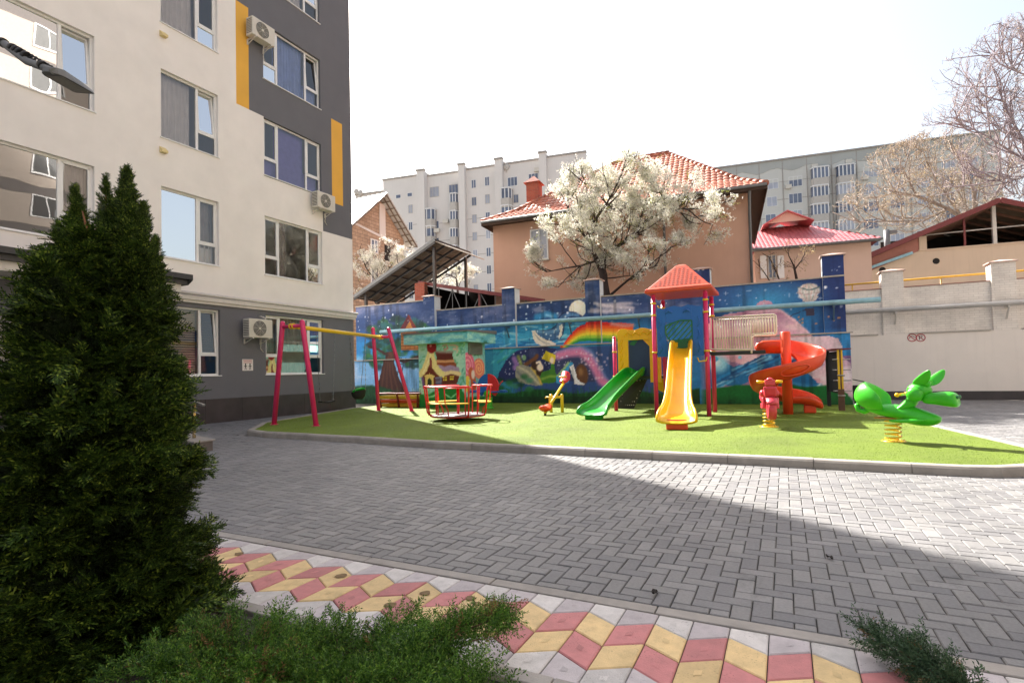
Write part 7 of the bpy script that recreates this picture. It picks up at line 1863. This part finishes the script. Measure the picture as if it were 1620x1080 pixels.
class Quads:
    def __init__(s): s.v, s.f = [], []
    def diamond(s, p, d, w, nrm):
        p, d, nrm = map(np.asarray, (p, d, nrm)); sd = np.cross(nrm, d); sd = sd / (np.linalg.norm(sd) + 1e-9) * w
        o = len(s.v); s.v += [p, p + d * .45 + sd, p + d, p + d * .45 - sd]; s.f.append((o, o + 1, o + 2, o + 3))
    def arr(s): return np.array(s.v), np.array(s.f)
def thuja_spray(seed, L=.15):
    r = np.random.default_rng(seed); q = Quads(); z = np.array([0, 0, 1.0]); n = 9
    for k in range(n):
        x = L * (k + .2) / n; bend = -.25 * (x / L) ** 2 * L
        base = np.array([x, 0, bend])
        q.diamond(base, np.array([L / n * 1.4, 0, -.03 * L]), .0045, z)
        for s in (-1, 1):
            l = L * (.52 - .42 * abs(k / n - .25)) * r.uniform(.8, 1.15); an = s * math.radians(r.uniform(32, 48)); dd = np.array([math.cos(an), math.sin(an), r.uniform(-.25, .15)])
            m_ = 4
            for j in range(m_):
                p = base + dd * l * j / m_; q.diamond(p, dd * l / m_ * 1.5, .0054 - .0006 * j, z + np.array([0, 0, 0]) + r.normal(0, .35, 3))
                if j in (1, 2):
                    a2 = an + r.choice([-1, 1]) * .6; d2 = np.array([math.cos(a2), math.sin(a2), r.uniform(-.3, .3)]); q.diamond(p, d2 * l * .32, .0042, z + r.normal(0, .4, 3))
    return q.arr()
M['thuja'] = leaf_mat('thuja scale leaves', (20, 34, 13), (70, 96, 34), .5, .28, (138, 156, 60))
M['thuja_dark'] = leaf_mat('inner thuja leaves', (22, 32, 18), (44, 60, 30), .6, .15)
M['bark'] = mat('brown bark', (92, 70, 54), .9, var=.3, scale=12, bump=.8, bscale=40)
M['bark_red'] = mat('reddish thuja bark', (122, 82, 58), .9, var=.25, scale=14, bump=.6, bscale=50)
d_ = ray(150, 600); ty = 2.78; tc = d_ * (ty / d_.y); tcx, tcy = tc.x, ty
th = thing('thuja_tree', 'dense dark green thuja with two pointed tops at the left foreground', 'thuja', world_loc=Vector((tcx, tcy, 0)), phi=0)
def world_h(px, py, Y):
    d = ray(px, py); return CH + d.z * Y / d.y, d.x * Y / d.y
prof_px = [(1010, 205), (900, 172), (800, 165), (700, 152), (600, 138), (520, 118), (460, 102), (400, 86), (370, 66)]
prof = sorted([(world_h(150, y, ty)[0], max(.05, w / F * ty * .94 - .135)) for y, w in prof_px]); pz = np.array([p[0] for p in prof]); pr = np.array([p[1] for p in prof])
r = np.random.default_rng(11)
zmaxb = pz[-1]
def body_radius(z, an):
    b = np.interp(z, pz, pr); return b * (1 + .07 * np.sin(an * 3 + z * 4) + .05 * np.sin(an * 7 - z * 9) + .04 * np.sin(an * 13 + z * 17))
tips = []
for (px, py, pb, wd) in ((121, 292, 420, 1.0), (203, 266, 410, 1.25), (168, 272, 380, .45), (228, 318, 420, .9), (92, 345, 430, .75), (246, 372, 450, .7), (180, 310, 400, .9), (66, 392, 450, .6)):
    z1, x1 = world_h(px, py, ty); z0, _ = world_h(px, pb, ty); tips.append((x1 - tcx, z1, z0 - .12, wd))
pos, dirs = [], []
NB = 360; per = 34; N = NB * per                              # boughs, each carrying a layered plume of sprays
bz = np.interp(r.random(NB), [0, 1], [.02, zmaxb - .02]); ba = r.uniform(0, 2 * PI, NB); br = body_radius(bz, ba) * r.uniform(.80, 1.16, NB)
bd_ = np.stack([np.cos(ba), np.sin(ba), r.uniform(.25, .95, NB)], 1) + r.normal(0, .15, (NB, 3)); bd_ /= np.linalg.norm(bd_, axis=1, keepdims=True)
tip_ = np.stack([br * np.cos(ba), br * np.sin(ba), bz], 1); f_ = r.random((NB, per)) ** 1.4; lat = r.normal(0, .040, (NB, per, 3)) * np.array([1, 1, .45])
P_ = (tip_[:, None, :] - bd_[:, None, :] * (f_ * .26)[..., None] + lat).reshape(-1, 3); rr0 = np.hypot(P_[:, 0], P_[:, 1])
D_ = (bd_[:, None, :] + r.normal(0, .30, (NB, per, 3)) + np.array([0, 0, -.1])).reshape(-1, 3)
pos.append(P_); dirs.append(D_)
scl = [r.uniform(.65, 1.1, N)]
for (x, z1, zb, wd) in tips:
    n = int(230 * (z1 - zb) / .4 * wd); f = r.random(n) ** .9; a2 = r.uniform(0, 2 * PI, n); rr2 = .045 * wd * (1 - f) * r.uniform(.1, 1, n)
    pos.append(np.stack([x * (.9 + .1 * f) + rr2 * np.cos(a2), rr2 * np.sin(a2), zb + (z1 - .04 - zb) * f], 1)); dirs.append(np.stack([np.cos(a2) * (1 - .5 * f), np.sin(a2) * (1 - .5 * f), r.uniform(.7, 1.6, n) + f], 1) + r.normal(0, .15, (n, 3)))
    scl.append((.34 + .50 * (1 - f)) * r.uniform(.7, 1.1, n) * (.6 + .4 * wd))
scl = np.concatenate(scl)
pos = np.concatenate(pos); dirs = np.concatenate(dirs); n = len(pos)
V, Fq = [], []; off = 0; sel = r.integers(0, 4, n)
for k in range(4):
    tv, tf = thuja_spray(100 + k); m_ = sel == k; R_ = rot_to(dirs[m_], r.normal(0, .55, m_.sum())); v, f = scatter(tv, tf, pos[m_], R_, scl[m_] * np.where((np.arange(n)[m_] < N) & (pos[m_][:, 2] > zmaxb - .25), .75, 1.0)); V.append(v); Fq.append(f + off); off += len(v)
np_mesh('crown', np.concatenate(V), np.concatenate(Fq), M['thuja'], th)
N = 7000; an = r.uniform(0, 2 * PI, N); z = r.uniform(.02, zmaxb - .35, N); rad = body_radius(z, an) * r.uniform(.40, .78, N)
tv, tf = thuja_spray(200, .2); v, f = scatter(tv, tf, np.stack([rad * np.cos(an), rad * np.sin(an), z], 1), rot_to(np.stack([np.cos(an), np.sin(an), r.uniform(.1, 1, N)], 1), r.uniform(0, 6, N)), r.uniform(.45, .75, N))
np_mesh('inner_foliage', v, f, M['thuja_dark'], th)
m = MB(); m.tube([(0, 0, 0), (.02, 0, 1.0), (.0, 0, zmaxb)], [.07, .05, .03], 10)
for (x, z1, zb, wd) in tips: m.tube([(x * .5, 0, zb - .3), (x * .9, 0, zb), (x, 0, z1 - .03)], [.014, .008, .002], 6)
for k in range(50):
    a2, z = r.uniform(0, 2 * PI), r.uniform(.1, zmaxb); rr2 = body_radius(z, a2) * .8; m.tube([(0, 0, z - .1), (rr2 * .5 * math.cos(a2), rr2 * .5 * math.sin(a2), z), (rr2 * math.cos(a2), rr2 * math.sin(a2), z + .12)], [.012, .008, .003], 5)
m.build('trunk', M['bark_red'], th)

# junipers
M['juniper'] = leaf_mat('juniper needles', (34, 64, 22), (98, 140, 52), .5, .3, (132, 160, 66))
M['juniper_blue'] = leaf_mat('blue green juniper needles', (38, 58, 40), (84, 112, 78), .5, .25)
M['juniper_dry'] = leaf_mat('dry juniper needles', (96, 70, 44), (140, 108, 66), .7, .1)
def juniper_sprig(seed, L=.135):
    r_ = np.random.default_rng(seed); q = Quads()
    nb = 7
    for b in range(nb + 1):
        if b == nb: p0, dd, l = np.zeros(3), np.array([1.0, 0, .1]), L
        else:
            x = L * (.08 + .8 * b / nb); an = r_.choice([-1, 1]) * math.radians(r_.uniform(28, 55)); dd = np.array([math.cos(an), math.sin(an) * .8, r_.uniform(-.3, .6)]); p0 = np.array([x, 0, .1 * x]); l = L * r_.uniform(.35, .6) * (1.1 - .5 * b / nb)
        k_ = max(4, int(l / .006))
        for j in range(k_):
            p = p0 + dd * l * j / k_; side = r_.normal(0, 1, 3); side -= dd * side.dot(dd) / dd.dot(dd); side /= np.linalg.norm(side); nd = dd * .7 + side * .7; q.diamond(p, nd * r_.uniform(.012, .019), .0023, np.cross(nd, side) + r_.normal(0, .3, 3))
    return q.arr()
JS = [juniper_sprig(300 + k) for k in range(4)]
def juniper(label, px, py, n_stems, spread, height, mt, dirbias=None, seed=0, stems=None, dry=.06):
    r_ = np.random.default_rng(seed); a, b, _ = gz(px, py); t = thing('juniper_shrub', label, 'shrub', (a, b, 0), group='low junipers in the planting bed')
    pos, dirs = [], []; m = MB()
    for k in range(n_stems):
        an = r_.uniform(0, 2 * PI) if dirbias is None else r_.normal(dirbias[0], dirbias[1]); L = spread * r_.uniform(.55, 1.05); up = height * r_.uniform(.4, 1.1); d2 = np.array([math.cos(an), math.sin(an), 0.0])
        if stems and k < len(stems): (L, an, up) = stems[k]; d2 = np.array([math.cos(an), math.sin(an), 0.0])
        pts = [d2 * L * f + np.array([0, 0, .03 + up * math.sin(min(1, f * 1.15) * PI * .52)]) + r_.normal(0, .012, 3) * f for f in np.linspace(0, 1, 9)]
        m.tube([tuple(p) for p in pts], [.009 * (1 - f * .8) for f in np.linspace(0, 1, 9)], 5)
        for i in range(int(L * 75)):
            f = r_.random() ** .7; i0 = min(7, int(f * 8)); p = pts[i0] + (pts[i0 + 1] - pts[i0]) * (f * 8 - i0); tg = pts[i0 + 1] - pts[i0]; tg /= np.linalg.norm(tg)
            dd = tg * r_.uniform(.5, 1.1) + r_.normal(0, .42, 3) + np.array([0, 0, .22]); pos.append(p); dirs.append(dd)
    m.build('stems', M['bark'], t)
    pos, dirs = np.array(pos), np.array(dirs); sel = r_.integers(0, 4, len(pos)); V, Fq = [], []; off = 0; Vd, Fd = [], []; offd = 0
    isdry = r_.random(len(pos)) < dry
    for k in range(4):
        for dr in (0, 1):
            mk = (sel == k) & (isdry == bool(dr))
            if not mk.any(): continue
            v, f = scatter(*JS[k], pos[mk], rot_to(dirs[mk], r_.uniform(0, 6, mk.sum())), r_.uniform(.7, 1.15, mk.sum()))
            if dr: Vd.append(v); Fd.append(f + offd); offd += len(v)
            else: V.append(v); Fq.append(f + off); off += len(v)
    np_mesh('needles', np.concatenate(V), np.concatenate(Fq), mt, t)
    if Vd: np_mesh('dry_needles', np.concatenate(Vd), np.concatenate(Fd), M['juniper_dry'], t)
    return t
juniper('low bright green juniper spreading right under the thuja', 365, 1112, 46, .40, .15, M['juniper'], seed=1, dry=.12)
juniper('middle low juniper with a long dark sprig lying over the tiles', 560, 1120, 42, .40, .145, M['juniper'], seed=2, stems=[(.66, .95, .17), (.62, .85, .19), (.6, 1.05, .16), (.64, .9, .20), (.55, .75, .15)], dry=.05)
juniper('right end low juniper with tips reaching over the edging', 650, 1165, 30, .34, .14, M['juniper'], seed=3, dry=.03)
juniper('single blue green juniper sprig at the lower right corner', 1570, 1150, 7, .46, .07, M['juniper_blue'], dirbias=(math.radians(124), .09), seed=4, dry=.02)

# deciduous trees grown from limbs
class Tree:
    def __init__(s, seed): s.r = np.random.default_rng(seed); s.m = MB(); s.tips = []
    def limb(s, pts, r0, r1, n=7):
        k = len(pts); s.m.tube([tuple(p) for p in pts], [r0 + (r1 - r0) * i / (k - 1) for i in range(k)], n, caps=True)
    def grow(s, p, d, L, rad, lev, up=.15, wob=.22, nk=(2, 4), env=None, minr=.008, seg=5, spread=.7, shrink=.62):
        r = s.r; p = np.asarray(p, float); d = np.asarray(d, float) / np.linalg.norm(d); pts = [p]
        for k in range(seg):
            d = d + r.normal(0, wob, 3) + np.array([0, 0, up]) * .5; d /= np.linalg.norm(d); q = pts[-1] + d * L / seg
            if env is not None and not env(q): break
            pts.append(q)
        if len(pts) < 2: return
        s.limb(pts, rad, max(minr, rad * .55), 7 if rad > .05 else (5 if rad > .02 else 3))
        for q in pts[1:]: s.tips.append((q, d, lev))
        if lev <= 0: return
        for k in range(r.integers(nk[0], nk[1] + 1)):
            i = r.integers(max(1, len(pts) // 3), len(pts)); dd = d * (1 - spread * .5) + r.normal(0, spread, 3); s.grow(pts[i], dd, L * shrink * r.uniform(.75, 1.2), max(minr, rad * .55), lev - 1, up, wob, nk, env, minr, seg, spread, shrink)
def petal_cluster(seed, n=8, r0=.066, size=.0175):
    r_ = np.random.default_rng(seed); q = Quads()
    for k in range(n):
        c = r_.normal(0, 1, 3); c = c / np.linalg.norm(c) * r0 * r_.uniform(.3, 1); d = r_.normal(0, 1, 3); d = d / np.linalg.norm(d) * size * 2; q.diamond(c - d / 2, d, size, r_.normal(0, 1, 3))
    return q.arr()
M['blossom'] = leaf_mat('white blossom', (226, 222, 206), (246, 244, 236), .7, .45)
M['young_leaf'] = leaf_mat('young yellow green leaves', (150, 160, 74), (186, 190, 104), .6, .4)
M['bark_dark'] = mat('dark bark', (58, 46, 42), .9, var=.3, scale=14, bump=.8, bscale=40)
def bloom(name, label, px, py, b, limbs, env, seed, n_cl, lev=3, trunk_r=.16, leaf_f=.12, size=1.0, L0=1.3):
    base = onb(px, py, b); t = thing(name, label, 'tree', (base[0], b, 0)); T = Tree(seed); o = np.array([base[0], b, 0])
    for pts, r0, r1 in limbs:
        P3 = [np.array(onb(x, y, b + dy)) - o for x, y, dy in pts]; T.limb(P3, r0, r1, 9)
        for i in range(1, len(P3)):
            d = P3[i] - P3[i - 1]
            for k in range(3 if r0 > .03 else 2):
                f = T.r.random(); dd = d / np.linalg.norm(d) + T.r.normal(0, .75, 3); T.grow(P3[i - 1] + d * f, dd, L0 * T.r.uniform(.7, 1.2), .028, lev, .2, .2, (2, 3), lambda q: env(q + o), .006)
    T.m.build('trunk', M['bark_dark'], t, fix=False)
    tips = np.array([q for q, d, l in T.tips if l < lev]); r_ = T.r
    idx = r_.integers(0, len(tips), int(n_cl * 1.6)); pos = tips[idx] + r_.normal(0, .10, (len(idx), 3))
    gap = np.sin(pos[:, 0] * 3.1 + 1) * np.sin(pos[:, 2] * 3.7) * np.sin(pos[:, 1] * 2.9 + 2) + .6 * np.sin(pos[:, 0] * 7.3) * np.sin(pos[:, 2] * 6.1 + 1); pos = pos[gap + r_.normal(0, .18, len(pos)) > -.12]; n_cl = len(pos); V, Fq = [], []; off = 0; sel = r_.integers(0, 3, n_cl)
    for k in range(3):
        mk = sel == k; v, f = scatter(*petal_cluster(seed + k), pos[mk], rot_to(r_.normal(0, 1, (mk.sum(), 3)), r_.uniform(0, 6, mk.sum())), r_.uniform(.6, 1.25, mk.sum()) * size); V.append(v); Fq.append(f + off); off += len(v)
    np_mesh('blossom', np.concatenate(V), np.concatenate(Fq), M['blossom'], t)
    nl = int(n_cl * leaf_f); pos = tips[r_.integers(0, len(tips), nl)] + r_.normal(0, .07, (nl, 3)); v, f = scatter(*petal_cluster(seed + 9, 4, .06, .014), pos, rot_to(r_.normal(0, 1, (nl, 3)), r_.uniform(0, 6, nl)), r_.uniform(.7, 1.3, nl) * size)
    np_mesh('young_leaves', v, f, M['young_leaf'], t)
    return t
def px_env(cx, cy, rx, ry, b, db, tilt=0, f=1.0):
    c0 = onb(cx, cy, b); ex = abs(onb(cx + rx, cy, b)[0] - c0[0]); ez = abs(onb(cx, cy - ry, b)[2] - c0[2]); c = np.array(c0)
    return lambda q: ((q[0] - c[0]) / ex) ** 2 + ((q[2] - c[2] - tilt * (q[0] - c[0])) / ez) ** 2 + ((q[1] - b) / db) ** 2 < f * random.uniform(.75, 1.2)
TB = 21.3
e1_ = px_env(985, 352, 152, 112, TB, 2.4, -.10); e2_ = px_env(892, 410, 64, 78, TB, 1.6); e3_ = px_env(1090, 345, 78, 62, TB, 1.8)
bloom('blossom_tree', 'large white blossoming fruit tree in front of the orange house', 962, 485, TB,
      [([(964, 560, 0), (962, 480, 0), (955, 440, 0), (950, 422, 0)], .17, .13), ([(950, 422, 0), (938, 398, -.1), (930, 380, -.2), (940, 350, -.3), (960, 322, -.4), (972, 300, -.4)], .10, .03), ([(950, 422, 0), (970, 395, .2), (990, 380, .3), (1010, 364, .4), (1030, 345, .5), (1060, 330, .5), (1100, 330, .4)], .09, .02),
       ([(930, 380, -.2), (915, 360, -.4), (900, 330, -.5), (895, 300, -.4)], .05, .02), ([(962, 470, 0), (985, 450, -.3), (1010, 430, -.6), (1040, 420, -.7)], .06, .02), ([(945, 412, .1), (920, 420, .3), (890, 425, .4), (865, 430, .4)], .05, .015), ([(972, 300, -.4), (985, 270, -.3), (990, 250, -.2)], .03, .01), ([(1010, 364, .4), (1020, 320, .6), (1035, 285, .6), (1045, 262, .6)], .04, .012),
       ([(960, 322, -.4), (930, 290, -.6), (905, 262, -.6)], .035, .01), ([(1060, 330, .5), (1100, 345, .3), (1140, 320, .2)], .02, .008)],
      lambda q: e1_(q) or e2_(q) or e3_(q), 41, 21000, 3, leaf_f=.22, size=1.0)
e4_ = px_env(605, 430, 52, 58, 23.5, 1.6)
bloom('blossom_tree', 'smaller white blossoming tree between the shell-stone house and the canopy', 600, 500, 23.5, [([(596, 560, 0), (598, 490, 0), (600, 450, 0)], .10, .07), ([(600, 450, 0), (580, 425, .2), (568, 400, .2), (572, 385, .2)], .04, .012), ([(600, 450, 0), (625, 425, -.2), (650, 405, -.2)], .04, .012), ([(600, 450, 0), (605, 420, .2), (612, 395, .3)], .04, .012)], e4_, 42, 3600, 3, L0=1.0)
e5_ = px_env(725, 438, 34, 20, 30, 1.6)
bloom('blossom_tree', 'distant white blossoming tree seen beneath the corrugated canopy', 725, 470, 30, [([(725, 520, 0), (725, 470, 0), (722, 440, 0)], .10, .06), ([(722, 440, 0), (740, 430, 0), (752, 428, 0)], .04, .012), ([(722, 440, 0), (705, 432, 0), (698, 430, 0)], .04, .012)], e5_, 43, 1500, 3, L0=1.0)

def bare(name, label, px, py, Y, limbs, env, seed, lev, mt, minr, L0, bud=None, nb=0, phi=0.0, tw=.05, kids=4, budsize=1.0, wob=.2):
    d = ray(px, py); o = d * (Y / d.y); o.z = 0; t = thing(name, label, 'tree', world_loc=o, phi=0); T = Tree(seed); on = np.array(o)
    def pt(x, y, dy): d = ray(x, y); k = (Y + dy) / d.y; return np.array((d.x * k, d.y * k, CH + d.z * k)) - on
    for pts, r0, r1 in limbs:
        P3 = [pt(*p) for p in pts]; T.limb(P3, r0, r1, 8)
        for i in range(1, len(P3)):
            d = P3[i] - P3[i - 1]
            for k in range(kids):
                f = T.r.random(); dd = d / np.linalg.norm(d) * .8 + T.r.normal(0, .7, 3); T.grow(P3[i - 1] + d * f, dd, L0 * T.r.uniform(.6, 1.2), tw, lev, .25, wob, (2, 4), (lambda q: env(q + on)) if env else None, minr)
    T.m.build('trunk', mt, t, fix=False)
    if nb:
        tips = np.array([q for q, d, l in T.tips if l <= 1]); r_ = T.r; pos = tips[r_.integers(0, len(tips), nb)] + r_.normal(0, .10 * budsize, (nb, 3))
        v, f = scatter(*petal_cluster(seed, 4, .07, .02), pos, rot_to(r_.normal(0, 1, (nb, 3)), r_.uniform(0, 6, nb)), r_.uniform(.6, 1.3, nb) * budsize); np_mesh('buds', v, f, bud, t)
    return t
M['bark_grey'] = mat('grey brown twigs', (158, 142, 130), .9, var=.25, scale=3); M['bark_violet'] = mat('violet grey twigs', (148, 134, 138), .9, var=.2, scale=3)
M['bud'] = leaf_mat('tan buds', (160, 138, 106), (200, 178, 136), .7, .3)
def env_px(cx, cy, rx, ry, Y, dY):
    d = ray(cx, cy); c = d * (Y / d.y); ex, ez = rx / F * Y, ry / F * Y
    return lambda q: ((q[0] - c.x) / ex) ** 2 + ((q[2] - CH - c.z) / ez) ** 2 + ((q[1] - Y) / dY) ** 2 < 1
v1 = env_px(1490, 300, 150, 92, 44, 6); v2 = env_px(1400, 340, 90, 45, 44, 5)
bare('bare_tree', 'wide tan-budded bare tree spreading in front of the right panel block', 1560, 420, 44,
     [([(1565, 520, 0), (1560, 420, 0), (1545, 360, 0)], .35, .25), ([(1545, 360, 0), (1500, 330, -.5), (1450, 310, -1), (1400, 300, -1)], .18, .05), ([(1545, 360, 0), (1540, 300, .5), (1520, 250, 1), (1500, 222, 1)], .18, .05), ([(1500, 330, -.5), (1460, 350, -1), (1400, 350, -1.5), (1350, 352, -1.5)], .10, .03), ([(1545, 360, 0), (1580, 300, 0), (1605, 250, 0)], .16, .05), ([(1450, 310, -1), (1430, 270, -.5), (1440, 235, 0)], .08, .03), ([(1520, 340, 0), (1480, 285, 1), (1460, 240, 1)], .1, .03)],
     lambda q: v1(q) or v2(q), 51, 3, M['bark_grey'], .014, 3.4, M['bud'], 5000, kids=5, budsize=1.3, wob=.10)
v3 = env_px(1640, 210, 190, 190, 36, 6)
bare('bare_tree', 'tall violet-grey bare tree reaching in from the right edge', 1700, 420, 36,
     [([(1700, 560, 0), (1700, 420, 0), (1690, 330, 0)], .35, .25), ([(1690, 330, 0), (1650, 270, 0), (1620, 225, 0), (1590, 170, 0), (1575, 120, 0)], .15, .03), ([(1650, 270, 0), (1600, 240, -.5), (1560, 215, -1), (1510, 190, -1)], .09, .02), ([(1690, 330, 0), (1680, 230, 1), (1650, 130, 1), (1620, 70, 1)], .15, .03), ([(1620, 225, 0), (1580, 200, .5), (1545, 150, .5)], .06, .02), ([(1650, 130, 1), (1600, 110, .5), (1570, 80, .5)], .06, .02), ([(1650, 270, 0), (1590, 290, 0), (1550, 270, 0)], .06, .02)],
     v3, 52, 3, M['bark_violet'], .011, 2.4, M['bud'], 2200, kids=7, wob=.12)
bare('fruit_tree', 'small pruned bare fruit tree against the orange house wall', 1146, 470, 24, [([(1146, 540, 0), (1146, 470, 0), (1142, 447, 0), (1136, 440, 0)], .09, .06), ([(1136, 440, 0), (1128, 432, 0), (1120, 428, 0)], .04, .012), ([(1140, 444, 0), (1152, 434, 0), (1168, 430, 0)], .04, .012), ([(1136, 440, 0), (1142, 428, 0), (1146, 418, 0)], .04, .01)], None, 53, 1, M['bark_dark'], .008, .45, tw=.012, kids=2)
bare('fruit_tree', 'pruned bare fruit tree beside the shuttered pink house window', 1262, 450, 26, [([(1264, 560, 0), (1260, 440, 0), (1256, 420, 0)], .08, .05), ([(1256, 420, 0), (1248, 405, 0), (1246, 393, 0)], .035, .012), ([(1258, 425, 0), (1268, 412, 0), (1276, 396, 0), (1285, 390, 0)], .035, .01), ([(1240, 460, 0), (1228, 430, -.2), (1218, 408, -.2), (1205, 400, -.2)], .04, .012), ([(1225, 455, .2), (1205, 425, .2), (1192, 412, .2)], .03, .01)], None, 54, 1, M['bark_dark'], .008, .5, M['bud'], 260, tw=.014, kids=2)
# a few dry leaves on the paving
M['dry_leaf'] = mat('dark dry leaf', (38, 30, 26), .8, var=.3, scale=60)
for k, (px, py, lb) in enumerate(((1036, 940, 'curled dark dry leaf lying near the tile path'), (1312, 884, 'curled dark dry leaf lying near the shadow edge'))):
    a, b, _ = gz(px, py); t = MB(); n = 8; rg = []
    for i in range(6):
        f = i / 5; w_ = .014 * math.sin(PI * min(.98, f + .05)) + .003; rg.append([Vector((-.03 + .06 * f, s * w_, .004 + .012 * math.cos(f * 5 + k) ** 2 + .010 * abs(s) + dz)) for s, dz in ((-1, 0), (0, .0), (1, .003), (0, .004))])
    t.loft(rg, 0, True); o = t.build('dry_leaf', M['dry_leaf']); o.location = W(a, b, 0.001); o.rotation_euler = (0, 0, .8 + k); tag(o, lb, 'leaf')
print('objects', len(bpy.data.objects))
